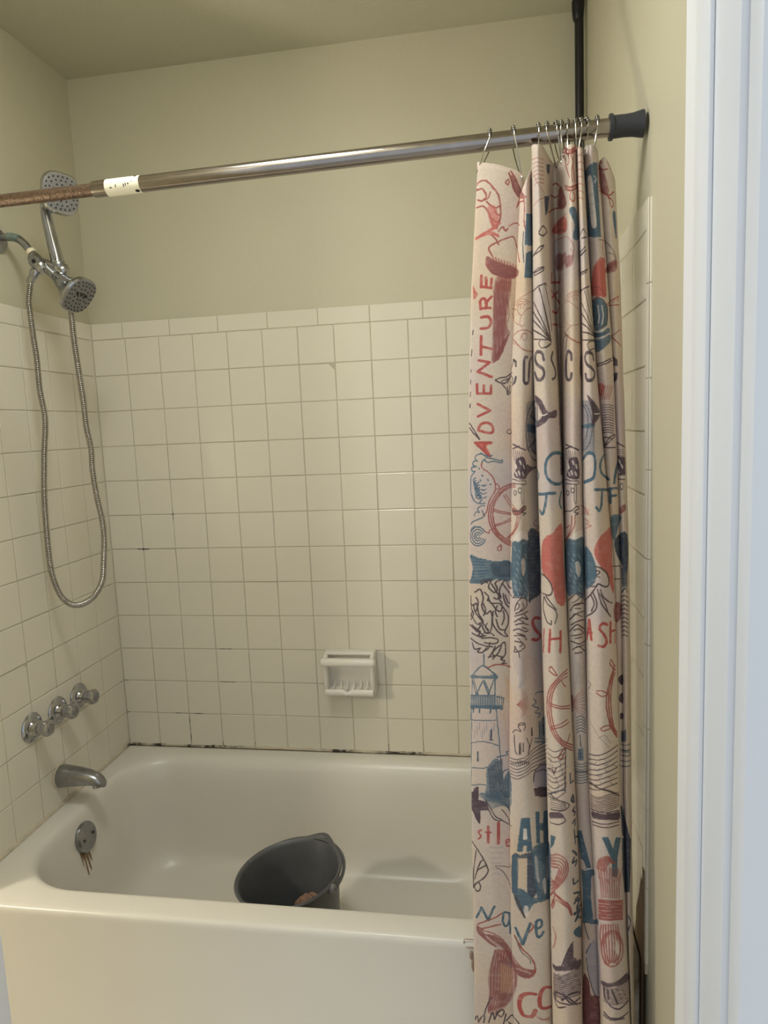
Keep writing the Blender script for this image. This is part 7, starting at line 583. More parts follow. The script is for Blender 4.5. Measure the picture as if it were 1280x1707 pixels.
'32,1,-10;162,1811,-2,-20;162,1857,1,-10;240,1856,0,-5,3,1,0,-4,2,-1,0,-4,2,-1,0,-4,1,-1,0,-9,1,0,-2,-19,-2,-1,0,-5,-2,-2;248,1861,0,-3,2,-1,4,-23,0,-19,-2,-11|L2,1.4,0.60;261,1966,2,-19,5,-22,9,-19,1,0,6,-10,0,-1,3,-8,-1,-15,-6,-20;268,1967,8,-47,1,-1,8,-17,1,1,1,-4,3,-5,2,-5,0,-11,-9,-26;276,1969,1,-15,2,-1,1,-15,1,-1,3,-19,1,-6,2,0,-1,-2,8,-11,3,-12,-3,-14,-10,-20;284,1970,4,-30,3,-11,-1,-5,3,-5,-1,-4,2,-3,1,-7,8,-15,0,-4,-3,-9,-2,-2,-4,-10,-7,-12;293,1970,2,-16,7,-37,-1,-4,3,-11,6,-9,0,-8,-1,0,-4,-9,-9,-11,-7,-12;303,1970,2,-14,2,-1,2,-18,1,-2,1,-11,1,-2,0,-11,2,-1,-1,-6,1,-1,1,-7,3,-7,-2,-7,-14,-14,-9,-12,-1,-3|R,1.4,0.45;274,1791,12,12,2,4,2,1,6,7,1,7,0,8,-5,21;274,1791,10,10,10,6,7,7,0,3,2,5,-1,0,0,16,-2,8;274,1791,7,6,24,14,4,6,1,21;274,1791,13,8,12,4,11,6,4,4,0,3,1,1,2,13;274,1791,13,5,0,2,27,6,5,5,3,10;274,1791,11,4,4,0,1,1,24,2,8,5,3,5;274,1791,9,3,20,0,16,-1,7,3;274,1791,10,1,14,0,22,-6,5,0;274,1791,11,0,19,-4,12,-5,7,-5;274,1791,19,-3,13,-6,8,-5,5,-9;274,1791,19,-6,1,-1,11,-6,6,-7,1,-10;274,1791,21,-10,7,-7,3,-6,-1,-13;274,1791,18,-11,6,-8,2,-6,-1,-2,0,-5,-3,-9;274,1791,2,-1,0,-1,6,-5,3,-2,9,-11,1,-7,-7,-18|O,1.7,0.60;333,1956,10,-5,2,1,0,-2,11,-8,7,-8,10,-18,-1,-1,6,-11,-1,-1,4,-6,0,-2,4,-8,3,-15,0,-1,1,-16,-1,-10|O,1.7,0.50;344,1933,5,-7,-1,-2,6,-12,5,-17,2,-2,0,-6,2,-5,0,-12,-9,-29,-3,-6,-4,-12,-3,-1,-2,-7|B,1.7,1.00;354,1811,2,0,4,4,3,0,16,-6,1,0,10,-6;348,1798,5,-7,0,-2,4,-5,-1,-2,1,-4,-3,0,0,-1,-2,1,-10,0,-3,-2,3,-1,7,-6,5,-3,0,1,0,-2,6,-3,7,-8,-2,-3,-3,0,-1,-1,-7,0,-4,-3,6,-4,0,-2,1,1,11,-6,4,-5,-2,-4,-10,-4|K,1.7,1.00;258,1681,4,8,5,6,7,1,8,-3,4,1,-2,5,-1,0,-6,9,0,4,3,4,13,4,11,-2,0,-7,-7,-12;277,1717,6,7,4,2,7,0,10,-3;263,1674,0,-20,2,-32,1,-6,5,-10|K,2.0,1.00;280,1643,-1,-35;293,1650,-1,-31|K,2.5,0.50;281,1649,3,1;279,1646,5,0;279,1643,4,0;279,1639,4,2;279,1637,4,0;279,1634,4,1;279,1631,5,1;279,1628,5,1;279,1625,5,1;278,1622,6,1;278,1619,6,1;278,1615,5,1;278,1612,5,1;278,1609,5,1|K,2.7,1.00;331,1698,0,-28|K,1.7,1.00;308,1668,9,-23,1,-7,-1,-11,-6,-19,20,52|K,1.7,0.80;161,1573;240,1583,8,2,21,2,19,8,8,1,14,8,1,-1,7,5,0,2,4,3,1,-1,2,3,10,5,9,0,0,1,10,-1,3,1,2,-1,6,0,3,-1,21,-1;484,1649,5,2,10,8;161,1562;240,1572,6,2,4,-1,2,1,14,0,11,4,1,1,10,4,1,1,7,1,13,7,1,-1,7,6,2,2,15,8,14,1,5,-2,4,2,25,-4,7,0;486,1635,12,8;161,1551;240,1561,11,2,19,0,22,11,11,3,2,2,8,4,10,8,3,0,3,2,16,2,45,-6;487,1621,10,7;161,1539;240,1549,5,2,20,-1,8,2,11,7,25,11,13,8,1,0,8,3,13,1,7,-2,6,1,17,-5,15,-2;484,1605,12,7;161,1525;240,1536,17,2,5,-1,10,3,17,11,17,6,4,3,1,0,7,5,9,3,29,-1,0,-1,8,-1,10,-3,15,-2;485,1591,9,6;161,1513;240,1524,13,2,7,0,2,-1,5,2,2,-1,29,18,9,3,0,1,1,-1,12,7,7,1,19,0,9,-3,2,1,32,-9;486,1576,8,6;235,1510,10,4,16,0,2,-1,4,2,1,-1,8,4,9,8,22,11,1,0,12,5,10,1,2,-1,7,1,13,-4,2,1,31,-10,3,0;483,1560,9,6|K,2.0,1.00;252,1573,3,-8|B,2.0,1.00;342,1646,2,-7|K,2.0,1.00;259,1574,3,-6|B,2.0,1.00;348,1643,2,-7|K,2.0,1.00;266,1577,2,-7|B,2.0,1.00;354,1640,2,-6,-1,-1|K,2.0,1.00;272,1581,3,-9|B,2.0,1.00;360,1637,2,-7|K,2.0,1.00;279,1585,2,-11|B,2.0,1.00'
';366,1634,1,-7|K,2.0,1.00;285,1585,3,-11|B,2.0,1.00;372,1631,2,-8|K,2.0,1.00;293,1585,2,-10|B,2.0,1.00;377,1628,2,-6,-1,-2|K,2.0,1.00;300,1583,3,-9|B,2.0,1.00;384,1625,2,-7,-1,-1|K,2.0,1.00;309,1581,3,-9|B,2.0,1.00;485,1652,-1,-2,5,1,-1,-3,2,0|B,3.0,0.35;388,1717,1,-1;386,1715,4,-2;486,1742,8,4;383,1712,7,-3;485,1738,8,4;379,1711,11,-6;484,1734,10,4;377,1708,12,-6;484,1730,10,5;374,1706,16,-8;490,1729,4,2;370,1704,20,-9;487,1725,7,3;368,1702,22,-11;486,1721,8,3;368,1698,22,-11;485,1717,8,4;368,1694,22,-11;484,1713,9,4;368,1692,21,-11;484,1709,8,4;366,1689,23,-12;482,1705,10,5;366,1685,24,-12;487,1704,5,2;366,1681,18,-9,6,-2;486,1700,6,2;366,1678,24,-12;485,1696,8,4;366,1675,23,-12;484,1692,9,4;365,1672,14,-8,10,-4;488,1690,4,2;365,1669,6,-5,1,0,17,-8;481,1683,11,6;365,1665,4,-3,1,0,20,-10;487,1683,5,2;365,1662,2,-3,1,1,9,-5,0,1,0,-2,13,-5;486,1679,6,3;365,1658,0,0,0,-1,4,-2,20,-9;485,1675,6,3;364,1656,0,-2,8,-4,17,-9;484,1671,7,3;363,1652,26,-13;484,1668,7,3;363,1648,26,-13;481,1662,9,5|N,2.7,1.00;382,1711,-1,-21,1,-44|B,2.0,1.00;365,1705,-1,-60;343,1655,9,-3,2,-3,11,-6,0,-1,1,1,19,-12,5,-2;487,1660,12,6|L2,3.0,0.60;374,1541,12,-7;365,1543,23,-13;483,1560,5,2;358,1543,31,-17;487,1560,3,1;353,1543,36,-21;486,1555,6,3;348,1541,41,-22;485,1551,8,4;344,1539,44,-23;484,1547,10,5;341,1538,24,-12,3,-3,20,-11;488,1545,8,5;338,1535,21,-9,12,-8,17,-9;483,1539,12,7;335,1532,14,-5,40,-23;487,1538,10,5;332,1530,19,-8,38,-21;486,1534,11,5;332,1528,20,-9,37,-22;485,1530,11,6;330,1524,20,-8,26,-15,12,-6;484,1526,12,6;329,1521,23,-10,36,-21;484,1522,12,6;329,1518,21,-9,38,-23;482,1518,13,6;328,1515,24,-10,37,-22;487,1517,8,5;328,1511,19,-8,33,-19,9,-4;486,1513,9,5;328,1507,20,-8,40,-23;485,1509,9,4;328,1504,22,-9,38,-23;484,1505,8,4;329,1501,19,-9,40,-23;484,1501,6,4;329,1497,24,-11,35,-21;483,1497,5,3;330,1492,18,-7,41,-24;331,1488,19,-8,37,-21;332,1485,19,-8,31,-18;334,1480,12,-4,31,-19;342,1474,23,-13|P,2.0,1.00;327,1501,1,14,3,14,4,8,3,0,0,2,7,4,3,0,3,2,4,0,1,1,6,0,27,-11;484,1567,8,4|P,3.0,0.85;346,1471,40,-23;329,1474,21,-9,36,-21;329,1472,28,-13,30,-18;330,1467,19,-8,38,-21;330,1463,21,-8,36,-21;331,1459,18,-7,39,-22;331,1457,16,-7,41,-23;331,1453,18,-8,38,-22;331,1449,23,-10,34,-20;349,1438,39,-22|P,1.7,1.00;340,1531,5,0,24,-5,19,-14;484,1543,11,4|R,2.4,1.00;596,1924,-18,-7,-7,-5,-1,0,-4,-4,-2,0,-22,-20,-15,-19,-7,-14,-6,-15,-3,-17,-1,-1,-2,-18,-1,-2,-1,-33,1,0,0,-14,4,-17,1,0,-1,-4,2,0,-1,-3,2,-2,7,-22,10,-16,5,-6,3,-2,5,-6,1,0,9,-7,0,-1,6,-5,1,-2,40,-32,11,-7;595,1911,-9,-1,-4,-2,-1,0,-5,-3,-5,-2,-10,-6,0,-2,-2,0,-15,-14,-12,-16,-5,-11,-2,-9,-1,0,-4,-22,-2,-1,-3,-28,0,-26,3,-16,-1,-4,2,0,0,-6,1,0,0,-3,3,-13,8,-20,7,-12,3,0,-1,-1,4,-5,3,-1,-1,-2,5,-2,1,-2,15,-15,41,-31,6,-2;594,1898,-17,-2,-10,-4,-1,-2,-1,1,-17,-16,-7,-11,-2,-1,-8,-19,-1,-8,-1,-2,-2,-12,-1,-1,-3,-31,1,-16,0,-7,7,-38,5,-13,9,-17,14,-15,-1,-1,13,-11,36,-25,10,-4;523,1929,3,6,5,3,7,-7,15,-21,-5,-1,-10,3,-16,9|R,2.0,1.00;521,1804,5,1,17,0,39,-8,21,-7;520,1796,9,2,12,-2,6,1,34,-8,22,-9;520,17'
'18,5,5,19,10,36,15,6,0;522,1712,8,5,14,6,14,4,2,0,15,5,6,1,1,2,5,0,5,2;570,1889,8,-17,9,-8;593,1693,-1,-6,-1,0,-3,-10,-1,0,-3,-8,-7,-5|R,2.4,1.00;570,1644,-5,-1,-6,-4,-12,-17,-3,-6,2,-1,-1,-1,10,-1,3,1,3,5,2,0,2,9,1,0,1,4|K,1.7,0.80;503,1637,18,-3,5,0,2,1,3,0,14,6,19,7,12,2;502,1617,8,-1,1,-1,2,1,2,-2,3,0,4,-2,9,2,27,14,17,5;501,1597,8,1,1,-1,3,0,1,-1,3,1,5,-2,5,2,3,0,7,5,15,6,1,1,21,7;500,1578,4,0,1,-1,2,1,1,-2,2,1,1,-1,2,0,0,-1,7,-1,9,2,29,17,15,4;499,1558,5,2,-1,-2,9,1,1,-2,7,1,0,-1,7,2,10,6,2,0,7,5,17,8,2,-1,3,3,5,1;497,1539,7,0,16,-3,6,1,7,4,12,8,0,1,20,11,7,2;497,1520,4,0,1,-1,4,1,1,-1,12,0,7,3,1,-1,21,14,23,11;495,1499,9,1,1,-1,2,0,4,-2,2,2,5,-2,8,2,13,10,4,4,9,5,1,2,16,8,2,0;494,1480,10,1,5,0,1,-1,7,1,0,-1,11,4,17,14,24,13;492,1459,5,2,2,-2,2,2,1,-2,4,1,1,-1,1,1,1,-1,8,0,8,2,20,17,17,12,7,2|K,2.0,1.00;574,1646,-1,-36,-2,-1,0,-29,-2,-15,-1,-28,-1,-3,-1,-31,-1,-7;500,1560,13,6,6,0,2,-2,1,-9,2,-2,11,25|N,3.1,1.00;588,1552,0,-33,1,-1,10,2,4,-1|N,2.0,1.00;503,1467,17,16,18,13,19,5,12,-1|K,1.7,1.00;494,1466,9,3,1,-2,1,2,7,0,1,-2,8,0,0,-1,4,-1|L2,1.4,0.70;820,1973,2,-15,0,-6,1,0,1,-37,-6,-70|K,1.0,0.30;834,1947,5,-22,0,-19,-3,-12,-2,-1,-4,-13,-6,-14|L2,1.4,0.70;828,1976,1,-12,1,-7,1,0,0,-14,1,0,0,-8,1,-1,-1,-14,1,-4,-2,-6,0,-19,-2,-4,0,-13,-4,-27|K,1.0,0.30;842,1948,3,-22,0,-19,-3,-16,-2,-1,-8,-22|L2,1.4,0.70;837,1977,4,-30,1,-26,-1,-20,-1,-2,-2,-25,-2,-2,0,-8,-1,-3,-2,-13|K,1.0,0.30;849,1947,3,-39,-2,-2,-1,-9,-9,-28|L2,1.4,0.70;846,1977,3,-34,1,-26,-1,-1,0,-21,-2,-3,0,-9,-1,-3,0,-8,-2,-2,-1,-17,-1,-4|K,1.0,0.30;856,1946,2,-29,-1,-5,0,-11,-1,-1,-1,-9,-8,-23|L2,1.4,0.70;854,1975,3,-21,2,-30,-3,-34,-1,-1,0,-10,-1,-3,-4,-28|K,1.0,0.30;864,1944,1,-11,-1,-17,1,-1,-2,-15,-8,-33|L2,1.4,0.70;863,1973,0,-11,3,-14,0,-7,1,-2,1,-27,-1,-2,-1,-16,-1,-1,0,-9,-2,0,0,-9,-1,0,0,-7,-1,-2,-3,-19|K,1.0,0.30;873,1941,-2,-43,-2,-1,0,-6,-1,0,0,-5,-1,0,0,-5,-2,-1,0,-4,-2,-4,-1,-6|R,1.4,0.50;802,1787,7,7,13,21,13,18,3,1,9,9,10,5;802,1787,32,38,15,11,12,4;802,1787,32,30,16,9,12,2,0,2,1,-1;802,1787,31,22,16,6,17,0;802,1787,13,7,18,8,19,2,14,-3;802,1787,21,7,10,0,17,-2,16,-5;802,1787,14,2,12,-1,15,-4,21,-11;802,1787,10,0,10,-3,0,-2,5,0,0,-2,1,1,5,-3,1,0,9,-5,17,-11;802,1787,4,0,0,-1,5,-1,0,-1,5,-2,4,-3,1,1,2,-3,19,-12,1,-2,14,-11;802,1787,3,0,1,-2,2,0,1,-2,3,-1,5,-6,3,0,7,-9,13,-9,1,-2,3,-1,9,-9|D,3.0,0.50;803,1816,7,3;803,1812,8,4;803,1809,8,4;804,1806,7,3;803,1802,8,3;803,1798,7,3;803,1795,8,4;803,1791,8,4;804,1788,7,3;803,1784,8,4;803,1781,7,3;803,1777,8,4;802,1773,9,4;804,1770,7,3;803,1767,7,3;803,1763,7,4;803,1759,8,4|N,1.7,0.70;825,1740,9,8,7,2,5,0,5,-2,15,-14;824,1729,14,9,7,1,8,-3,13,-12;823,1717,12,9,6,2,5,0,4,-2,15,-12;823,1706,14,10,8,1,11,-5,9,-8;822,1694,10,8,7,3,7,0,8,-3,10,-8;822,1683,11,9,5,1,1,1,7,0,7,-2,11,-9|N,2.7,1.00;838,1677,2,-42|B,3.0,0.60;844,1629,3,0;828,1623,19,2;828,1620,10,2,10,0;828,1616,8,2,12,0;828,1612,20,2;827,1608,10,2,10,0;826,1605,8,2,14,1;826,1602,11,2,11,0;826,1597,10,2,12,0;825,1593,14,3,9,0;825,1590,11,3,13,0;824,1586,10,3,14,0;824,1'
'583,13,2,11,0|N,2.0,1.00;835,1625,0,-23,1,0,-1,-13|B,1.7,0.80;803,1563,11,3,6,-1,3,1,5,0,19,2,10,3,14,-1|N,2.4,1.00;810,1534,2,-5|B,1.7,0.80;802,1552,10,3,19,2,4,-1,17,4,19,0|N,2.4,1.00;818,1538,2,-4,-1,-2|B,1.7,0.80;801,1541,12,4,13,0,38,6,6,-1|N,2.4,1.00;826,1540,2,-6|B,1.7,0.80;800,1530,13,4,3,-1,3,1,19,2,1,1,10,1,9,3,12,-1|N,2.4,1.00;833,1541,1,0,1,-5|B,1.7,0.80;799,1519,11,4,25,2,11,2,3,2,4,-1,6,2,10,0|N,2.4,1.00;842,1543,1,-6|B,1.7,0.80;636,1518;800,1509,8,3,4,-1,2,2,14,0,27,7,14,0|N,2.4,1.00;849,1543,1,-6|B,1.7,0.80;629,1511,12,-7;800,1498,9,3,26,3,2,1,19,4,12,0|N,2.4,1.00;856,1542,1,-6|B,1.7,0.80;625,1504,7,-5;799,1488,10,3,4,-1,6,2,14,1,24,6,11,0|N,2.4,1.00;863,1541,2,-7|R,2.4,1.00;1158,1939,-3,-2,-1,-2,-1,0,-6,-11,-1,-6,-2,0,-1,-5,-4,-5,-1,-7,-1,0,-8,-30,-2,-3,-2,-17,-3,-6,-2,-19,0,-27,4,-22,-1,-4,6,-23,0,-5,1,-1,-1,-1,3,-9,8,-20,12,-22,6,-8;1157,1925,-3,-1,-2,-8,-4,-2,-1,-6,-1,0,-2,-5,-1,-1,-2,-10,-2,0,-8,-36,-4,-39,4,-51,4,-23,9,-28,2,-2,2,-7,6,-8,4,-6;1156,1911,-4,-4,-3,-5,-5,-14,0,-9,-2,0,-7,-47,0,-25,2,-21,-1,-6,1,-1,0,-13,6,-33,-1,-4,8,-17,8,-11|R,2.0,1.00;1089,1857,9,4,10,-1,12,-7,6,-6,-1,-3,-3,-1,-17,-2,-8,3,-5,4,-3,1;1097,1727,12,9,2,-1,5,2,11,-1,4,-4,0,-7,-5,-2,-18,-3,-9,2;1139,1964,-3,-12,1,0,0,-4,12,-19,4,-3,-1,15,-2,0,-2,11,-5,9,-4,3|K,2.0,0.85;1046,1612,6,2,14,7,5,1,4,3,1,-1,12,5,16,9,18,7,15,5,2,-1,3,3,8,0,1,2,9,0;1044,1593,21,11,23,8,12,7,6,1,4,3,3,0,8,4,4,0,10,4,5,0,4,2,6,2,6,-1,0,1,3,0;1042,1576,23,11,22,6,13,9,14,5,19,5,6,1,2,1,17,2;1039,1554,15,6,9,6,25,10,14,9,12,5,16,4,9,1,1,1,17,1;1036,1535,30,15,20,8,13,8,13,6,2,-1,7,3,9,1,5,2,21,0;1031,1516,34,16,22,9,4,4,14,6,3,2,8,2,1,0,3,2,4,-1,7,2,25,0;1023,1492,19,12,19,9,24,9,16,10,14,6,22,3,15,-1,3,-1;874,1472;1031,1481,34,17,22,8,9,6,17,8,2,-1,9,3,22,0,8,-2|K,3.1,1.00;1050,1515,16,3,8,-2,4,-2,3,1,1,-2,19,-2,13,-3,15,-9,32,-27|K,1.4,0.30;1063,1738,10,-12,12,-18,9,-11,6,-10,4,-2,4,-6,4,-2,14,-19|K,1.7,0.30;1089,1691,13,11,10,2,7,-8,12,-25|K,1.7,0.50;1057,1880,11,-1,1,-3,1,0,-5,-15,-6,-9|P,3.0,0.95;1308,1883,14,-3;1385,1882;1297,1880,7,0,18,-3;1385,1878,2,2;1292,1878,12,0,18,-4;1385,1876,3,1;1288,1874,20,0,13,-3;1384,1872,4,2;1287,1871,19,-1,15,-3;1384,1868,4,2;1287,1867,17,0,17,-3;1384,1865,4,2;1288,1864,14,0,19,-3;1384,1861,4,3;1291,1861,16,-1,14,-3;1384,1858,4,2;1295,1857,26,-4;1386,1855,2,1;1304,1853,17,-3;1383,1851;1306,1818,14,-3;1297,1815,23,-3;1381,1811,4,2;1293,1813,26,-4;1380,1808,5,2;1291,1809,17,-1,15,-3;1385,1807,2,0;1289,1805,11,0,23,-4;1385,1803,2,1;1287,1802,22,-1,14,-4;1385,1799,2,2;1289,1799,18,-1,16,-4;1385,1796,2,1;1290,1795,17,-1,15,-3;1385,1792,2,2;1293,1792,12,-1,17,-4;1385,1789,2,1;1301,1788,21,-4|P,3.0,0.90;1300,1746,12,-2,9,-2;1383,1742,3,2;1294,1742,11,0,16,-4;1383,1739,6,3;1294,1740,27,-4;1382,1736,6,2;1294,1736,13,-1,9,-2;1382,1732,6,3;1294,1732,11,-1,15,-3;1386,1730;1295,1729,25,-4|N,3.0,0.60;1397,1689,6,2;1301,1681,17,-3;1384,1678,18,9;1301,1677,17,-3;1384,1675,13,7,5,1;1301,1673,16,-2;1384,1671,11,6,7,3;1301,1670,16,-3;1384,1667,18,10;1301,16'
'67,16,-3;1383,1664,14,8,5,1;1301,1663,16,-3;1383,1660,19,10;1301,1660,16,-3;1383,1656,19,10;1300,1656,17,-3;1383,1653,12,7,7,2;1300,1653,17,-3;1383,1650,19,10;1300,1650,17,-3;1383,1646,14,8,5,2;1300,1646,21,-4;1382,1642,18,10|N,2.0,0.70;1291,1637,9,-2,20,-7;1382,1628,18,9,8,2,11,-2,18,-5;1290,1617,13,-3,16,-6;1380,1606,19,10,10,3,15,-3,13,-4;1289,1597,29,-8,5,-2;1386,1590,12,7,10,2,28,-6;1288,1576,11,-1,23,-7;1386,1570,19,9,19,-2,12,-5;1287,1557,16,-3,18,-6;1386,1550,14,8,6,2,10,-1,19,-6|N,2.7,0.80;1294,1614,0,-2,2,0,0,-4,2,0,0,-4;1313,1612,3,-2,-1,-4,4,-2,0,-3;1392,1615,1,1,1,-8;1402,1620,1,-8,1,-1;1412,1620,0,-3,2,-1,0,-5,1,-1;1424,1615,3,-11|P,3.0,0.95;20,1434,27,5;20,1430,27,5;20,1427,27,5;20,1423,27,5;20,1419,27,5;20,1416,27,5;20,1413,27,4;20,1409,2,1,25,3;19,1404,28,6;19,1400,5,2,21,4,0,-2,3,3,10,1;19,1398,35,6,2,1,7,-1,1,2,4,1;18,1394,3,1,20,3,1,1,2,-1,33,6;18,1390,5,2,31,4,1,2,0,-2,23,4;18,1386,28,5,4,2,3,-1,26,4;18,1383,30,6,31,4;18,1379,5,2,57,9;16,1374,5,3,60,9;18,1371,6,2,20,4,3,-1,1,1,34,5;20,1368,43,7,1,2,3,-1,3,1,12,1;21,1366,33,5;24,1363,29,4;26,1359,27,4;30,1356,21,2,2,2;32,1353,21,3;34,1350,19,2;35,1346,18,3;37,1342,16,3;39,1339,6,2,3,-1,5,2;41,1336,12,2;43,1333,9,1;46,1329,6,1;48,1327,4,0;51,1323,0,0|B,2.4,0.45;57,1437,5,-1,3,2,1,-2,11,0,6,-2,4,2,28,-4,16,-6,6,-4,1,1,1,-2,20,-8;238,1422,4,1|N,2.4,0.45;59,1433,21,1,5,-2,4,1,2,-1,17,-1,0,-2,0,1,3,0,17,-5,6,-4,1,1,0,-2,24,-11;237,1417,5,2|B,2.4,0.45;62,1428,14,2,1,-2,0,2,8,0,9,-1,6,1,1,-2,15,-2,4,-2,5,-1,2,-2,3,0,29,-17;237,1413,5,2|N,2.4,0.45;65,1424,8,1,6,2,22,0,3,-2,6,0,13,-4,0,-1,5,-1,3,-2,4,-2,24,-15;237,1409,5,1|B,2.4,0.45;67,1420,19,4,14,0,15,-3,14,-6,2,1,3,-3,25,-16;236,1404,6,3|N,2.4,0.45;70,1415,6,3,2,-1,16,4,22,-2,1,-2,5,0,8,-4,6,-3,0,-1,5,-1,-1,-1,19,-14;236,1400,6,2|B,2.4,0.45;72,1411,3,2,3,-1,2,2,3,0,2,2,1,-1,11,2,15,0,1,-1,9,-1,8,-5,4,0,0,-1,5,-3,5,-6,4,-1,0,-1,11,-8;235,1396,6,2|N,2.4,0.45;75,1407,6,2,3,0,0,2,12,2,24,0,0,-1,8,-1,0,-2,5,-1,5,-4,22,-19;239,1394,2,0|B,2.4,0.45;77,1402,15,6,10,1,0,2,11,0,12,-2,0,-1,5,-1,3,-3,3,0,8,-6,16,-17;239,1390,2,0|N,2.4,0.45;80,1398,25,8,1,1,8,0,1,2,2,-2,5,1,0,-1,3,0,10,-5,1,-2,4,0,0,-2,1,0,3,-2,0,-1,6,-5,2,0,-1,-2,9,-11;239,1386,2,0|B,2.4,0.45;83,1394,5,1,9,5,17,4,10,0,5,-1,8,-4,3,0,0,-2,4,-1,-1,-2,8,-5,0,-3,9,-12;239,1382,2,-1|N,2.4,0.45;86,1389,1,1,14,6,4,0,1,2,2,-1,0,1,7,2,7,0,0,2,10,-2,10,-4,8,-7,10,-18;239,1379,0,-2,2,0|B,2.4,0.45;89,1385,7,4,4,0,5,3,15,5,7,1,6,0,9,-4,8,-6,7,-9,1,-5,2,-1,-1,-4;239,1378,-1,-3,3,0,0,-3|N,2.4,0.45;92,1380,3,3,6,1,6,4,15,5,12,2,15,-7,7,-7,4,-6;239,1384,0,-4,2,1,-1,-13|B,3.0,0.35;108,1448,38,-2;77,1443,3,0,1,1,0,-1,3,1,9,0,9,1,37,-3,5,1,2,-1,10,-1;61,1438,6,1,4,-1,6,3,0,-1,21,2,10,-2,16,1,35,-3;54,1433,16,3,21,1,1,1,36,-1,31,-3;239,1444,5,2;54,1430,13,1,1,1,10,0,2,2,7,-2,1,2,34,0,26,-2,1,-2,11,0;239,1440,7,3;56,1425,5,2,4,-1,1,1,5,0,0,1,6,1,19,1,12,0,0,-1,0,1,19,0,33,-4;239,1436,8,4;60,1423,28,4,34,0,36,-4;239,1433,9,5;64,1420,20,3,26,0,3,-1,13,1,33,-4;241,1430,8,4;70,1417,21,2,37,0,14,-2,17,-1;'
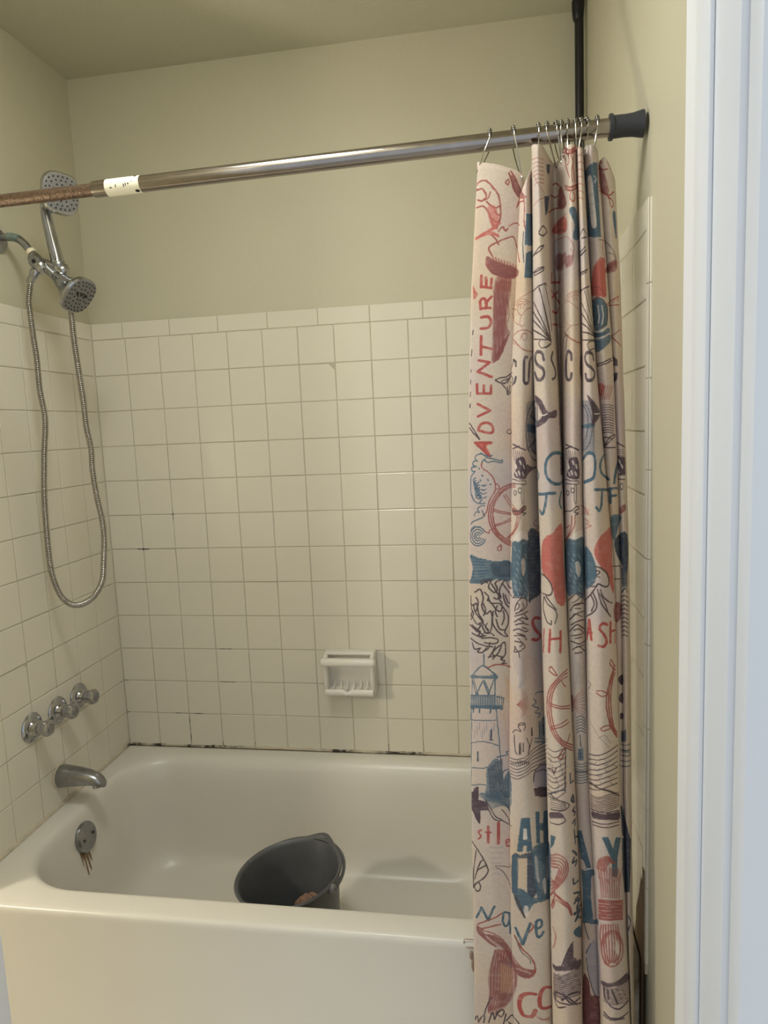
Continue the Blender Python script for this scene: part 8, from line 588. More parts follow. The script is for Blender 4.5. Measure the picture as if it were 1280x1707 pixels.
'238,1425,12,5;74,1414,10,1,1,1,0,-1,9,1,9,-1,21,0,35,-3;238,1421,11,5;81,1411,11,2,25,0,29,-2,0,-2,13,0;237,1418,12,5;91,1409,31,0,0,-2,19,1,1,-1,17,-2;237,1414,12,5;127,1404,32,-3;237,1410,11,5;136,1400,23,-2;236,1406,11,5;144,1395,7,1,8,-2;240,1404,6,3;156,1391,3,0;235,1398,5,3|K,2.0,1.00;75,1414,2,-7,12,-20,0,-2,5,-8,0,-1,4,-6,1,-4,8,-13,6,-6,10,-5,12,-10,9,-5,4,-4,1,1,11,-7;239,1326,9,1;83,1378,5,-9,3,-10,10,-15,7,-5,4,-1,3,-2,10,-1|K,1.7,1.00;129,1378,12,-15,0,-2,3,-3,1,-4,4,-4,7,-11,-1,-2,1,-1,0,-2,1,-1,0,-6,2,0,-1,-6,2,-2,-1,-11;238,1316,-1,-10|R2,3.1,0.90;58,1297,-11,-7,0,-4,4,-4,2,-4,2,-1,1,-4,-3,-6,-7,-6|R2,4.7,1.00;81,1313,-1,-60|R2,3.1,1.00;72,1291,18,2|R2,5.2,1.00;117,1327,-1,-57,-1,-18|R2,3.1,0.90;142,1251,14,3,1,3,-2,5,-2,1,-7,-1,-4,-3,0,-6,2,-13,5,-2,7,1|T,3.0,0.95;280,1367,9,2,13,0;280,1363,7,2,15,0;279,1360,0,-2,11,3,11,0;279,1355,9,2,14,0;278,1352,13,2,11,0;278,1348,11,2,12,0;277,1344,10,2,15,1;277,1339,14,4,11,0;277,1337,11,2,14,0;276,1332,11,3,15,1;276,1329,14,3,12,0;275,1325,13,3,14,0;275,1321,12,3,15,1;275,1317,14,4,13,0;274,1313,13,4,15,1;274,1310,12,3,16,1;274,1306,7,2,0,1,0,-1,8,2,13,0;273,1302,14,4,16,1;272,1298,5,2,1,1,2,-1,10,3,12,0;272,1294,16,5,15,1;272,1290,12,4,19,1;271,1287,10,3,1,1,0,-1,7,2,14,0;271,1283,9,4,23,2;271,1279,1,1,0,-1,6,4,0,-2,9,3,16,1;271,1275,14,5,18,1;270,1272,18,5,15,1;270,1268,11,4,22,2;269,1263,5,3,5,1,1,1,0,-1,10,3,13,0;268,1260,10,2;293,1266,10,0;268,1256,9,4;293,1263,10,0;268,1252,9,4;293,1259,11,1;268,1249,8,2;292,1255,11,1;267,1244,9,3;292,1251,11,0;267,1241,8,3;292,1248,12,1;267,1237,8,4;292,1244,2,1|W,3.0,0.95;285,1329,5,0;285,1325,5,1;285,1321,5,1;285,1317,5,1;284,1314,6,1;284,1310,6,1;284,1306,6,1;284,1302,6,2;283,1299,8,1;283,1295,8,2;283,1291,7,2|T,3.0,0.95;366,1370,20,-10;328,1386,13,-6;365,1367,20,-11;328,1381,13,-4;365,1363,20,-11;328,1378,12,-5;365,1360,20,-11;328,1375,12,-5;365,1357,20,-11;328,1371,11,-4;365,1354,19,-11;327,1368,12,-5;364,1350,20,-11;327,1364,12,-5;363,1347,21,-12;328,1360,10,-4;363,1344,21,-12;327,1357,11,-4;362,1341,21,-12;327,1354,10,-4;362,1337,21,-12;327,1350,10,-4;362,1333,21,-11;327,1347,9,-4;361,1331,22,-13;326,1344,26,-11,30,-18;327,1339,23,-9,32,-18;326,1335,26,-10,30,-17;326,1332,28,-11,29,-17;326,1329,28,-12,29,-16;326,1325,24,-9,32,-18;326,1322,26,-11,30,-17;326,1318,9,-4;359,1303,23,-13;326,1315,9,-4;358,1301,24,-14;325,1311,9,-3;359,1296,22,-12;325,1308,9,-4;359,1293,22,-13;325,1304,9,-4;358,1289,23,-12;325,1301,9,-3;358,1287,22,-13;325,1297,8,-4;358,1283,22,-13;325,1293,8,-3;357,1279,23,-13;325,1289,8,-2;357,1276,22,-13;324,1287,9,-4;358,1272,21,-12;324,1283,8,-3;358,1268,21,-11;324,1279,8,-3;357,1265,22,-12;324,1276,8,-4;357,1262,21,-13;356,1259,22,-12;504,1312,7,4;504,1308,17,12;504,1304,16,11;504,1301,15,10;504,1298,13,10;503,1293,13,10;503,1290,12,8;503,1286,11,8;503,1283,10,7;503,1279,8,6;502,1275,5,4;502,1271,2,1|K,2.4,1.00;17,1246,0,-3,1,0,4,-5,6,-3,2,-4,2,0,15,-18,0,1,0,-2,14,-21,0,-3,5,-8,3,-8,2,-3,0,-4,3,-2,-1,-2,5,-14,0,-5,-4,-12,-3,-'
'4,-4,-9,-6,-6,0,-2,-19,-17,-14,-9,-1,-2,-7,-5,-1,-3;36,1214,-4,-25,-2,-1,0,-11,-2,-2,-1,-12,-2,-2,0,-6,-1,-1,0,-6,-2,-1,0,-7,-1,-2,-2,-32,0,-28;38,1135,15,39,8,8;26,1102,2,1,3,10,2,9,2,1,1,6,5,8,7,7,6,5,4,4,13,10;19,1067,2,5,6,5,1,2,3,3,5,6,4,3,6,-1,5,-10,0,-5,-3,-13,-6,-5,-3,1,-4,-2,-2,3,-3,0,1,1,-1,1,-5,8|L2,2.7,0.50;85,1233,22,2,1,1,22,0;88,1214,27,2,13,-1;89,1193,18,1,1,1,17,0;91,1174,32,0;94,1155,2,-1,0,-1,1,1,25,-1;95,1134,9,0,1,-1,5,1,2,-2,7,0|K,1.7,0.80;103,1163,27,0,12,-2,1,-2,7,0,2,-1,6,1;235,1165,3,2,1,3,-4,0,1,2;159,1166,-2,3;108,1156,3,-3,5,-1,9,-8,3,0,0,-3,4,-3,5,-10,3,-2,0,-3,4,-7,14,-31;233,1089,0,-1,6,-1,0,-2,3,-1,7,-15,10,-31,0,-5,3,-6,8,-31,5,-13,-1,-1|N,3.0,0.80;302,1241,2,0;295,1237,9,0;257,1222,6,2;286,1233,18,1;253,1216,13,6;277,1226,10,3,16,1;250,1212,12,4,2,2,0,-1,5,3,0,-2,2,2,6,2,1,1,6,2,19,1;249,1207,14,7,19,6,21,2;249,1204,12,5,1,1,1,-1,17,7,1,2,0,-2,10,3,12,1;249,1200,12,5;296,1216,7,0;249,1196,9,4;248,1192,10,4;248,1188,10,5;248,1184,10,5;248,1181,10,4;247,1176,11,5;247,1173,12,5;246,1170,12,4;246,1165,12,5;246,1161,12,6;246,1157,12,6;245,1154,14,5;245,1150,14,6;245,1147,14,5;245,1142,14,7;245,1139,13,5;244,1135,15,6;244,1131,15,6;244,1128,15,5;245,1125,14,5;245,1121,14,5;245,1117,14,5;245,1113,9,3,4,3,1,-1;246,1110,13,5;246,1106,13,5;246,1102,13,5;245,1098,14,5;246,1095,13,5;246,1091,13,5;246,1088,13,4;246,1084,13,4;246,1080,13,6;247,1077,12,5;247,1073,12,4;246,1069,13,4|T,3.0,0.75;255,1215,10,5;250,1209,14,6;249,1205,12,5,1,2,0,-1,2,1;249,1201,14,6;249,1198,14,6;249,1194,14,6;249,1191,14,6;249,1187,14,6;249,1183,14,5,0,2;249,1179,14,6;249,1176,14,6;249,1172,14,6;249,1168,14,6;249,1164,14,6;249,1160,14,6;249,1157,14,6;248,1153,14,5;248,1149,14,6;248,1145,14,6;248,1142,14,6;248,1138,14,6;248,1134,14,6;248,1130,14,6;248,1127,14,6;248,1123,14,6;248,1119,11,5,2,0,0,1;248,1115,13,6;248,1112,13,5;248,1108,13,5;248,1105,13,5;248,1100,13,6;247,1097,14,6;247,1093,12,5,2,2;247,1089,14,5;247,1085,10,4,2,2,0,-1,2,0;247,1082,14,6;247,1078,14,6;247,1074,14,5;246,1070,15,5|N,3.0,0.85;309,1230,8,-1;293,1226,17,1,6,-1;293,1223,23,-1;293,1219,14,1,9,-2;293,1215,17,1,6,-2;292,1212,23,0;292,1208,16,1,8,-2;292,1204,24,0;292,1200,23,0;292,1197,23,0;292,1193,23,0;292,1189,23,0;291,1185,9,1,15,0;291,1182,24,0;291,1178,24,1;291,1174,8,2,16,-1;290,1170,7,2,17,-1;290,1168,15,1,10,-1;290,1163,10,2,15,-1;290,1159,7,2,17,-1;290,1155,6,2,18,0;290,1153,10,1,14,-1;290,1149,24,1;290,1144,6,2,18,0;289,1140,13,2,12,0;289,1138,25,1;289,1134,8,1,17,0;289,1130,14,2,10,-1;289,1126,12,2,13,0;289,1123,8,1,17,0;289,1119,14,2,10,-1;289,1115,12,2,12,0;288,1111,11,2,14,0;288,1107,10,2,15,0;288,1104,14,2,11,0;288,1100,12,2,13,0;288,1096,11,2,14,0;288,1092,16,2,8,0;288,1089,23,2;288,1085,21,3;289,1081,18,3;290,1077,15,2;292,1075,12,1;293,1071,9,1;294,1067,6,1;296,1063,3,1;297,1061,0,0|T,3.0,0.80;377,1252,7,-4;363,1256,23,-12;482,1272,4,2;330,1268,17,-6,38,-21;481,1268,10,6;323,1266,25,-8,36,-20;478,1264,14,8;318,1264,32,-11,36,-20;485,1264,9,4;315,1261,8,-1,19,-7'
',44,-23;484,1260,11,6;312,1259,12,-3,18,-7,44,-23;484,1256,11,7;310,1255,15,-3,17,-6,44,-23;483,1251,11,8;308,1251,13,-2,26,-9,38,-20;482,1247,14,9;307,1247,17,-2,22,-8,39,-21;481,1243,15,9;306,1245,17,-3,22,-8,40,-21;480,1240,15,9;306,1241,16,-2,20,-8,44,-22;485,1239,10,6;306,1237,14,-2,20,-7,13,-5,33,-18;484,1235,13,7;306,1233,15,-2,25,-9,39,-20;484,1230,12,8;305,1230,15,-2,25,-8,40,-21;483,1227,13,8;306,1226,15,-2,25,-8,39,-21;483,1223,13,8;305,1222,14,-1,26,-9,39,-20;481,1218,16,10;306,1218,11,0,22,-7,15,-7,30,-16;480,1214,17,10;306,1215,12,-1,25,-9,42,-21;488,1215,9,5;306,1212,17,-3,21,-7,41,-21;484,1209,13,8;306,1208,18,-3,19,-6,42,-22;484,1205,12,8;306,1204,13,-1,23,-8,42,-21;484,1202,12,7;306,1200,17,-2,25,-9,36,-19;483,1197,13,8;307,1197,15,-2,25,-9,37,-18;482,1194,13,8;307,1193,16,-2,25,-9,36,-19;480,1189,15,9;307,1189,17,-2,21,-7,38,-20;479,1185,16,10;307,1186,18,-3,21,-7,39,-20;484,1184,11,7;307,1182,13,-1,27,-9,37,-19;484,1180,10,7;308,1178,14,-1,24,-8,38,-20;484,1177,10,6;307,1175,16,-2,22,-8,39,-19;483,1173,11,7;308,1171,13,-1,23,-8,39,-20;482,1168,13,8;308,1168,14,-2,23,-7,38,-20;481,1165,14,8;308,1164,12,-1,22,-7,41,-20;479,1160,16,10;308,1160,19,-3,21,-7,36,-18;484,1159,10,6;309,1156,16,-2,24,-8,35,-18;484,1155,9,6;309,1153,15,-2,22,-7,37,-18;484,1152,9,5;309,1149,16,-2,22,-7,36,-19;483,1148,10,6;309,1145,14,-1,16,-5,44,-21;482,1143,10,6;309,1141,15,-1,16,-5,12,-5,30,-15;481,1139,11,7;310,1138,16,-2,22,-7,34,-18;480,1136,12,6;310,1134,14,-1,21,-7,36,-18;478,1131,14,7;310,1131,15,-2,17,-5,41,-20;484,1130,8,4;310,1127,16,-2,24,-8,33,-17;484,1126,7,4;311,1124,10,-1,23,-7,38,-19;483,1123,8,5;311,1119,11,0,19,-6,41,-19;482,1119,9,5;311,1116,13,-1,14,-4,18,-8,25,-13;481,1114,9,5;311,1112,14,-1,14,-4,40,-19;480,1110,10,5;312,1109,11,-1,17,-5,41,-19;484,1109,6,4;312,1105,12,-1,17,-5,39,-19;476,1101,11,6;312,1101,13,-1,17,-5,40,-20;484,1101,3,2;312,1097,11,-1,21,-6,37,-18;483,1097,3,2;313,1094,11,-2,15,-4,11,-4,31,-15;486,1095;313,1090,9,0,18,-5,11,-4,30,-15;482,1090;313,1086,11,0,17,-5,39,-18;480,1085;313,1083,12,-1,15,-5,40,-18;479,1081;313,1079,9,-1,19,-5,38,-18;314,1075,13,-1,15,-4,37,-18;314,1072,14,-2,14,-4,36,-17;314,1068,17,-3;342,1062,35,-16;315,1064,12,-1;350,1055,24,-11;315,1061,9,-1;355,1050,15,-8;316,1057,5,-1;368,1040,0,0|W,3.0,0.70;344,1131,4,-1;340,1129,11,-5;338,1126,12,-5;335,1122,16,-5;335,1119,16,-6;334,1116,18,-7;335,1112,16,-6;334,1108,17,-5;334,1105,16,-6;335,1101,15,-5;336,1097,15,-5;335,1094,15,-6;336,1090,14,-5;337,1086,12,-4;338,1082,9,-3;339,1078,8,-3;342,1073,1,0|W,3.0,0.45;315,1228,1,0;314,1224,3,0;313,1221,5,-1;314,1218,4,-1;314,1214,4,0;313,1210,6,-1;313,1207,5,-2;314,1203,4,-1;313,1199,6,0;313,1196,5,-1;314,1192,4,-1;313,1188,6,-1;314,1185,4,-1;314,1181,4,-1;314,1177,5,-1;314,1174,4,-1;314,1170,4,0;314,1166,5,0;314,1163,4,-1;314,1159,5,-1;314,1156,5,-1;315,1152,4,-1;315,1148,4,-1;315,1144,4,0;315,1141,5,-1;316,1137,4,-1;316,1133,4,0;317,1130,4,-1;317,1126,4,0;319,1122,1,0|L2,3.0,0.60;367,1203,18,-8;482,12'
'22;367,1200,17,-9;481,1218;368,1195,16,-8;480,1214;368,1192,17,-9;367,1189,18,-9;367,1186,18,-10;367,1182,17,-9;366,1178,18,-8;366,1176,18,-9;367,1172,16,-9;366,1168,17,-9;366,1164,17,-8;366,1161,16,-8;365,1158,17,-9;365,1155,17,-9;365,1151,16,-9;366,1147,15,-7;365,1144,16,-8;365,1140,15,-8;365,1137,15,-8;365,1134,15,-8;365,1130,14,-7;364,1127,15,-8;364,1123,14,-8|T,3.0,0.85;263,1089,7,2;259,1083,15,6;256,1077,7,5,3,0,0,-1,11,7;255,1073,25,10;254,1070,14,5,0,2,2,-1,5,2,1,2,0,-1,7,2;254,1066,31,12;254,1062,33,13;254,1058,23,10,7,2,0,-1,1,1,4,1;254,1055,3,2,0,-1,5,2,1,2,0,-1,9,4,0,-2,3,3,2,-1,7,4,8,2;255,1051,10,4,1,2,0,-1,14,6,17,3;325,1065,23,-6,25,-13;255,1048,19,8,5,0,3,3,0,-1,5,1,0,2,3,-1,15,3,22,-2,15,-4,20,-9;256,1044,12,5,0,-1,2,2,10,4,23,5,22,-1,25,-8;257,1040,20,9,0,-1,4,2,16,4,25,0,13,-3;258,1038,15,6,2,2,0,-2,8,4,0,-2,1,2,8,2,14,2,12,0,6,-2;259,1034,8,3,5,3,2,0,1,1,4,1,4,2,25,4;259,1030,27,11,14,2;260,1027,18,7,0,-1,7,4,12,2;261,1024,12,5,2,0,6,3,3,1,0,-2,1,2,10,2;262,1019,3,4,0,-2,14,6,1,0,3,2,2,0,8,2;263,1017,4,2,20,6,0,2,4,0;264,1013,3,1,0,-1,1,2,8,3,0,1,5,0,1,2,8,2;266,1010,10,5,0,-1,1,2,11,3;266,1007,13,5,1,0,4,2,3,0;268,1004,17,6;270,1002,3,0,2,2,0,-2,1,1,1,1,5,0,1,2;272,998,4,2,0,-1,4,3|W,3.0,0.80;280,1027,2,1;279,1023,5,2;279,1019,2,0,3,2;278,1016,6,2;277,1012,7,2;277,1008,7,2;277,1004,7,2;277,1000,8,3;277,996,4,1,3,3;277,993,3,0,3,2,0,-1,1,1;279,989,5,2;280,985,3,2|K,2.4,1.00;256,1049,5,-9,8,-26,8,-35|K,2.0,1.00;257,1061,6,-22,6,-33;507,1472,1,-1,3,1,2,-3,1,2,0,-2,15,-6,22,-3,11,-3,13,-8,5,-8,-2,-4,-2,-1,-2,-4,-10,-5,-8,-2,-21,-2,-9,-2,-19,-9|K,1.7,0.70;506,1456,11,6,15,3,16,-4,8,-4,0,-1,11,-8;506,1448,14,7,9,2,9,0,15,-4,14,-9;506,1440,9,4,4,0,3,2,12,2,16,0,0,-2,4,0,1,-1,6,-1,6,-4;505,1432,12,4,21,5,14,0,15,-4;505,1423,17,6,3,0,10,4,1,-1,9,3,22,-2;504,1415,23,6,6,3,17,5,17,0|P,3.0,0.80;508,1400,15,10,18,7;501,1392,14,10,19,9,14,4;500,1388,18,12,16,8,17,3;500,1384,30,18,15,5,9,1;501,1381,16,11,15,8,11,4,11,0;504,1379,16,11,13,7,10,3,10,1|K,2.0,1.00;502,1361,30,10,29,15,2,3,0,3,-8,13|R,3.1,0.75;501,1235,22,22,10,3,10,-1,11,-6,7,-11,4,-14,1,-16,-1,-9,-1,-1,-2,-10,-1,-1,-3,-7,-27,-38,-29,-46,-6,-6;500,1224,18,17,8,5,6,1,9,0,7,-4,6,-6,4,-14,0,-13,-6,-21,-16,-28,-20,-29,-19,-25;499,1214,22,17,9,4,7,0,4,-1,4,-6,2,-1,3,-9,0,-6,-2,-9,-3,-9,-2,-1,-1,-7,-13,-27,-8,-12,-24,-26;499,1203,18,14,15,6,7,-5,2,-4,0,-8,-10,-28,-11,-26,-4,-5,-18,-12;499,1193,17,10,11,8,3,0,3,-6,-12,-38,-8,-20,-4,-3,-3,0,-1,1,-1,-1,-2,4,-3,1|R,3.1,1.00;493,1040,13,33,7,27,0,7,-4,-2,-15,-19,-10,-9;381,1052,-5,1|R,3.4,1.00;513,1101,8,0,4,-1,0,-1,4,1,0,-2,4,0,25,-12,9,-15,6,-29|R,3.4,0.80;517,1098,5,-3,3,1,-1,-2,2,2,1,-1,0,-1,2,0,0,-1,1,1,1,-2,2,0,1,-2,2,1,0,-2,2,1,1,-2,1,0,1,-2,1,1,3,-2,0,-1,3,0,8,-7,8,-11,5,-23|N,3.1,1.00;596,1342,4,-53|N,3.7,1.00;596,1472,-4,-8,-1,0,-3,-8,7,-10,8,-4,-7,30|N,3.4,1.00;606,1421,-6,-1,-7,-5,2,-4,14,-12,0,-3,-4,0,-6,-2;591,1369,6,6,4,0,1,1,4,-1,2,-5,-2,0,0,-6,-3,1,0,-6,-1,1,-1,-6|N,3.7,1.00;586,1272,20,-28,-11,18;591,1244,-3,-5,-1,0,-1,-'
'6,-2,0,0,-5,4,-1,6,1,1,-1,4,1,5,-2,0,-6,-1,0,0,-2,-2,1,0,-2,-1,1,0,-2,-1,0,0,-2,-2,0,-2,-3|N,3.1,1.00;584,1168,0,-18,2,-4,17,-1,4,-2,0,1,14,-6,0,2;585,1114,10,-6,1,1,12,-10,19,-11,22,-20,-18,12,0,-1,-18,9,-13,2,-11,-1|N,3.7,1.00;584,1077,4,2,2,0,1,1,6,2,2,-2,6,0,17,-9,-4,2,-1,-4,-4,2,0,-2,-6,1,0,-1,-1,0,0,-2,-2,1,0,-2,-1,1,-3,-4,-1,0,0,-2,-2,1,0,-4,-2,0,0,-2,-1,-1,5,-4,14,-4,12,-5,31,-24;688,991;584,1036,13,3,20,-6,9,-5,-5,2,0,-1,-4,0,-4,2,0,-1,-7,3,-5,-2,-4,0,-1,-3,-1,1,-1,-4,-1,0,2,-4,11,-11,16,-10,16,-13|N,3.4,1.00;601,1313,31,-18,11,-8;794,1276,10,5|T,3.0,0.90;800,1300,22,8;800,1297,23,9;801,1293,10,5,13,4;801,1289,17,8,6,1;802,1286,13,6,11,3;801,1283,15,6,11,3;803,1280,25,9;802,1276,15,6,11,3;803,1272,15,7,11,2;803,1269,14,6,14,4;804,1266,13,5,15,3;804,1262,12,5,17,4;805,1258,12,6,16,3;804,1255,11,5,19,4;806,1252,12,5,18,4;807,1249,17,6,13,2;806,1245,18,6,14,2;807,1242,16,5,16,3;808,1239,11,4,22,4;808,1235,15,5,19,3;809,1231,16,6,18,2;808,1228,19,6,16,2;809,1224,17,6,18,3;810,1221,21,6,15,1;810,1217,20,6,17,2;811,1214,18,5,18,2;812,1211,16,5,20,2;812,1207,15,5,22,2;812,1203,17,5,21,3;816,1201,19,4,16,2;826,1200,18,3,8,0;828,1197,25,3;830,1193,23,3;832,1190,23,2;834,1187,22,2;835,1183,12,2,9,0;837,1180,20,1;839,1176,19,2;841,1174,18,0|T,3.0,0.85;834,1165,27,2,16,-4;1038,1185,11,7;813,1155,16,5,19,3,14,0,14,-4;1036,1180,12,7;814,1153,17,4,23,3,14,-1,8,-3;1034,1175,17,11;814,1149,13,4,23,3,15,-1,12,-4;1039,1175,15,9;813,1144,16,5,19,3,15,0,14,-4;1038,1171,14,9;814,1141,18,5,15,2,18,0,11,-4;1035,1164,19,13;814,1138,16,4,21,3,15,-1,10,-3;1031,1159,20,13;814,1134,23,6,26,1;815,1130,17,5,15,2,11,0;814,1126,17,5,27,3;814,1123,20,5,23,2;815,1119,17,5,24,2;815,1115,16,5,25,3;815,1112,19,5,22,2;815,1109,18,4,23,2;815,1105,21,5,20,2;816,1101,15,4,25,3;815,1097,19,5,21,2;815,1093,18,5,22,2;816,1090,12,4,27,3;816,1086,18,5,20,2;815,1082,15,4,24,3;815,1078,14,4,24,3;815,1075,16,4,22,3;814,1071,20,5,18,2;814,1067,16,4,22,3;814,1063,19,5,19,2;814,1060,17,5,21,2;813,1056,21,5,17,2;813,1052,17,4,21,3;812,1048,21,5,18,2;812,1044,19,6,20,2;812,1040,19,6,19,2;812,1036,15,5,23,3;811,1032,15,5,23,3;811,1029,17,5,21,3;811,1025,14,4,24,4;810,1021,17,5,21,3;810,1017,16,5,22,3;810,1014,18,5,20,3;809,1010,16,4,23,5;809,1006,15,4,23,4;808,1001,18,6,21,3;808,998,15,5,24,4;808,994,20,6,19,3;807,990,17,6,21,3;807,985,17,6,21,4;807,983,16,5,22,4;806,979,16,5,16,3;806,975,21,6;806,970,10,5|W,2.0,1.00;822,1159,31,9,13,0,11,-5;1038,1185,17,10|K,1.7,0.75;1059,1473,25,5,22,11,14,3,24,-2,17,-6;1059,1466,4,2,22,4,0,1,17,8,20,4,17,-1,2,-2,3,1,17,-5;1059,1459,6,3,14,1,15,6,3,3,10,3,1,1,2,0,10,2,25,-2,16,-4;1058,1453,5,2,19,3,21,10,18,4,12,-2,6,1,21,-6;1057,1446,6,2,10,1,10,3,11,5,0,1,3,0,0,1,17,5,24,0,22,-5;1057,1439,9,3,2,0,1,1,2,-1,12,4,1,0,20,9,14,3,27,-1,14,-4;1056,1432,10,4,17,3,15,7,16,5,22,0,15,-2,7,-3;1056,1425,9,4,18,4,22,9,7,0,5,2,22,0,2,-1,4,1,13,-3;1055,1418,7,3,19,4,21,10,12,2,27,1,17,-3|P,3.0,0.80;1063,1411,7,4;1138,1421,21,-10;1059,1404,16,11,9,5;1111,1425,19,-4,31,-15'
';1059,1400,22,15,11,5,10,2,11,0,16,-4,34,-16;1060,1398,23,15,10,4,11,2,12,0,15,-4,32,-17;1062,1396,13,9,17,8,7,2,16,0,22,-6,26,-14;1063,1394,19,12,10,4,9,2,13,0,17,-5,30,-15;1066,1392,17,10,10,5,19,2,19,-5,25,-13;1083,1399,6,3,10,3,16,0,17,-5,21,-10|K,2.0,1.00;1058,1417,18,8,28,5,25,-1,15,-4,17,-8;1058,1373,9,4,11,4,13,2,4,2,3,-1,0,2,7,1,9,0,3,1,21,-2,20,-7;1061,1363,10,5,37,7,9,-1,5,1,14,-1,18,-5|T,3.0,0.95;1098,1336,12,1;1141,1327,20,-11;1094,1332,8,2,9,0;1141,1325,19,-11;1095,1329,9,2,8,-1;1139,1322,19,-11;1097,1325,3,2,14,0;1138,1318,18,-10;1098,1323,17,0;1137,1315,19,-10;1099,1320,12,1,5,-2;1136,1313,19,-10;1101,1316,16,0;1135,1310,19,-10;1102,1313,11,0,5,-1;1135,1306,18,-9;1103,1309,8,1,9,-2;1133,1303,19,-10;1104,1306,17,-1;1133,1300,17,-9;1105,1303,17,-2;1132,1298,18,-10;1107,1300,17,-3;1131,1294,18,-9;1108,1295,6,0,11,-2;1129,1291,19,-9;1110,1293,16,-4;1129,1289,18,-9;1112,1289,16,-4,18,-8;1113,1285,14,-3,18,-9;1114,1281,13,-2,18,-9;1116,1279,17,-6,11,-6;1117,1274,14,-4,12,-6;1118,1270,12,-3,12,-6;1120,1266,9,-2,12,-6;1122,1263,18,-7;1123,1259,17,-8;1125,1255,15,-7;1125,1251,15,-6;1125,1247,14,-6;1124,1245,15,-7;1124,1241,15,-6;1124,1238,15,-7;1124,1234,15,-7;1124,1231,15,-7;1123,1228,16,-7;1123,1224,16,-6;1122,1220,17,-6;1122,1218,17,-7;1122,1214,16,-7;1122,1211,16,-7;1122,1207,16,-7;1122,1204,16,-7;1122,1201,16,-8;1122,1197,15,-6|R,2.7,0.70;1069,1212,3,19,6,17,8,12,8,6,5,3,9,1,6,-6,6,-18;1073,1212,5,26,4,9,5,8,11,9,10,3,6,-3,8,-19;1077,1213,6,27,4,8,11,12,7,3,8,-1,7,-9,4,-8;1082,1214,5,23,4,8,9,12,7,3,7,-1,4,-3,9,-12;1086,1215,7,24,4,8,4,6,13,3,6,-3,9,-10;1089,1214,8,23,6,10,4,4,5,2,4,-1,16,-10;1094,1214,5,16,10,16,7,3,8,-2,10,-6|R,2.7,0.65;1072,1214,5,-23,3,-27,1,-55;1082,1217,5,-38,1,-65;1091,1222,4,-43,0,-62;1101,1227,0,-39,1,-1,0,-53,1,-1,0,-15;1112,1230,-2,-43,1,-69;1123,1229,-4,-48,0,-64;1134,1222,-1,-8,-2,-5,0,-12,-2,0,0,-15,-2,-2,0,-66;1146,1212,-2,-7,-1,0,-2,-8,-1,-1,-1,-7,-1,0,-1,-11,-1,-1,-1,-35,1,-21,-1,-10;1162,1201,0,-2,-6,-4,0,-2,-2,-1,-2,-6,-2,0,0,-4,-3,-4,-1,-10,-1,0,-1,-28,0,-35|R,3.1,0.80;1070,1094,7,5,13,6,11,2,15,-1,16,-5,13,-6,18,-11;1069,1086,11,6,8,4,13,2,13,0,21,-6,15,-8,12,-9;1069,1076,19,12,20,3,12,-2,17,-7,24,-14;1069,1068,19,11,1,0,6,3,14,1,19,-5,16,-7,17,-12;1068,1059,19,12,8,2,15,2,18,-5,33,-19;1067,1049,9,7,15,8,19,3,18,-5,32,-19;1067,1040,15,12,9,4,6,2,13,1,8,-2,11,-4,19,-10,11,-9;1066,1031,12,10,13,7,6,2,14,0,18,-5,29,-18;1066,1022,6,6,19,12,9,2,11,0,15,-4,18,-10,14,-10|N,3.0,0.95;1170,1429,13,-8;1287,1407;1173,1423,20,-12;1287,1403,8,1;1173,1421,17,-11;1289,1400,8,0;1172,1417,8,-4;1287,1397,13,-1;1174,1413,11,-7;1286,1393,16,-1;1174,1409,10,-6;1286,1390,22,-2;1174,1407,9,-7;1286,1386,16,0,8,-2;1173,1403,19,-13;1287,1383,11,0,15,-3;1176,1398,13,-9;1287,1379,14,0,15,-4;1175,1394,11,-7;1287,1375,16,0,18,-5;1174,1392,12,-7;1287,1372,16,0,17,-5;1381,1367;1178,1386,6,-4;1286,1369,14,0,19,-5;1385,1365,2,2;1177,1383,5,-4;1286,1365,16,0,22,-7;1385,1361,4,4;1177,1379,14,-9;1288,1361,17,-1,13,-4;1384,1357,7,5;117'
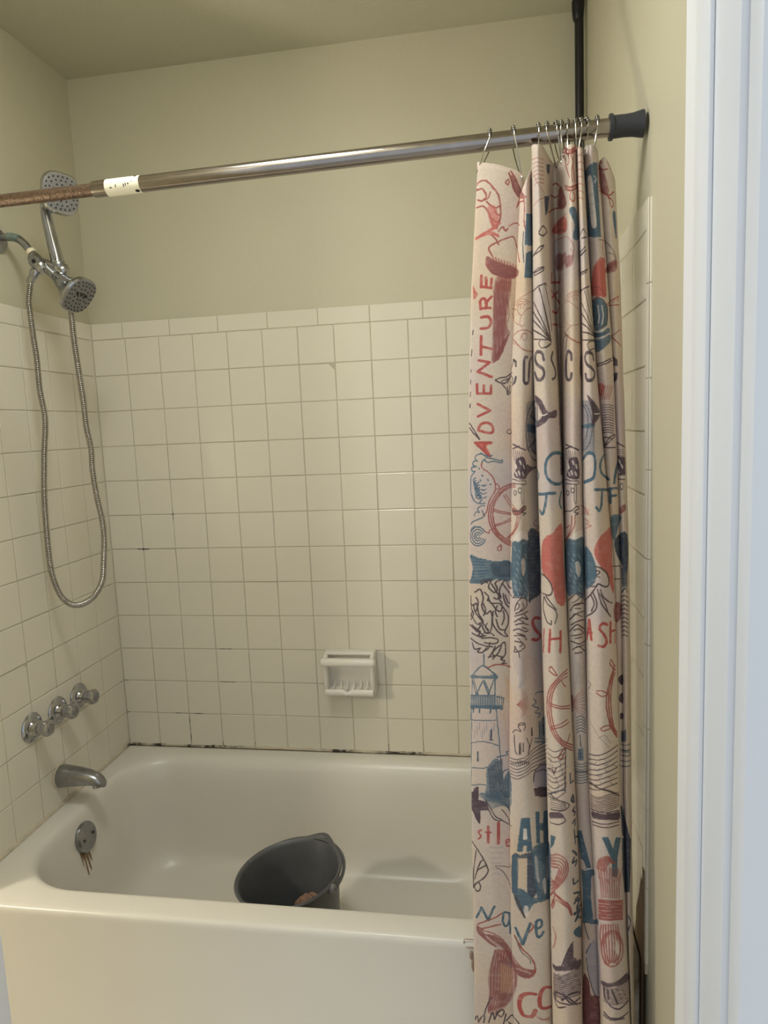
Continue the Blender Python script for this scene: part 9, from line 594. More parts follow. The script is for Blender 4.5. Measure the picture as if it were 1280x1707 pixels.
'6,1377,4,-3;1287,1358,15,0,21,-6;1384,1354,8,6;1180,1371,6,-4;1287,1354,14,0,21,-6;1383,1350,10,7;1179,1368,6,-4;1287,1351,17,-1,17,-5;1383,1346,11,8;1178,1365,6,-4;1286,1347,14,0,21,-5;1382,1342,15,10;1183,1358;1286,1344,17,0,17,-5;1381,1338,17,12;1181,1356,11,-7;1288,1340,17,-1,20,-6;1385,1337,14,10;1180,1353,8,-5;1288,1337,14,-1,13,-3,9,-4;1385,1333,15,11;1180,1350,6,-5;1289,1333,13,0,21,-6;1384,1329,12,9,5,2;1185,1343;1287,1329,20,-1,16,-5;1384,1325,11,8,7,4;1184,1340;1287,1326,14,0,13,-3,8,-3;1383,1322,13,9,9,4;1182,1337;1286,1323,18,-1,17,-6;1383,1318,12,9,7,4,3,0;1190,1329;1288,1318,18,0,10,-3;1382,1314,15,11,9,2;1187,1327;1288,1315,15,-1,17,-4;1380,1309,18,12,4,2,6,0;1186,1325;1288,1312,14,0,23,-7;1385,1309,16,11,8,0;1185,1322;1287,1308,21,-1,16,-6;1385,1305,17,11,9,0;1289,1305,13,-1,21,-6;1385,1301,13,10,5,2,11,-2;1292,1301,19,-2,12,-5;1384,1297,17,12,8,0,7,-3;1298,1298,16,-3,8,-4;1384,1293,11,9,7,4,9,0,6,-3;1304,1293,17,-5;1383,1289,18,13,8,0,10,-3;1309,1289,12,-4;1382,1285,13,10,7,4,9,-1,10,-4;1320,1281;1380,1281,17,12,8,2,7,-1,10,-5;1385,1281,17,11,6,0,9,-3,8,-4;1389,1280,8,6,8,3,5,-1,15,-7;1393,1279,9,6,6,0,17,-7;1395,1277,4,3,7,1,9,-2,10,-5;1416,1275,9,-4;1179,1304;1287,1286,16,-1,17,-4;1183,1298;1287,1282,6,1,12,-2,15,-4,5,-3;1385,1279,11,8,7,4,11,-2,16,-8;1182,1295,10,-8;1289,1279,10,0,16,-3,9,-4;1385,1276,13,10,7,2,12,-3,13,-8;1181,1292,8,-6;1289,1276,22,-3,12,-5;1385,1272,12,9,6,3,5,0,9,-3,12,-7;1180,1289,7,-5;1288,1272,16,-1,19,-6;1384,1268,11,9,9,4,11,-3,14,-8;1180,1285,6,-4;1288,1268,12,0,14,-3,8,-3;1383,1264,15,10,5,3,10,-2,16,-9;1179,1283,5,-4;1288,1264,18,-1,15,-5;1383,1260,12,9,9,4,8,-1,17,-9;1178,1280,5,-3;1287,1261,7,1,12,-2,15,-4;1382,1256,16,12,5,2,8,-1,17,-8;1177,1277,14,-10;1289,1258,10,0,21,-6;1380,1251,16,12,8,3,14,-3,9,-5;1176,1274,12,-9;1292,1254,20,-3,13,-5;1385,1250,10,8,7,4,11,-1,14,-8;1175,1270,5,-2;1289,1250,9,0,13,-3,13,-4;1385,1247,11,9,8,3,10,-2,13,-7;1175,1268,11,-8;1288,1247,23,-2,12,-5;1385,1243,14,11,3,2,7,0,13,-6,5,-3;1179,1262,5,-4;1288,1243,16,0,19,-6;1384,1239,13,10,7,3,10,-2,13,-7;1178,1259,17,-13;1290,1240,24,-3,8,-4;1384,1235,11,10,7,3,12,-1,13,-7;1177,1256,13,-10;1290,1236,13,-1,18,-5;1383,1231,15,12,5,2,7,-1,17,-8;1176,1253,12,-8;1289,1233,17,-1,15,-5;1382,1227,20,14,10,0,13,-7;1176,1249,10,-7;1289,1229,10,0,13,-3,13,-5;1386,1226,13,11,5,1,6,-1,15,-7;1175,1246,11,-7;1289,1225,3,1,16,-2,17,-6;1386,1222,16,12,10,-1,13,-7;1174,1243,10,-6;1288,1222,10,0,13,-3,13,-5;1385,1218,8,7,10,5,7,0,15,-7;1174,1241,20,-15;1291,1219,20,-3,13,-4;1385,1215,13,10,7,3,10,-3,10,-5;1174,1237,16,-12;1292,1215,15,-1,16,-6;1384,1211,12,9,7,4,5,0,8,-3,9,-5;1173,1234,15,-11;1290,1211,17,-2,15,-5;1384,1207,15,11,6,2,4,0,16,-7;1172,1230,14,-10;1289,1207,21,-2,11,-4;1383,1202,11,10,8,4,11,-1,11,-6;1175,1226,11,-8;1289,1204,10,0,14,-3,8,-3;1382,1199,18,13,5,2,10,-3,8,-4;1174,1222,10,-6;1289,1201,20,-2,16,-7;1386,1198,16,11,9,0,11,-6;1174,1220,18,-15;1291,1197,17,-2,17,-6;1386,1194,11,9,8,3,17,-6;1174,1216,16,-12;1291,1193,'
'17,-2,16,-6;1385,1190,13,10,5,2,8,-1,11,-5;1173,1214,15,-12;1290,1190,14,-1,20,-7;1385,1186,12,10,8,3,9,-2,8,-4;1173,1209,13,-9;1290,1186,7,0,14,-2,12,-5;1385,1182,10,9,8,4,7,0,12,-6;1172,1206,13,-9;1289,1182,18,-1,15,-5;1384,1178,14,11,6,3,8,-1,10,-5;1171,1203,27,-20;1293,1179,13,-1,16,-6;1383,1174,13,10,7,4,5,0,14,-6;1171,1200,12,-8;1292,1176,17,-2,12,-4;1382,1170,15,12,7,3,6,-1,12,-5;1170,1197,20,-14;1291,1172,18,-2,16,-7;1386,1170,8,6,9,5,5,0,12,-5;1170,1193,17,-12;1291,1168,7,0,14,-3,13,-5;1386,1165,13,11,5,2,8,-2,8,-4;1173,1188,13,-10;1290,1165,21,-3,13,-5;1386,1161,11,10,5,3,13,-2,5,-3;1172,1186,13,-10;1290,1161,17,-1,17,-6;1385,1158,15,12,4,1,5,-1,11,-4;1171,1182,25,-19;1292,1158,19,-3,12,-4;1385,1154,10,9,7,4,9,-1,9,-4;1171,1179,21,-16;1292,1154,11,-1,19,-6;1384,1149,13,11,5,3,9,-1,9,-3;1174,1174,15,-12;1292,1151,18,-3,12,-5;1383,1145,18,14,10,0,8,-4;1173,1170,14,-11;1291,1147,18,-3,12,-4;1382,1141,20,14,6,0,11,-4;1175,1165,11,-8;1291,1144,21,-4,13,-5;1386,1140,14,12,11,0,6,-3;1175,1162,10,-7;1290,1140,18,-2,17,-7;1386,1136,12,11,4,2,6,0,9,-4;1178,1156,16,-13;1292,1136,13,-1,15,-5,4,-2;1386,1132,10,9,7,4,5,0,9,-3;1178,1153,13,-11;1292,1132,19,-2,13,-6;1385,1128,11,10,5,3,7,0,9,-3;1181,1147,8,-6;1292,1129,15,-1,16,-7;1388,1128,9,8,6,2,5,0,9,-3;1180,1144,7,-6;1292,1126,14,-2,17,-6;1384,1121,16,13,5,1,12,-3;1186,1136;1291,1121,19,-2,12,-4;1384,1117,10,9,8,5,6,0,9,-3;1185,1133;1291,1118,18,-3,12,-4;1382,1112,13,11,7,4,7,0,8,-3;1194,1122;1292,1115,17,-2,12,-5;1380,1108,21,16,6,0,8,-3;1191,1121;1292,1111,16,-2,17,-6;1386,1108,12,10,4,2,7,0,6,-2;1292,1107,20,-2,12,-6;1386,1104,12,10,5,3,12,-3;1292,1103,12,0,20,-7;1385,1100,15,12,9,1,6,-2;1292,1100,19,-2,12,-5;1385,1096,12,11,6,3,11,-2;1292,1096,14,-1,17,-6;1385,1092,17,14,6,0,6,-2;1295,1093,11,-1,16,-6;1384,1088,10,9,9,6,11,-3;1295,1089,14,-2,12,-5;1383,1084,14,12,6,2,5,0,6,-2;1298,1086,7,-1,16,-6;1381,1079,20,16,5,1,6,-2|T,4.2,1.00;32,950,18,36,0,3,3,7,2,-2,-1,-1,4,-4,2,-6,0,-3,3,-3,0,-2,5,-9,0,-3,5,-9,0,-4,3,0,3,13,9,21,0,3,10,20|T,3.9,1.00;149,981,-14,5,-5,-3,-2,-4,-3,-30,3,-7,0,-4,5,-9,4,0,4,3,5,9,3,11,2,29,0,-33,2,-29,-1,-19;254,931,5,-15,3,-15,3,-4,5,-24,20,88;304,939,11,10,5,7,1,14,-2,8,-2,3,-6,-2,-5,-8,-2,-13,1,-33,3,-14,3,-3,8,10,6,14|R,2.4,1.00;34,904,1,15,7,9,11,7,1,2,0,-1,3,1,14,11,33,17,19,17|R,3.1,1.00;52,908,13,9,7,3,3,2,2,0,10,5,5,1,2,2,24,6|D,3.0,0.75;35,912,9,2;34,908,16,4;34,904,19,4;35,900,18,5;35,897,19,4;37,893,18,5;40,890,18,5;42,887,19,4;46,884,33,7;49,881,22,6,26,3;53,878,25,6,26,3;57,875,14,3,0,1,3,-1,16,3,1,1,0,-1,6,1,4,0,0,-1,1,1,7,0;61,872,31,6,13,1,9,-1;65,870,18,4,3,0,0,-2,4,3,27,1;68,866,21,4,6,0,1,1,12,1,0,-2,0,2,13,0;72,863,16,3,1,1,34,1;76,859,18,4,28,1,0,-2,0,2,4,0;81,857,12,1,1,1,0,-1,8,1,1,1,25,-1;84,854,31,3,16,-1;90,851,10,1,2,0,0,-1,1,1,30,0;97,847,14,1,1,1,1,-1,22,0;114,844,21,0,0,-1,3,1;123,841,5,-1,12,0;128,837,14,-1;130,832,13,0,0,-1,1,1;133,828,14,0;135,826,14,-1;136,822,15,-1;138,817,15,0;140,813,7,0,9,-1;141,810,17,-1;142,806,16,-1;232,809,4,1;144'
',802,13,-1;230,805,8,1;146,797,12,0;235,802,4,1;149,794,8,0;235,799,7,1;150,790,8,0;235,794,9,2;152,786,6,0;234,790,11,2;154,782,4,0;236,786,11,4;157,778,1,0;233,783,16,4;232,778,21,6;240,776,15,6;242,773,17,5;245,770,17,8;248,767,18,8;249,763,21,10;251,761,15,6,1,2,3,-1,2,3,2,0;288,776,9,2;253,758,31,14,13,3;254,755,10,4,0,-1,3,3,4,1,3,3,0,-2,2,2,2,2,0,-2,11,5,8,1;257,752,24,11,2,0,2,2,12,2;258,748,8,5,0,-1,17,8,13,3;260,745,16,8,19,6;263,743,3,3,0,-2,18,9,10,2;267,741,3,3,21,7;273,740,7,4,1,-1,4,3|R,2.0,1.00;57,905,14,-2,4,0,1,1,1,-2,7,-1,5,-2,4,0,0,-2,4,0,1,-2,1,2,0,-2,7,-4,9,-6,0,-2,4,-3,1,-2,5,-5,14,-23,2,0,-1,-1,15,-23,3,-9;234,821,-1,-1,4,0,7,-7,0,-3,3,-3,5,-10,8,-10,0,-3,2,0,1,-3,4,-1,1,-2,7,-2,20,0|R,2.7,1.00;250,900,9,-20,0,-2,2,-2,7,-20,6,-9,5,-4,0,-3,2,0,6,-8,5,-9,6,-17,2,-21,-1,-14,-15,-25|R,2.0,1.00;290,964,7,-10,1,-5,-2,-6,-10,-19|K,1.4,0.80;253,895,13,-51,4,-6,0,-3,1,1,0,-2,3,-1,2,-3,4,-2,0,-1,3,-1,-1,-2,3,-1,3,-10,0,-11|W,1.7,0.60;66,887,0,-3,2,-2,0,-3,3,-4|W,2.0,0.50;251,770,1,-3|W,1.7,0.60;71,884,0,-3,3,-4,-1,-2,3,-4|W,2.0,0.50;256,769,1,-2|W,1.7,0.60;77,880,4,-13|W,2.0,0.50;259,769,2,-3|W,1.7,0.60;82,875,4,-13|W,2.0,0.50;263,769,2,-4|W,1.7,0.60;87,871,5,-13|W,2.0,0.50;267,768,0,-3|W,1.7,0.60;94,868,0,-7,4,-7|W,2.0,0.50;270,767,1,-2|W,1.7,0.60;99,863,3,-8,0,-4,1,0,1,-2|W,2.0,0.50;274,767,0,-3|W,1.7,0.60;105,858,4,-13|W,2.0,0.50;277,767,0,-3|W,1.7,0.60;110,854,5,-14|W,2.0,0.50;280,766,1,-3|W,1.7,0.60;115,849,5,-14|W,2.0,0.50;284,765,1,-3|W,1.7,0.60;121,844,1,-2,3,-12|W,2.0,0.50;287,763,1,-2|D,3.4,0.35;104,836,22,1;100,832,7,0,1,1,0,-1,8,0,0,-1,1,1,19,0;98,828,21,1,23,-1;96,824,49,0;94,818,5,1,0,-2,1,2,15,1,34,-2;93,813,16,3,12,-1,7,0,1,1,0,-1,21,-1;92,809,4,0,2,2,25,0,3,-2,14,2,3,-2,9,0;91,805,17,2,0,-2,1,2,16,0,3,-2,16,0,1,2,0,-2,9,0;89,800,2,1,0,-1,21,2,10,-1,0,2,0,-2,34,0;88,796,7,0,1,2,0,-2,14,2,4,0,0,-2,1,2,42,-2;87,791,31,1,1,2,0,-2,39,-1;235,796;85,786,24,2,1,2,0,-2,9,1,5,-1,18,1,0,-1,16,0;234,792,3,0;84,782,14,2,9,0,6,2,9,-2,4,0,1,2,0,-2,31,0;233,788,7,1;83,778,11,2,5,-2,1,2,39,0,19,-2;236,784,6,1;82,773,17,2,58,0;232,778,12,3;81,768,20,3,56,-2;230,773,15,4;80,764,28,3,11,0,1,1,0,-1,38,-2;235,770,12,3;79,759,23,3,56,-1;237,766,11,3;78,755,23,3,57,-1;237,762,13,3;77,750,17,3,28,2,36,-3;233,757,18,5;77,745,6,2,20,2,24,1,8,-1,1,-1,5,1,17,-1;233,752,19,6;76,741,12,2,1,1,5,0,9,1,0,-1,1,1,25,1,17,-2,0,-1,1,1,11,0;232,748,21,6;76,736,8,2,1,1,0,-1,5,1,4,-1,15,3,23,-1,0,-1,3,2,1,-1,9,0,13,-1;231,743,9,1,13,5;75,732,21,4,10,0,0,-1,6,2,16,-1,0,-1,1,1,30,-1;235,740,18,5;74,727,22,3,2,1,45,0,4,-1,11,0;235,735,19,5;74,723,16,2,2,2,15,0,18,1,5,-1,28,-1;234,731,11,2,8,3;74,718,18,3,18,2,32,-1,0,-1,0,1,16,-1;233,725,20,6;73,714,10,1,0,2,3,-1,1,1,9,0,2,1,9,0,1,1,0,-1,18,1,32,-2;233,721,20,6;73,710,25,4,12,1,0,-2,1,2,16,0,0,-1,6,1,3,-2,10,0,1,2,0,-2,11,0;232,717,21,6;73,704,27,5,58,-1;231,712,16,4,6,3;74,701,0,-1,3,2,16,2,27,1,1,1,0,-1,11,-1,3,2,7,-2,17,0;235,709,12,3,6,3;73,696,21,4,5,-1,2,1,38,0,18,-1;235,704,17,5;74,692,14,2,0,2,0,-2,13'
',2,1,-1,4,2,52,-2;234,700,18,5;74,687,24,5,10,-1,17,1,33,-2;233,695,11,2,8,3;75,683,3,0,6,2,4,0,2,1,14,1,1,-1,1,1,30,0,1,1,0,-1,12,0,9,-1;233,691,18,5;75,679,20,4,21,1,42,-2;232,687,18,5;75,674,16,3,16,2,20,-1,6,1,0,-1,13,0,0,-1,1,1,11,-1;231,681,18,5;76,670,15,3,16,2,22,0,4,-1,12,0,0,-1,1,1,11,-1;235,678,14,4;77,665,3,2,0,-1,13,3,7,0,0,-1,1,1,6,0,14,2,2,-1,0,-1,1,1,34,-1;235,673,13,4;77,661,11,3,6,0,0,-1,5,2,11,1,33,-1,0,-1,1,1,14,-1;235,669,11,4;77,656,17,4,17,0,1,2,0,-2,19,0,7,1,4,-1,15,0;233,664,12,3;77,652,17,4,28,0,0,2,3,-2,33,0;233,660,9,2;77,648,4,0,1,2,0,-2,16,4,40,0,20,-2;232,655,9,2;77,643,18,4,6,-1,2,2,37,-1,1,1,0,-1,6,1,11,-2;231,650,5,2;77,639,1,2,0,-2,25,4,43,0,10,-1;76,634,14,3,1,1,5,-1,10,2,4,0,0,-2,1,2,43,-2;76,630,7,2,0,-1,1,1,8,1,21,2,2,-1,18,1,6,-2,12,0;75,625,24,4,1,-1,1,1,5,0,1,2,0,-2,21,1,0,-1,19,0;75,621,19,4,14,0,1,2,0,-2,34,0;74,616,20,4,22,0,1,2,0,-2,3,2,0,-2,2,0,0,2,0,-2,3,0,16,0;74,612,3,0,0,-1,2,2,22,3,1,1,34,-1;73,608,29,4,31,0;73,602,23,5,33,1;72,598,12,2,4,2,8,0,1,2,11,0,0,-2,0,2,18,0;71,593,22,4,29,2;71,589,22,4,25,2;71,584,23,5,21,0;72,581,0,-1,5,2,17,3,16,0;72,575,17,4,17,1;74,572,27,4;77,568,17,3|D,3.1,0.70;97,832,-13,-61,-2,-21,-2,-29,0,-42,-6,-54,0,-14,-4,-33;104,826,-12,-74,-2,-70,-13,-98;110,820,-8,-77,-1,-57,-17,-97;117,813,-4,-55,0,-47,-3,-35,-5,-22,-1,-10,-5,-18,-1,-10,-6,-23;122,807,0,-113,-1,-13,-4,-11,0,-8,-3,-8,0,-6,-8,-27,-1,-7,-4,-12,0,-4;129,800,1,-15,2,-6,-1,-6,2,-8,0,-67,-8,-40,-3,-8,0,-4,-14,-45;136,793,0,-5,6,-22,0,-9,3,-14,0,-36,-7,-36,-9,-23,0,-4,-7,-16,0,-3,-3,-7,-4,-13;142,786,9,-17,6,-19,0,-12,2,-2,-1,-13;234,727,-1,-7;158,715,-2,-21,-3,-13,-11,-26,-1,-5,-6,-9,0,-3,-4,-7,0,-3,-3,-5,-6,-15;150,780,5,-7,3,-2;231,774,9,-1,6,-6,3,-9,2,-20,-1,-32,-4,-16,-5,-12,-6,-7;158,665,-3,-8,-3,-2,-6,-11,-1,-4,-6,-8,-2,-6,-2,-3,-2,-6,-4,-5|O,3.0,0.50;118,780,1,0;117,777,3,0;117,773,4,0;116,769,4,0,0,-2,2,2;116,765,6,0;116,761,6,0;116,758,6,-1;115,753,7,0;115,749,8,0;115,747,0,-1,8,0;115,742,5,0,1,1,0,-1,2,0;115,738,7,0;115,734,8,0;115,731,5,0,2,0,0,-2,1,2;115,727,8,0;115,723,8,0;115,719,8,0;115,715,8,0;115,711,8,0;115,707,6,0,0,-1,2,1;115,703,7,0;115,699,7,0;114,696,8,0;114,692,8,0;114,687,8,0;114,683,8,0;114,680,8,0;115,676,6,0;115,672,6,0;115,668,4,0;115,664,3,0;115,660,1,0|R,2.0,0.90;104,800,5,32,5,2,2,-6,0,-33|O,3.0,0.50;128,774,0,0;127,770,4,0;126,766,4,0,1,-1;126,762,6,0;126,759,6,0;126,755,7,0;125,750,8,0;125,746,7,0;125,744,8,-1;125,740,1,-2,1,2,3,-1,2,1,1,-1;125,736,8,-1;125,731,8,0;124,728,9,0;124,724,9,0;124,720,9,0;124,717,9,-1;123,713,9,0;123,708,9,0;123,704,9,0;123,700,9,0;123,697,9,0;123,693,9,0;123,689,4,0,1,1,0,-1,4,0;123,685,8,0;123,682,7,-1;123,678,4,1,1,-2,2,0;123,674,6,-1;123,669,1,1,4,-1;123,666,4,0;123,662,3,0|R,2.0,0.90;115,800,3,26,3,4,2,0,4,-7,-3,-29|O,3.0,0.50;138,767,1,0;137,763,5,0;136,760,6,1;136,756,6,0,0,-1,0,1;136,752,6,0;135,748,8,0;135,744,8,0;135,741,0,-1,8,0;135,737,4,-1,4,0;135,733,0,-2,0,2,8,-1;134,729,4,0,0,-1,4,0;134,725,8,0;134,721,8,1,0,-1,1,0;134,717,8,0;133,7'
'13,3,1,6,-1;133,710,7,0,0,-2,2,2;133,706,9,0;133,702,9,0;133,698,9,0;133,694,9,0;133,690,9,0;133,686,8,0;133,682,8,0;133,679,3,1,0,-1,4,0;132,675,7,0;132,671,6,0;133,667,3,-1;133,664,2,0|R,2.0,0.90;125,800,0,9,3,12,1,5,4,0,3,-6,-2,-26|O,3.0,0.50;149,760,2,0;149,757,5,0;148,753,6,0;148,750,7,-1;146,745,9,0;146,742,9,0;145,738,11,0;145,734,11,0;145,729,11,0;145,727,11,-1;145,723,11,-1;144,719,5,0,0,-1,7,0;144,715,3,0,0,-2,1,2,7,-1;144,711,2,0,0,-1,1,1,8,-1;144,707,10,-1;143,703,11,-1;143,699,11,-1;142,696,12,0;142,692,11,0;142,687,10,0;142,683,9,0;142,681,8,-1;142,677,7,-1;142,673,2,-1,1,1,1,-1,3,0;142,669,5,-1;142,664,3,0;142,661,0,0|R,2.0,0.90;134,800,4,18,4,5,0,-1,6,-6,-1,-11,-4,-11|K,2.0,1.00;57,564,5,23,6,17,1,6,11,27|K,2.4,1.00;17,527,4,15,9,9,2,-8,1,-20,2,3,10,23,9,10,3,0,1,-6,-4,-23;70,534,6,23,6,17,1,2,2,-2,3,-11,0,-10,2,-4,7,20,1,8,3,7;97,567,3,5,1,0,0,3,8,13,6,3,4,0,3,-3,1,-3,-1,-9,-8,-14,-3,0,-1,2,-2,0,0,2,-4,2;120,532,9,42;129,546,14,18,6,4,5,0,4,-6;233,566,6,0,9,-5,0,-1,2,-4,2,0,5,-9;138,540,2,-1,0,-2,2,-1,7,-5|R2,5.7,1.00;299,682,-10,1,-7,-2,-8,-5,-6,-8,-4,-8,-5,-24,0,-19,3,-15,4,-12,4,-4,5,0,0,-1,1,1,7,2,5,3,5,8,5,20;365,699,-27,12,-9,1,-6,-3,-6,-10,-4,-10,-4,-28,1,-24,5,-7,5,-2,22,-1,12,-5,4,-2,3,0|R,1.7,0.45;299,598,9,-12,5,-3,1,2,6,0,9,4,15,0;305,594,2,-1,6,-7,5,-2,15,3,11,-1;310,591,6,-4,7,-4,1,2,4,-2,6,2,10,-2;316,587,28,-8;322,583,8,0,13,-7;329,578,1,-1,3,2,10,-1,2,-1,0,-3,-2,-1|R,2.4,0.80;498,1036,7,14,6,20,0,4,-3,0,-9,-7|R,3.1,0.60;499,964,0,-2,2,0,-1,-2,4,-2,0,-2,5,-7,2,-6,0,-19,-2,-2,-1,-10,-3,-13,-9,-17|K,2.7,1.00;369,908,7,-9;475,915|R,3.4,0.80;517,1082,3,1,8,0,12,-2,1,-2,2,1,15,-9,11,-13,4,-19|N,3.7,1.00;589,1082,12,-4,2,-3,7,-2,11,-8,-5,1,0,-1,-13,-1,0,-2,-2,0,-7,-9,3,-7,10,-13,16,-11;582,1040,2,2,2,-2,5,2,6,0,8,-2,8,-6,-6,-1,-1,-4,-2,1,-1,-2,-3,0,-3,-4,-2,1,0,-3,-4,-1,-1,-5,-2,1,0,-3,-2,-2,0,-2,7,3,3,4,1,-1,4,3,1,-1,0,1,3,0,0,1,3,-1,2,2|T,3.0,0.95;604,977,9,-7;597,979,9,-8,19,-13;591,979,15,-12,11,-7,13,-10;588,979,19,-16,12,-7,19,-15;584,977,13,-9,10,-9,12,-7,29,-25;581,975,10,-6,15,-13,17,-11,13,-11;771,895;580,971,12,-7,15,-12,16,-11,22,-19;770,891;580,968,17,-10,12,-11,14,-9,21,-18;770,887;581,964,15,-10,9,-8,18,-12,21,-18;768,881;584,959,24,-19,14,-9,21,-18;767,876;587,953,21,-17,14,-9,19,-17;597,942,8,-7,17,-11|N,2.7,1.00;807,958,1,-4,2,0,1,-6,2,-3,9,-27,13,-28|N,3.1,1.00;846,874,-21,-31,-5,-10|T,3.0,0.90;812,1037,11,4,29,5;811,1033,17,5,24,4;811,1029,17,6,25,3;811,1026,19,5,22,3;810,1022,23,6,20,3;810,1018,18,5,25,4;810,1014,15,5,29,4;809,1010,12,4,32,6;809,1006,18,6,27,4;808,1002,18,6,28,4;808,999,17,5,30,5;808,995,17,5,29,5;807,991,20,6,28,4;807,987,19,6,29,4;807,983,21,7,28,4;807,979,24,8,25,3;806,975,18,6,32,5;806,971,23,8,27,3;806,968,20,6,30,5;806,964,16,6,34,5;806,960,21,7,29,4;806,956,18,6,26,5,14,1,8,-2,6,-2;1031,987,23,17,6,5;806,952,17,6,31,6,12,0,15,-5;1039,990,15,9,6,6;806,949,19,7,27,4,16,0,12,-4;1038,986,16,10,5,6;844,955,18,2,9,-1,9,-4;1035,979,20,15,4,4;1051,987,8,7|P,3.0,0.75;571,931,1,0;567,9'
'29,6,-3;566,925,7,-3;564,922,9,-3;563,919,10,-3;560,916,5,-1,8,-3;558,912,15,-4;557,908,4,0,12,-4;555,905,8,0,10,-4;554,901,10,0,9,-4;552,897,9,0,12,-3;550,894,13,-1,10,-3;549,891,12,0,12,-4;547,887,15,0,11,-5;545,882,14,1,14,-4;545,878,16,1,15,-5;543,874,7,2,13,0,12,-4,9,-6;541,870,7,2,12,0,13,-4,13,-7;541,866,7,2,13,0,12,-3,9,-5;540,861,6,3,12,1,18,-6;538,857,11,4,11,0,10,-3;537,853,11,4,7,1,8,-1;538,850,8,3,9,1;540,847,4,2|P,2.0,1.00;531,838,12,40,13,32,8,14,11,11,1,0|P,3.0,0.80;598,851,10,-10;587,855,35,-27;580,856,11,-7,17,-15,19,-13;573,856,18,-10,17,-16,19,-13;497,817,-2,-1;567,855,18,-9,23,-20,14,-9;495,812,7,6;557,852,10,-1,14,-6,36,-28;495,809,12,11;544,848,5,1,10,0,14,-4,18,-10,19,-17;497,807,31,28,8,5,12,5,13,0,13,-4,16,-9,13,-12;499,805,30,27,9,6,9,3,10,1,14,-4,10,-4,15,-11;504,805,26,24,16,8,13,1,7,-2,13,-5,7,-5;517,813,14,13,14,7,15,1,11,-4|P,2.4,0.70;498,782,24,12,22,19,19,8,1,-1,5,2,15,0,9,-3,24,-13;498,775,1,0,7,5,12,5,27,21,14,6,12,3,7,0,1,-2,13,-2,24,-12;497,767,24,13,1,0,5,4,0,0,6,4,9,8,12,7,10,3,14,1,9,-2,10,-4,19,-11;497,761,20,10,0,-1,2,1,28,21,19,7,13,0,11,-3,2,-2,7,-2,15,-10;497,753,14,8,2,0,14,8,0,0,11,9,10,7,17,5,10,1,18,-5,12,-8,9,-5;497,746,10,6,3,0,6,4,4,1,5,4,4,2,17,13,20,7,10,0,12,-3,25,-15;497,738,5,4,4,1,8,5,3,0,11,7,17,13,11,5,12,2,16,-2,7,-2,22,-14;497,732,20,10,3,0,24,18,10,3,2,2,2,0,4,2,11,0,15,-3,9,-5,9,-7,7,-3;497,725,24,11,26,18,15,5,11,0,13,-2,11,-6,15,-10;496,717,20,10,4,0,25,19,19,6,9,0,5,-2,4,0,16,-8,10,-8,4,-1;496,710,28,13,23,16,17,5,9,0,13,-4,11,-6,13,-9;496,703,25,10,9,6,13,10,9,3,0,2,7,0,1,2,14,0,10,-3,13,-7,13,-10;495,696,29,12,22,15,16,5,10,0,14,-4,7,-5,1,1,15,-12|P,3.4,1.00;502,710,19,15,13,4,7,-2,17,-20,3,-1,4,-3,8,-1,3,0,1,1,7,-1,0,2,1,-2,8,1,10,-4|P,3.1,1.00;502,706,1,-4,1,1,0,-5,1,0,3,-12,2,1,1,-2,10,2,17,10,7,2,21,-1,18,-6,19,-15,5,-4;529,704,16,23,10,9,10,4,8,0,10,-4,12,-8,8,-8|P,2.4,1.00;495,699,0,-3,2,0,0,-2,1,1,1,-5,1,0,-1,-4,2,1,0,-6,2,1,-1,-3,2,0,1,-6,1,0,2,-5,2,-3,2,1,1,-3,7,3,16,16,7,5|P,3.1,1.00;534,736,6,-2,4,-3,8,-3,0,-2,5,-3,13,-14,16,-22|L2,3.0,0.60;861,890,2,0;855,886,13,0;852,882,12,0,6,-1;849,878,17,1,6,-1;846,874,7,1,14,0,7,-2;844,870,18,2,14,-4;841,865,21,3,7,-1,8,-3;839,861,15,3,12,0,13,-4;836,857,16,3,15,0,16,-5;834,853,17,3,17,0,14,-5;1036,881;831,849,20,3,13,1,17,-6;1034,875,8,7;829,845,26,4,11,0,15,-4;1032,871,14,11;828,840,26,5,13,0,13,-5;1029,864,21,17;827,836,25,5,16,0,16,-5;1038,868,14,11;825,832,33,6,13,-2,12,-4;1036,863,15,11;824,828,32,6,8,0,18,-6;1035,857,19,16;824,824,30,6,12,0,16,-5;1032,853,24,18;823,820,30,6,14,0,14,-4;1030,847,11,9,14,10;822,816,30,6,16,0,12,-4;1025,838,31,26;821,812,36,7,14,-2,13,-4;1037,845,19,15;821,809,34,6,11,0,17,-5;1043,847,14,11;821,805,33,6,13,0,15,-5;1034,835,23,19;821,801,32,6,13,0,15,-4;1041,837,17,14;821,796,22,6,17,2,11,-1,10,-4;1029,823,29,24;822,794,34,7,16,-2,13,-5;1038,828,17,13,4,5;823,790,8,2,24,4,11,0,18,-6;1043,828,11,8,5,5;823,786,31,6,13,0,16,-5;1035,817,19,15,5,5;824,782,29,6,14,0,15,-5;1032,811,22,17,5,6;825,78'
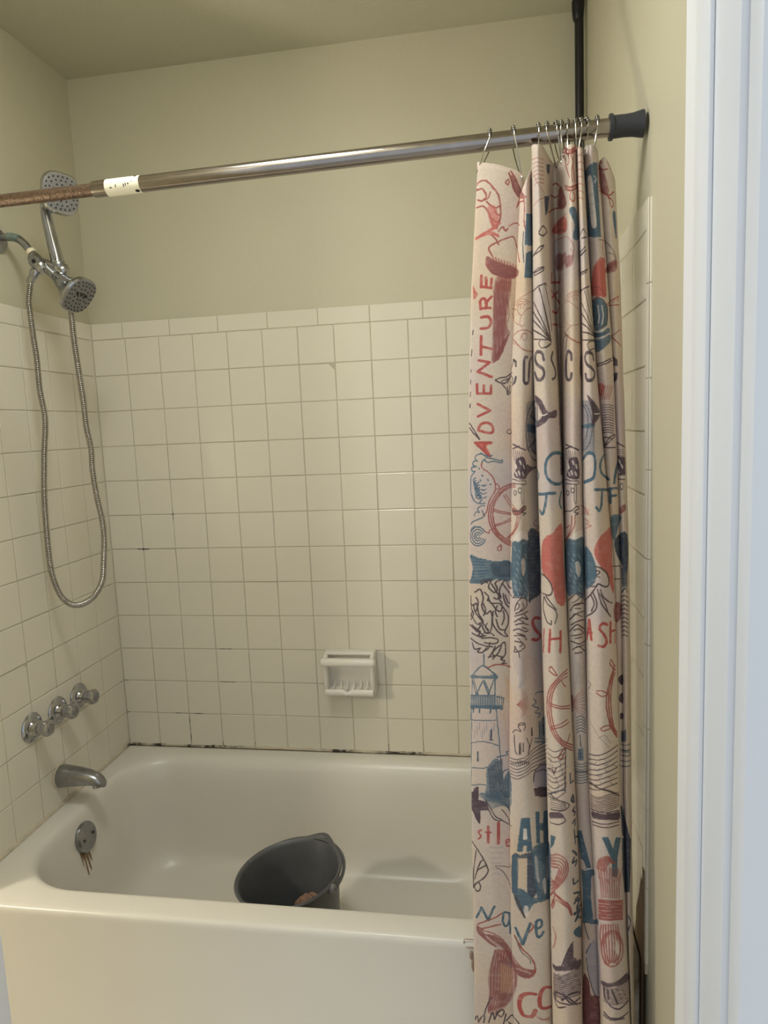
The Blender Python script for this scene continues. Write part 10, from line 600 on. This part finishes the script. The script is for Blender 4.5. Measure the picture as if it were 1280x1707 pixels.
'0,33,6,10,-1,14,-5;1030,806,24,19,5,6;825,775,31,7,16,-2,9,-4;1025,797,34,30;825,771,24,6,15,1,8,-2,13,-5;1037,805,15,11,7,7;826,768,28,5,12,0,18,-6;1036,800,18,14,6,6;827,765,26,5,15,0,15,-5;1042,801,12,10,6,6;828,761,30,6,13,-2,11,-4;1031,788,23,18,5,7;828,757,29,6,14,-2,11,-4;1028,781,31,28;830,754,25,5,10,0,20,-7;1038,787,17,13,5,5;831,751,22,4,14,0,18,-7;1037,783,17,13,6,7;832,747,21,4,14,0,17,-6;1042,783,12,9,6,7;833,744,29,4,6,-1,15,-5;1032,771,22,17,5,6;834,740,18,3,11,1,19,-6;1029,763,30,27;835,737,21,3,8,0,18,-5;1027,758,17,16,8,6,8,8;836,733,18,3,12,0,19,-7;1037,764,17,14,6,6;837,729,16,3,14,0,18,-7;1036,759,18,14,6,7;838,725,15,3,14,0,17,-6;1034,752,20,17,6,7;839,722,12,3,13,0,7,-1,12,-5;1031,747,28,25;840,719,25,2,17,-5;1039,751,20,17;842,715,14,2,10,0,20,-7;1038,746,17,13,4,5;843,711,12,2,11,0,19,-7;1036,740,23,20;843,707,12,2,11,0,19,-7;1035,735,24,21;844,704,18,2,11,-2,11,-4;1032,729,9,9,13,9,4,5;846,700,17,2,20,-6;1030,723,15,15,9,5,4,5;847,696,17,2,18,-5;1022,711,16,16,19,17;848,693,17,1,9,-2,12,-5;1043,727,14,13;849,690,6,1,12,0,18,-7;1036,718,21,19;850,686,16,1,8,-2,11,-5;1034,712,22,19;851,682,16,1,17,-6;1031,706,24,20;853,679,15,0,15,-6;1039,710,16,12;855,675,14,0,17,-7;1037,704,15,13;857,672,12,-1,17,-7;1036,699,15,13;861,668,13,-2,11,-5;1035,694,7,7;864,664,8,-2,13,-5|K,2.0,1.00;819,811,3,-21,2,-11,1,0,-1,-6,1,0,2,-13,1,0,0,-8,3,-8,0,-3,1,0,0,-3,2,-3,0,-4,5,-10,4,-15,0,-2,4,-6,1,-6,5,-8,-1,-2,6,-7,-1,-1,7,-6,20,-12;1031,686,14,12|M,3.0,0.85;809,746,0,0;806,741,8,3;805,736,11,5;804,731,15,7;802,727,19,8;802,723,21,9;802,719,11,6,12,4;800,715,18,8,9,2;800,710,16,8,12,3;798,706,12,7,19,6;798,702,12,6,19,7;798,698,15,8,17,5;796,692,17,10,18,5;796,690,18,9,17,5;796,685,18,10,18,5;796,681,18,10,18,5;796,677,15,8,20,7;791,672,21,11,20,6;791,668,21,11,20,6;791,664,21,11,21,6;790,659,25,13,19,5;790,656,21,11,24,8;785,648,29,16,22,7;785,644,29,16,12,4,17,4;853,670,12,0;784,640,21,12,21,8,26,6,16,0;784,637,22,13,17,6,33,7,16,-1;783,632,23,14,22,8,27,5,11,0,7,-2;775,622,26,17,22,9,31,7,12,0,8,-2;774,617,31,20,20,8,29,6,13,0,8,-3;773,613,34,22,20,7,33,6,8,0,8,-3;772,608,9,7,22,14,17,7,38,8,10,-1,10,-3;771,603,10,8,22,14,23,9,31,6,11,-1,12,-4;659,618;787,611,24,14,15,5,21,5,17,1,9,-2,11,-5;657,618;787,608,30,16,29,7,20,2,17,-6;780,598,29,18,27,9,18,4,12,0,8,-2,12,-7;780,594,22,14,13,7,28,7,11,3,13,0,19,-8;779,589,29,19,13,5,18,5,14,2,15,0,17,-6;1031,644;778,585,30,19,22,8,23,4,15,0,16,-6;1028,637,11,11;778,581,12,9,19,11,18,7,14,3,22,3,10,-2,14,-7;1038,644;777,576,13,10,19,11,16,6,13,3,18,4,8,0,9,-2,14,-7;1036,638,7,6;776,572,30,19,23,9,27,6,9,0,6,-2,15,-7;1035,633,7,6;776,568,13,9,16,10,10,4,16,6,20,4,15,0,20,-7;1032,627,9,7;775,564,8,6,23,14,22,9,26,5,13,0,18,-7;1029,619,10,11;774,559,8,7,24,14,24,9,24,5,13,0,21,-9;1038,625;782,562,26,15,13,6,15,4,18,3,14,0,16,-6;1037,620,6,5;781,557,33,19,32,9,21,1,19,-8;1035,614,7,6;787,557,17,11,13,6,31,8,10,1,10,0,18,-8;1034,609,8,8;791,555,24,14,33,9,16,1,7,-1,15,-6;1031,603,10,9;791,551,16,10,12'
',5,32,8,18,0,16,-6;1028,595;795,549,9,6,15,7,32,8,17,0,16,-6;794,545,11,8,12,5,30,8,18,2,15,-5;797,543,20,11,30,8,19,2,13,-5;798,540,7,5,15,6,30,8,17,1,10,-4;800,537,18,10,25,6,11,2,13,0,7,-2;805,536,8,5,17,6,23,5,15,0;809,535,13,6,14,4,16,3,11,1;813,533,20,7,24,4;817,530,28,9|M,3.0,0.50;815,719,2,0;813,714,6,3;810,710,10,3;810,706,12,4;809,701,12,5;808,697,14,5;808,694,14,5;806,689,17,7;806,685,17,7;806,681,18,6;806,677,19,7;805,673,20,8;804,669,14,6,8,2;804,664,12,6,9,3;804,660,15,7,6,2;804,657,11,5,11,4;803,652,12,6,11,4;803,648,10,6,14,4;803,644,10,6,14,4;802,641,11,5,14,5;802,637,16,7,10,3;802,633,16,7,10,3;802,629,14,6,12,4;802,625,12,6,14,5;802,621,12,6,14,5;802,617,13,7,14,4;802,613,13,7,13,4;802,610,16,8,10,2;801,606,15,7,13,4;801,601,15,8,13,4;801,597,14,7,14,5;801,594,15,7,13,5;801,590,15,7,14,4;801,585,15,8,14,4;801,581,15,8,13,4;801,578,13,7,16,6;801,574,14,8,15,5;801,570,14,8,15,5;800,566,15,8,15,4;802,564,14,7,14,4;802,560,14,7,14,4;802,555,18,9,10,3;801,551,14,7,15,5;803,548,17,8,9,3;803,545,13,6,13,4;802,540,14,7,13,4;805,538,14,7,9,2;807,535,21,8;809,532,17,7;811,530,14,5;818,528,-1,0|R,3.1,0.80;1070,1090,11,6,10,3,19,2,19,-3,26,-11;1069,1076,12,8,14,4,22,0,12,-2,25,-12;1068,1063,18,10,18,3,6,0,21,-4,23,-11;1067,1050,11,6,12,5,11,2,13,0,18,-4,21,-10;1066,1036,16,10,21,5,9,0,16,-3,24,-12;1066,1023,16,10,19,5,21,-1,22,-9,8,-5|R,2.7,0.75;1076,1008,-6,-26,-2,-20,0,-21,1,1,0,-11,3,-34,3,-12,1,0,0,-3,1,0,-1,-2,2,0,4,-16;1084,1014,-4,-25,-1,-30,2,-47,7,-49;1091,1018,-3,-41,1,-59,2,0,-1,-7,4,-40,-1,-5;1099,1021,-1,-26,1,-74,0,-49;1107,1021,1,-18,0,-9,1,0,1,-74,-5,-42;1115,1021,3,-23,0,-23,2,0,0,-55,-2,-2,0,-11,-1,0,-1,-11,-1,-1,-3,-17;1123,1019,6,-32,1,-56,-3,-28,-1,0,-1,-10,-2,0,-5,-19;1132,1014,8,-48,-1,-8,2,-14,-2,-28,-1,-10,-1,0,-1,-9,-1,0,-2,-9,-2,0,-1,-7,-6,-14|R,3.1,0.80;1151,911,-1,-16,-2,0,-4,-14,-2,0,-3,-7,-7,-5,0,-1,-1,0,-9,-5,-24,-2,-2,2,-7,1,-6,6,-1,0,-4,9,-2,-1,-4,16,-1,20,6,35,11,30,6,10,9,8,10,2,7,-3,8,-7,9,-14,11,-31,2,-15,2,-2,-1,-16|R,2.7,0.60;1141,923,0,-7,-5,-18,-4,-7,-3,-2,-2,-4,-1,1,-4,-3,0,-1,-5,-1,-3,-2,-13,0,-8,4,-5,8,-3,2,-4,20,0,19,3,20,9,25,6,9,6,4,8,1,6,-2,10,-11,8,-18,4,-23,0,-14|W,3.0,0.80;1125,956,2,0;1125,954,3,-2;1125,950,4,-2;1125,946,4,-2;1124,943,6,-3;1123,939,8,-3;1123,937,9,-4;1123,933,10,-5;1122,929,11,-5;1123,925,10,-5;1123,922,10,-5;1125,918,8,-4;1126,914,7,-4;1128,909,5,-4;1131,904,0,0|P,3.0,0.75;1180,796,4,-4;1300,772;1163,805,16,-11,10,-10;1299,769,8,-2;1156,807,15,-11,16,-14;1298,765,12,-3;1152,807,22,-17,21,-21;1302,761,11,-4;1148,805,27,-20,17,-16;1301,757,11,-4;1144,806,25,-19,21,-19;1300,753,12,-3;1139,805,35,-26,14,-13;1299,750,8,-2;1134,804,15,-10,28,-21,21,-21;1128,804,18,-11,30,-24;1067,783,5,4;1121,803,17,-8,25,-19;1066,778,15,14;1113,802,16,-6,25,-16;1065,773,21,19,17,7,9,0,12,-4,13,-7,10,-7;1068,772,11,10,9,7,14,5,12,0,5,-1,19,-9;1071,772,17,14,12,5,15,0,13,-5;1082,778,12,7,7,2|P,2.0,0.60;1074,769,11,5,23,6,25,0,6,-1,5,1,4,-1,0,1,8,0,5,-1,2,1,3,-2,8,-3,13,-10;1299,749,4,0;1073,76'
'2,13,6,2,-1,1,2,1,-1,18,5,28,0,2,-1,6,1,4,-2,1,2,7,-2,1,2,15,-5,20,-16;1301,740,1,1;1073,756,10,5,22,4,2,1,25,1,6,-2,0,1,8,-1,1,-1,1,1,4,0,4,-2,0,2,12,-3,9,-5,23,-22;1299,731;1073,750,12,5,32,5,38,-3,1,-1,11,-2,5,-4,0,2,20,-16;1073,743,13,5,8,0,3,2,2,0,6,2,9,0,3,1,10,-1,6,0,1,-1,14,-1,15,-3,3,-2,4,-1,16,-13;1073,736,13,6,6,0,2,1,9,1,1,1,21,1,2,-1,25,-3,11,-3,20,-12;1072,730,12,5,8,0,4,2,4,-1,5,2,11,0,3,2,4,-2,6,1,15,-4,6,0,4,-2,4,0,10,-4,12,-10,0,1;1072,723,5,3,11,3,13,0,0,2,10,1,13,0,10,-1,23,-6,15,-8,6,-4;1072,717,15,5,4,-1,6,2,17,2,12,0,26,-6,9,-5,2,0,13,-8;1072,710,4,3,2,-1,6,3,8,0,5,2,16,2,16,-1,27,-10,18,-10|P,3.1,1.00;1074,769,1,-29,3,-11,7,-11,3,-1,6,-7,18,-8,3,0,1,-1,9,-3,8,0,0,2,11,0,0,2,10,-1,0,1,3,-2,2,1,15,-5|K,3.1,1.00;1102,775,19,-54;1088,769,1,-35|P,3.1,1.00;1073,669,0,-3,1,2,1,-2,2,1,2,-3,2,1,0,-1,3,-1,1,-2,3,1,4,-2,10,2,15,0,12,-2,4,1,8,-1,0,2,11,0,15,-4|P,2.4,1.00;1069,654,7,2,1,-2,10,0,4,-1,1,1,5,0,5,2,18,1,15,-3,9,-4|N,3.4,1.00;1401,1003,3,-1,2,-4,8,-7,0,-2,3,-4,2,-7,-2,-1,0,-4,-2,1,0,-4,-4,-2,-1,-2,-2,0,0,-2,-2,0,-1,-4,-7,-11|K,2.4,1.00;47,2164,5,-7,2,-8,0,-9,-7,-25;69,2146,8,-21,0,-10,-6,-15;82,2072,-4,-7,-1,-9,9,-14;105,2165,8,-5,4,0,10,10;116,2136,-4,-8,-3,-12,3,-12,4,-8;122,2184,-2,-11,0,-8,4,-10,7,-11;47,2050,10,-6,1,1,2,-3,0,-4,-8,-13;73,2037,12,1,6,0,10,-7,4,-4;90,2002,-2,-15,-3,-6,-7,-6,-6,-2;109,1988,-9,-19,0,-7,5,-14;62,2224,7,3,0,1,5,1,3,-2,6,-8;24,2143,4,-5,7,-4,9,6,3,4;135,2115,3,-11,0,-18,-7,-20;74,2185,12,-13,1,-6,-4,-11;142,2173,1,-6,8,-21,8,-4,3,0;31,2114,-4,-13,-2,-1,-1,-5,-1,-1;61,2096,7,-14,1,-6,-2,-3,-11,-2|K,2.0,1.00;278,2156,9,-5,4,-4,-8,-11,-6,-4;307,2155,10,-11,0,-6,-13,-5,-2,1,-11,-6;284,2098,23,-8,8,-4;277,2049,22,-4,23,-10;283,2031,10,-8,1,-3,3,-1,7,-7,-1,-4,-14,-6;271,2000,-5,-21;316,2115,7,-6,12,-19;305,2069,11,-4,13,-7;823,2157,17,10,14,10;834,2139,7,1,17,-3;822,2109,6,8,4,3,4,0,10,-3,17,-10;826,2061,17,6,6,0,7,-5,6,-8;830,2033,19,3,7,-1,5,0;836,2004,21,2,10,-2|D,1.3,0.70;89,3236,5,-29,0,-22,-2,-18;94,3212,4,-31,-1,-36;99,3190,3,-24,1,-21,-2,-24;103,3167,5,-39,-2,-30;104,3229,4,-32,-1,-36;108,3207,4,-24,0,-45;113,3184,2,-16,2,-28,-2,-25;117,3161,4,-31,-1,-38;118,3223,4,-31,-1,-36;122,3201,4,-30,-1,-38;127,3178,3,-29,-1,-40;131,3155,4,-32,-1,-36;131,3218,4,-32,0,-36;136,3195,5,-40,-2,-28|B,1.2,0.50;25,1703,-1,-31;37,1673,-1,-32;47,1689,0,-31;56,1705,0,-30;64,1675,0,-32;71,1690,0,-30;79,1706,0,-31;88,1675,0,-31;97,1690,0,-30;105,1705,0,-30|O,1.7,0.40;122,1860,9,-24,0,-17,-3,-20;128,1819,7,-29,-1,-23,-3,-8;131,1779,6,-18,0,-5,2,-4,0,-18,-3,-10,0,-7;136,1738,7,-30,0,-12,-2,-19;141,1697,4,-15,2,-12,-1,-34;146,1656,6,-31,0,-31;152,1614,4,-27,0,-9,1,-1,-1,-24;157,1574,4,-31;240,1552,0,-9,2,0,0,-11,2,0,0,-8|K,1.4,0.60;509,1605,4,0,3,-2,-1,-10,-3,-6;517,1586,6,-3,0,-5,-3,-10;523,1566,6,-4,0,-6,-4,-9;530,1545,6,-4,0,-4,-4,-10;536,1524,4,-2,3,-3,-5,-14;547,1602,2,0,5,-7,-4,-12;554,1579,7,-7,-2,-1,0,-5,-3,-6;561,1555,5,-7,-1,-7,-1,0,-1,-5;566,1532,7,-9,-2,-1,-1,-9,-2,-2|K,1.4,0.50;1065,1593,3,0,1,-2,1,2,3,'
'-2,3,2,7,9;1075,1575,7,-2,4,2,5,7;1082,1556,7,-3,4,2,6,6;1091,1537,5,-5,3,0,9,7;1100,1603,10,-6,3,0,7,5;1109,1581,10,-8,10,3;1118,1556,9,-8,4,0,4,3,3,-1;1127,1532,7,-8,3,-2,2,0,9,2;1139,1592,9,-9,4,-2,16,-2|R,1.4,0.60;1074,1216,1,-40;1081,1209,0,-39;1086,1203,1,-40;1094,1226,0,-40;1101,1218,-2,-40;1108,1209,-2,-27,1,-14;1116,1227,-2,-39;1123,1216,-2,-40;1131,1203,-2,-6,-1,-33;1139,1219,-2,-7,0,-16,-1,0,0,-16;1147,1204,-5,-37;1156,1189,0,-7,-2,0,0,-10,-2,-3,0,-9,-1,1,0,-10|D,1.7,0.70;1070,1092,3,2,7,2;1084,1098,10,1;1097,1100,10,-2;1112,1096,7,-2,3,-3;1126,1089,11,-8;1141,1077,13,-10;1071,1069,10,4;1085,1075,9,0;1098,1075,2,1,8,-2;1113,1073,10,-6;1127,1064,11,-8;1143,1052,12,-10;1072,1045,4,3,5,0;1086,1050,9,2;1099,1052,11,-2;1114,1048,11,-6|W,1.4,0.25;313,1221,0,-41,-4,-42;316,1218,0,-21,1,-1,-1,-9,1,-1,-5,-51;319,1214,1,-1,0,-31,-5,-50;323,1210,-1,-34,1,-2,-5,-45;326,1206,0,-18,1,-2,-1,-8,1,-2,-2,-29,-3,-21;330,1201,0,-42,-5,-35;333,1197,1,-32,-5,-46;339,1193,-1,-8,2,-1,-1,-1,1,-20,-2,-8,2,-1,0,-1,-1,-6,-3,-6,-1,-10,-1,-1,-2,-14;345,1187,-1,-3,2,-10,-1,-31,-1,0,-1,-11,-1,0,-1,-10,-2,0,0,-6,-3,-5;351,1182,1,-2,-1,-6,2,-3,-1,0,1,-33,-2,0,-2,-17,-2,0,0,-5,-3,-4,0,-5;358,1174,-1,-4,2,-2,-1,0,1,-7,-1,-19,2,-2,-2,-15,-1,-4,-2,0,0,-7,-2,-3,0,-7,-2,-1,0,-1;364,1168,1,-3,0,-1,0,-13,0,0,1,-2,-1,-3,1,-13,-2,-22,-2,-1,-1,-8,-2,-1,-1,-6|P,1.4,0.70;504,799,13,14;512,789,11,14;518,779,11,13;524,768,12,12;531,757,11,10;538,825,12,7;544,811,12,4;551,796,12,3;558,779,3,1,8,0;564,761,7,1,5,-1;572,822,4,0,8,-3;578,803,4,-1,9,-5;585,782,10,-6,1,1,3,-3;592,761,20,-15;1077,767,8,0;1083,755,8,0;1089,743,7,-2;1096,778,8,-4;1102,763,9,-5;1109,747,9,-7;1118,776,8,-8;1124,758,8,-9;1131,739,7,-10;1138,765,10,-12;1146,744,10,-14;1153,721,16,-17|D,1.7,0.50;87,804,1,-22,0,-12,1,-15,0,-59,5,-67;95,801,0,-19,2,-13,-1,-97,2,-18,0,-25;103,799,0,-19,2,-12,0,-36,-3,-30,-1,-73;110,796,3,-46,-5,-50,-2,-71;117,792,3,-24,-1,-32,-5,-45,-5,-62;124,790,2,-10,1,-30,-14,-120;132,786,0,-8,2,-6,-1,-35,-17,-107;140,782,2,-18,-1,-24,-21,-110;148,778,3,-16,-2,-20,-26,-112;157,775,1,-2;231,776,-1,-3,5,0,0,-2,2,0,2,-9,0,-8,-3,-2,0,-4,-4,-2,-1,-3;157,738,-1,-11,-2,-6,-2,0,-5,-22,-5,-14,-3,-14,-5,-15,-1,-7,-3,-6,-2,-10,-1,-3'
)
INKS = {'R': (150, 82, 74), 'R2': (166, 78, 72), 'D': (132, 76, 74), 'C': (182, 98, 88), 'C2': (190, 96, 86), 'B': (80, 100, 116), 'T': (72, 96, 112), 'N': (64, 72, 86),
        'K': (80, 68, 68), 'P': (80, 64, 72), 'G': (82, 71, 76), 'W': (214, 202, 192), 'L': (176, 180, 186), 'L2': (160, 152, 162), 'O': (196, 154, 118), 'M': (108, 60, 60)}
TW, TH = int(CLEN * 2000) + 2, int((CTOPZ - CBOT) * 2000) + 2
rng = np.random.default_rng(11)
def soft_noise(h, w, cells):
    g = rng.random((cells[0] + 2, cells[1] + 2)); yy = np.linspace(0, cells[0], h); xx = np.linspace(0, cells[1], w)
    iy = yy.astype(int); fy = yy - iy; ix = xx.astype(int); fx = xx - ix
    fy = fy * fy * (3 - 2 * fy); fx = fx * fx * (3 - 2 * fx)
    a = g[iy][:, ix] * (1 - fx) + g[iy][:, ix + 1] * fx; b = g[iy + 1][:, ix] * (1 - fx) + g[iy + 1][:, ix + 1] * fx
    return a * (1 - fy)[:, None] + b * fy[:, None]
cloth = np.empty((TH, TW, 3), np.float32); cloth[:] = np.array(CLOTH_RGB)
for tint, cells, k in (((206, 176, 142), (14, 6), .55), ((180, 168, 176), (18, 8), .5), ((200, 176, 172), (26, 10), .45)):   # watercolour washes
    m = np.clip((soft_noise(TH, TW, cells) - .52) * 2.6, 0, 1)[..., None] * k
    cloth = cloth * (1 - m) + np.array(tint, np.float32) * m
cloth *= (1 + (soft_noise(TH, TW, (700, 260)) - .5)[..., None] * .05)
WASH = np.clip(.62 + .75 * soft_noise(TH, TW, (260, 90)) * (.6 + .6 * soft_noise(TH, TW, (900, 330))), .5, 1).astype(np.float32)
def draw(poly, w, col, al):
    r = max(w, .9) * .5; xs = poly[:, 0]; ys = poly[:, 1]
    xa, xb = max(0, int(xs.min() - r - 2)), min(TW, int(xs.max() + r + 3)); ya, yb = max(0, int(ys.min() - r - 2)), min(TH, int(ys.max() + r + 3))
    if xa >= xb or ya >= yb: return
    cov = np.zeros((yb - ya, xb - xa), np.float32)
    for (ax, ay), (bx, by) in zip(poly[:-1], poly[1:]):
        x0, x1 = max(xa, int(min(ax, bx) - r - 2)), min(xb, int(max(ax, bx) + r + 3)); y0, y1 = max(ya, int(min(ay, by) - r - 2)), min(yb, int(max(ay, by) + r + 3))
        if x0 >= x1 or y0 >= y1: continue
        X, Y = np.meshgrid(np.arange(x0, x1) - ax, np.arange(y0, y1) - ay); dx, dy = bx - ax, by - ay
        t = np.clip((X * dx + Y * dy) / max(dx * dx + dy * dy, 1e-6), 0, 1)
        c = np.clip(r + .5 - np.hypot(X - t * dx, Y - t * dy), 0, 1); s = cov[y0 - ya:y1 - ya, x0 - xa:x1 - xa]; np.maximum(s, c, out=s)
    a = cov[..., None] * al * WASH[ya:yb, xa:xb, None]; v = cloth[ya:yb, xa:xb]; v *= (1 - a); v += a * np.array(col, np.float32)
for grp in PRINT.split('|')[1:]:
    head, *lines = grp.split(';'); k, w, al = head.split(',')
    for ln in lines:
        d = np.array([int(v) for v in ln.split(',')], float).reshape(-1, 2); d = np.cumsum(d, axis=0)
        if len(d) == 1: d = np.vstack([d, d + .5])
        d[:, 1] -= CBOT * 2000; draw(d, float(w) * 2, INKS[k], float(al))
img = bpy.data.images.new('curtain_print', TW, TH); buf = np.ones((TH, TW, 4), np.float32); buf[..., :3] = np.clip(cloth / 255, 0, 1)
img.pixels.foreach_set(buf.ravel()); img.update(); img.pack()
M_curtain = node_mat('curtain_cloth', (.7, .62, .56), 0.8)
nt = M_curtain.node_tree; b = nt.nodes['Principled BSDF']; ti = nt.nodes.new('ShaderNodeTexImage'); ti.image = img; ti.extension = 'EXTEND'
nt.links.new(ti.outputs['Color'], b.inputs['Base Color'])
wv = nt.nodes.new('ShaderNodeTexNoise'); wv.inputs['Scale'].default_value = 260; bp = nt.nodes.new('ShaderNodeBump'); bp.inputs['Strength'].default_value = .25; bp.inputs['Distance'].default_value = .001
tcn = nt.nodes.new('ShaderNodeTexCoord'); nt.links.new(tcn.outputs['Object'], wv.inputs['Vector']); nt.links.new(wv.outputs['Fac'], bp.inputs['Height']); nt.links.new(bp.outputs['Normal'], b.inputs['Normal'])
NU = (NC - 1) * 8 + 1; NV = 150
tt = np.linspace(0, NC - 1, NU); top = cm_interp(CT, tt); uu = np.interp(tt, np.arange(NC), CUM)
V = np.empty((NV, NU, 3)); lev = np.linspace(CBOT - .02, CTOPZ, 260); tab = np.array([cm_interp(section(z), tt) for z in lev])
for j in range(NV):
    z = CBOT + (top - CBOT) * (j / (NV - 1)) ** .9; q = np.clip((z - lev[0]) / (lev[1] - lev[0]), 0, len(lev) - 1.001); i = q.astype(int); f = (q - i)[:, None]; n = np.arange(NU)
    V[j, :, :2] = tab[i, n] * (1 - f) + tab[i + 1, n] * f; V[j, :, 2] = z
    V[j, :, 1] += .0012 * np.sin(z * 55 + uu * 90) * np.sin(uu * 40 + 3 * z) * np.minimum(1, (top - z) * 8)
me = bpy.data.meshes.new('cloth')
idx = np.arange(NV * NU).reshape(NV, NU); F4 = np.stack([idx[:-1, :-1], idx[:-1, 1:], idx[1:, 1:], idx[1:, :-1]], -1).reshape(-1, 4)
me.from_pydata(V.reshape(-1, 3).tolist(), [], F4.tolist())
uvl = me.uv_layers.new(name='cloth'); UV = np.stack([np.broadcast_to(uu, (NV, NU)) / CLEN, (V[..., 2] - CBOT) / (CTOPZ - CBOT)], -1).reshape(-1, 2)
li = np.empty(len(me.loops), int); me.loops.foreach_get('vertex_index', li); uvl.data.foreach_set('uv', UV[li].astype(np.float32).ravel())
me.polygons.foreach_set('use_smooth', [True] * len(me.polygons)); me.materials.append(M_curtain)
cu = empty('shower_curtain', (1.32, -.76, 1.85), 'cream shower curtain printed with nautical drawings and words, pushed to the right of the tub', 'curtain')
co = bpy.data.objects.new('cloth', me); COL.objects.link(co); co.parent = cu; co.matrix_parent_inverse = cu.matrix_basis.inverted()
so = co.modifiers.new('thickness', 'SOLIDIFY'); so.thickness = .0008; so.offset = 0
# stitched eyelets
def cloth_pt(t, dz):
    z = float(cm_interp(CT, np.array([t]))[0]) - dz; p = cm_interp(section(z), np.array([t]))[0]; return Vector((p[0], p[1], z))
def cloth_n(t, dz):
    d = cloth_pt(t + .15, dz) - cloth_pt(t - .15, dz); return Vector((d.y, -d.x, 0)).normalized()
# ------------------------------------------------------------------ curtain hooks: wire loops with a row of roller beads over the rod
def hook_mesh():
    parts = []; ro = .0175
    arc = [(0, -ro * math.cos(a), ro * math.sin(a)) for a in [math.radians(d) for d in range(-5, 186, 12)]]
    front = [(0, -.0075, -.066), (0, -.006, -.060), (0, -.0105, -.050), (0, -.0165, -.030), (0, -.0178, -.012)]
    back = [(0, .0178, -.010), (0, .0165, -.026), (0, .010, -.046), (0, .002, -.060), (0, -.004, -.068), (0, -.0078, -.069)]
    bm = bmesh.new(); tube(bm, catmull(front + arc + back, 3), .00115, 7); parts.append(('wire', bm, M_steel))
    for a in (35, 62, 90, 118, 145):
        t = math.radians(a); bm = bmesh.new(); ball(bm, (0, -ro * math.cos(t), ro * math.sin(t)), .0036, 10, 7); parts.append(('bead', bm, M_beads))
    return parts
M_beads = node_mat('bead_steel', (.20, .19, .17), .25, metal=1.0)
HK = [(1.226, .9, -4), (1.264, 3.0, 5), (1.306, 10.0, 0), (1.321, 12.0, -9), (1.334, 12.6, 3), (1.345, 13.3, -12), (1.355, 14.3, -10), (1.366, 15.4, -3), (1.374, 17.0, 2), (1.383, 18.6, 8), (1.402, 22.6, -6)]
names = ['leftmost hook on the rod, holding the outer corner of the curtain', 'second hook from the left, above the right edge of the flat curtain panel', 'third hook from the left, alone above a narrow cream fold', 'fourth hook from the left, first of the crowded row', 'fifth hook from the left in the crowded row', 'sixth hook from the left in the crowded row',
         'seventh hook from the left in the crowded row', 'eighth hook from the left in the crowded row', 'ninth hook from the left, beside the black pole', 'tenth hook from the left, just right of the black pole', 'rightmost hook, nearest the grey rubber end of the rod']
proto = []
for pn, bm, mt in hook_mesh(): proto.append((pn, mesh_obj(pn, bm, mt)))
for i, ((x, t, tw), lab) in enumerate(zip(HK, names)):
    root = bpy.data.objects.new('curtain_hook', None); COL.objects.link(root); root.empty_display_size = .02
    r0 = rod(x); cp = cloth_pt(t, .006)
    drop = max(.048, r0.z - cp.z); root.location = r0; root.rotation_euler = (0, 0, math.radians(tw))
    root['label'] = lab.replace('hook', 'steel wire hook', 1); root['category'] = 'hook'; root['group'] = 'roller hooks of the shower curtain'
    sz = drop / .066
    for pn, o in proto:
        c = o if i == 0 else o.copy()
        if i: COL.objects.link(c)
        c.parent = root
        if pn == 'wire':   # the hanging legs reach down to the cloth
            me2 = o.data if i == 0 else o.data.copy()
            if i == 0: base = np.empty(len(me2.vertices) * 3); me2.vertices.foreach_get('co', base); base0 = base.reshape(-1, 3).copy()
            q = base0.copy(); low = q[:, 2] < 0; k = np.clip(-q[:, 2] / .066, 0, 1.1); q[low, 2] *= sz
            q[:, 0] += (cp.x - r0.x) * k; q[:, 1] += (cp.y - r0.y + .005) * k * .85
            me2.vertices.foreach_set('co', q.ravel()); me2.update(); c.data = me2

# ------------------------------------------------------------------ wall lamp over the basin, left of the door (lights the tub from the front left)
lamp = empty('wall_lamp', (-.42, -1.31, 1.20), 'round opal glass wall lamp on the front wall left of the door', 'lamp')
bm = bmesh.new(); lathe(bm, [(.055, 0), (.055, .012), (.045, .018)], (-.42, -1.31, 1.20), (0, 1, 0), 32); mesh_obj('back_plate', bm, M_chrome, lamp)
bm = bmesh.new(); lathe(bm, [(.018, .016), (.018, .035), (.028, .045)], (-.42, -1.31, 1.20), (0, 1, 0), 24); mesh_obj('socket', bm, M_chrome, lamp)
M_glow = bpy.data.materials.new('lamp_glow'); M_glow.use_nodes = True; pb = M_glow.node_tree.nodes['Principled BSDF']
pb.inputs['Base Color'].default_value = (1, .95, .85, 1); pb.inputs['Emission Color'].default_value = (*LAMP_COLOR, 1); pb.inputs['Emission Strength'].default_value = LAMP_STRENGTH
bm = bmesh.new(); ball(bm, (-.42, -1.215, 1.20), .046, 24, 16); mesh_obj('globe', bm, M_glow, lamp)
# unseen fill light added on the ceiling in front of the tub
cl = empty('added_fill_light', (.72, -1.10, CEIL), 'added round fill light with a white diffuser, out of view above the bathroom floor', 'lamp')
bm = bmesh.new(); lathe(bm, [(.20, .0), (.20, .012), (.192, .03), (.185, .032)], (.72, -1.10, CEIL), (0, 0, -1), 48); mesh_obj('rim', bm, M_white, cl)
M_fill = bpy.data.materials.new('fill_glow'); M_fill.use_nodes = True; pb = M_fill.node_tree.nodes['Principled BSDF']
pb.inputs['Emission Color'].default_value = (*FILL_LIGHT_COLOR, 1); pb.inputs['Emission Strength'].default_value = FILL_LIGHT_STRENGTH
bm = bmesh.new(); lathe(bm, [(.184, .030), (.17, .048), (.11, .064), (.0, .070)], (.72, -1.10, CEIL), (0, 0, -1), 48, True, False); mesh_obj('diffuser', bm, M_fill, cl)
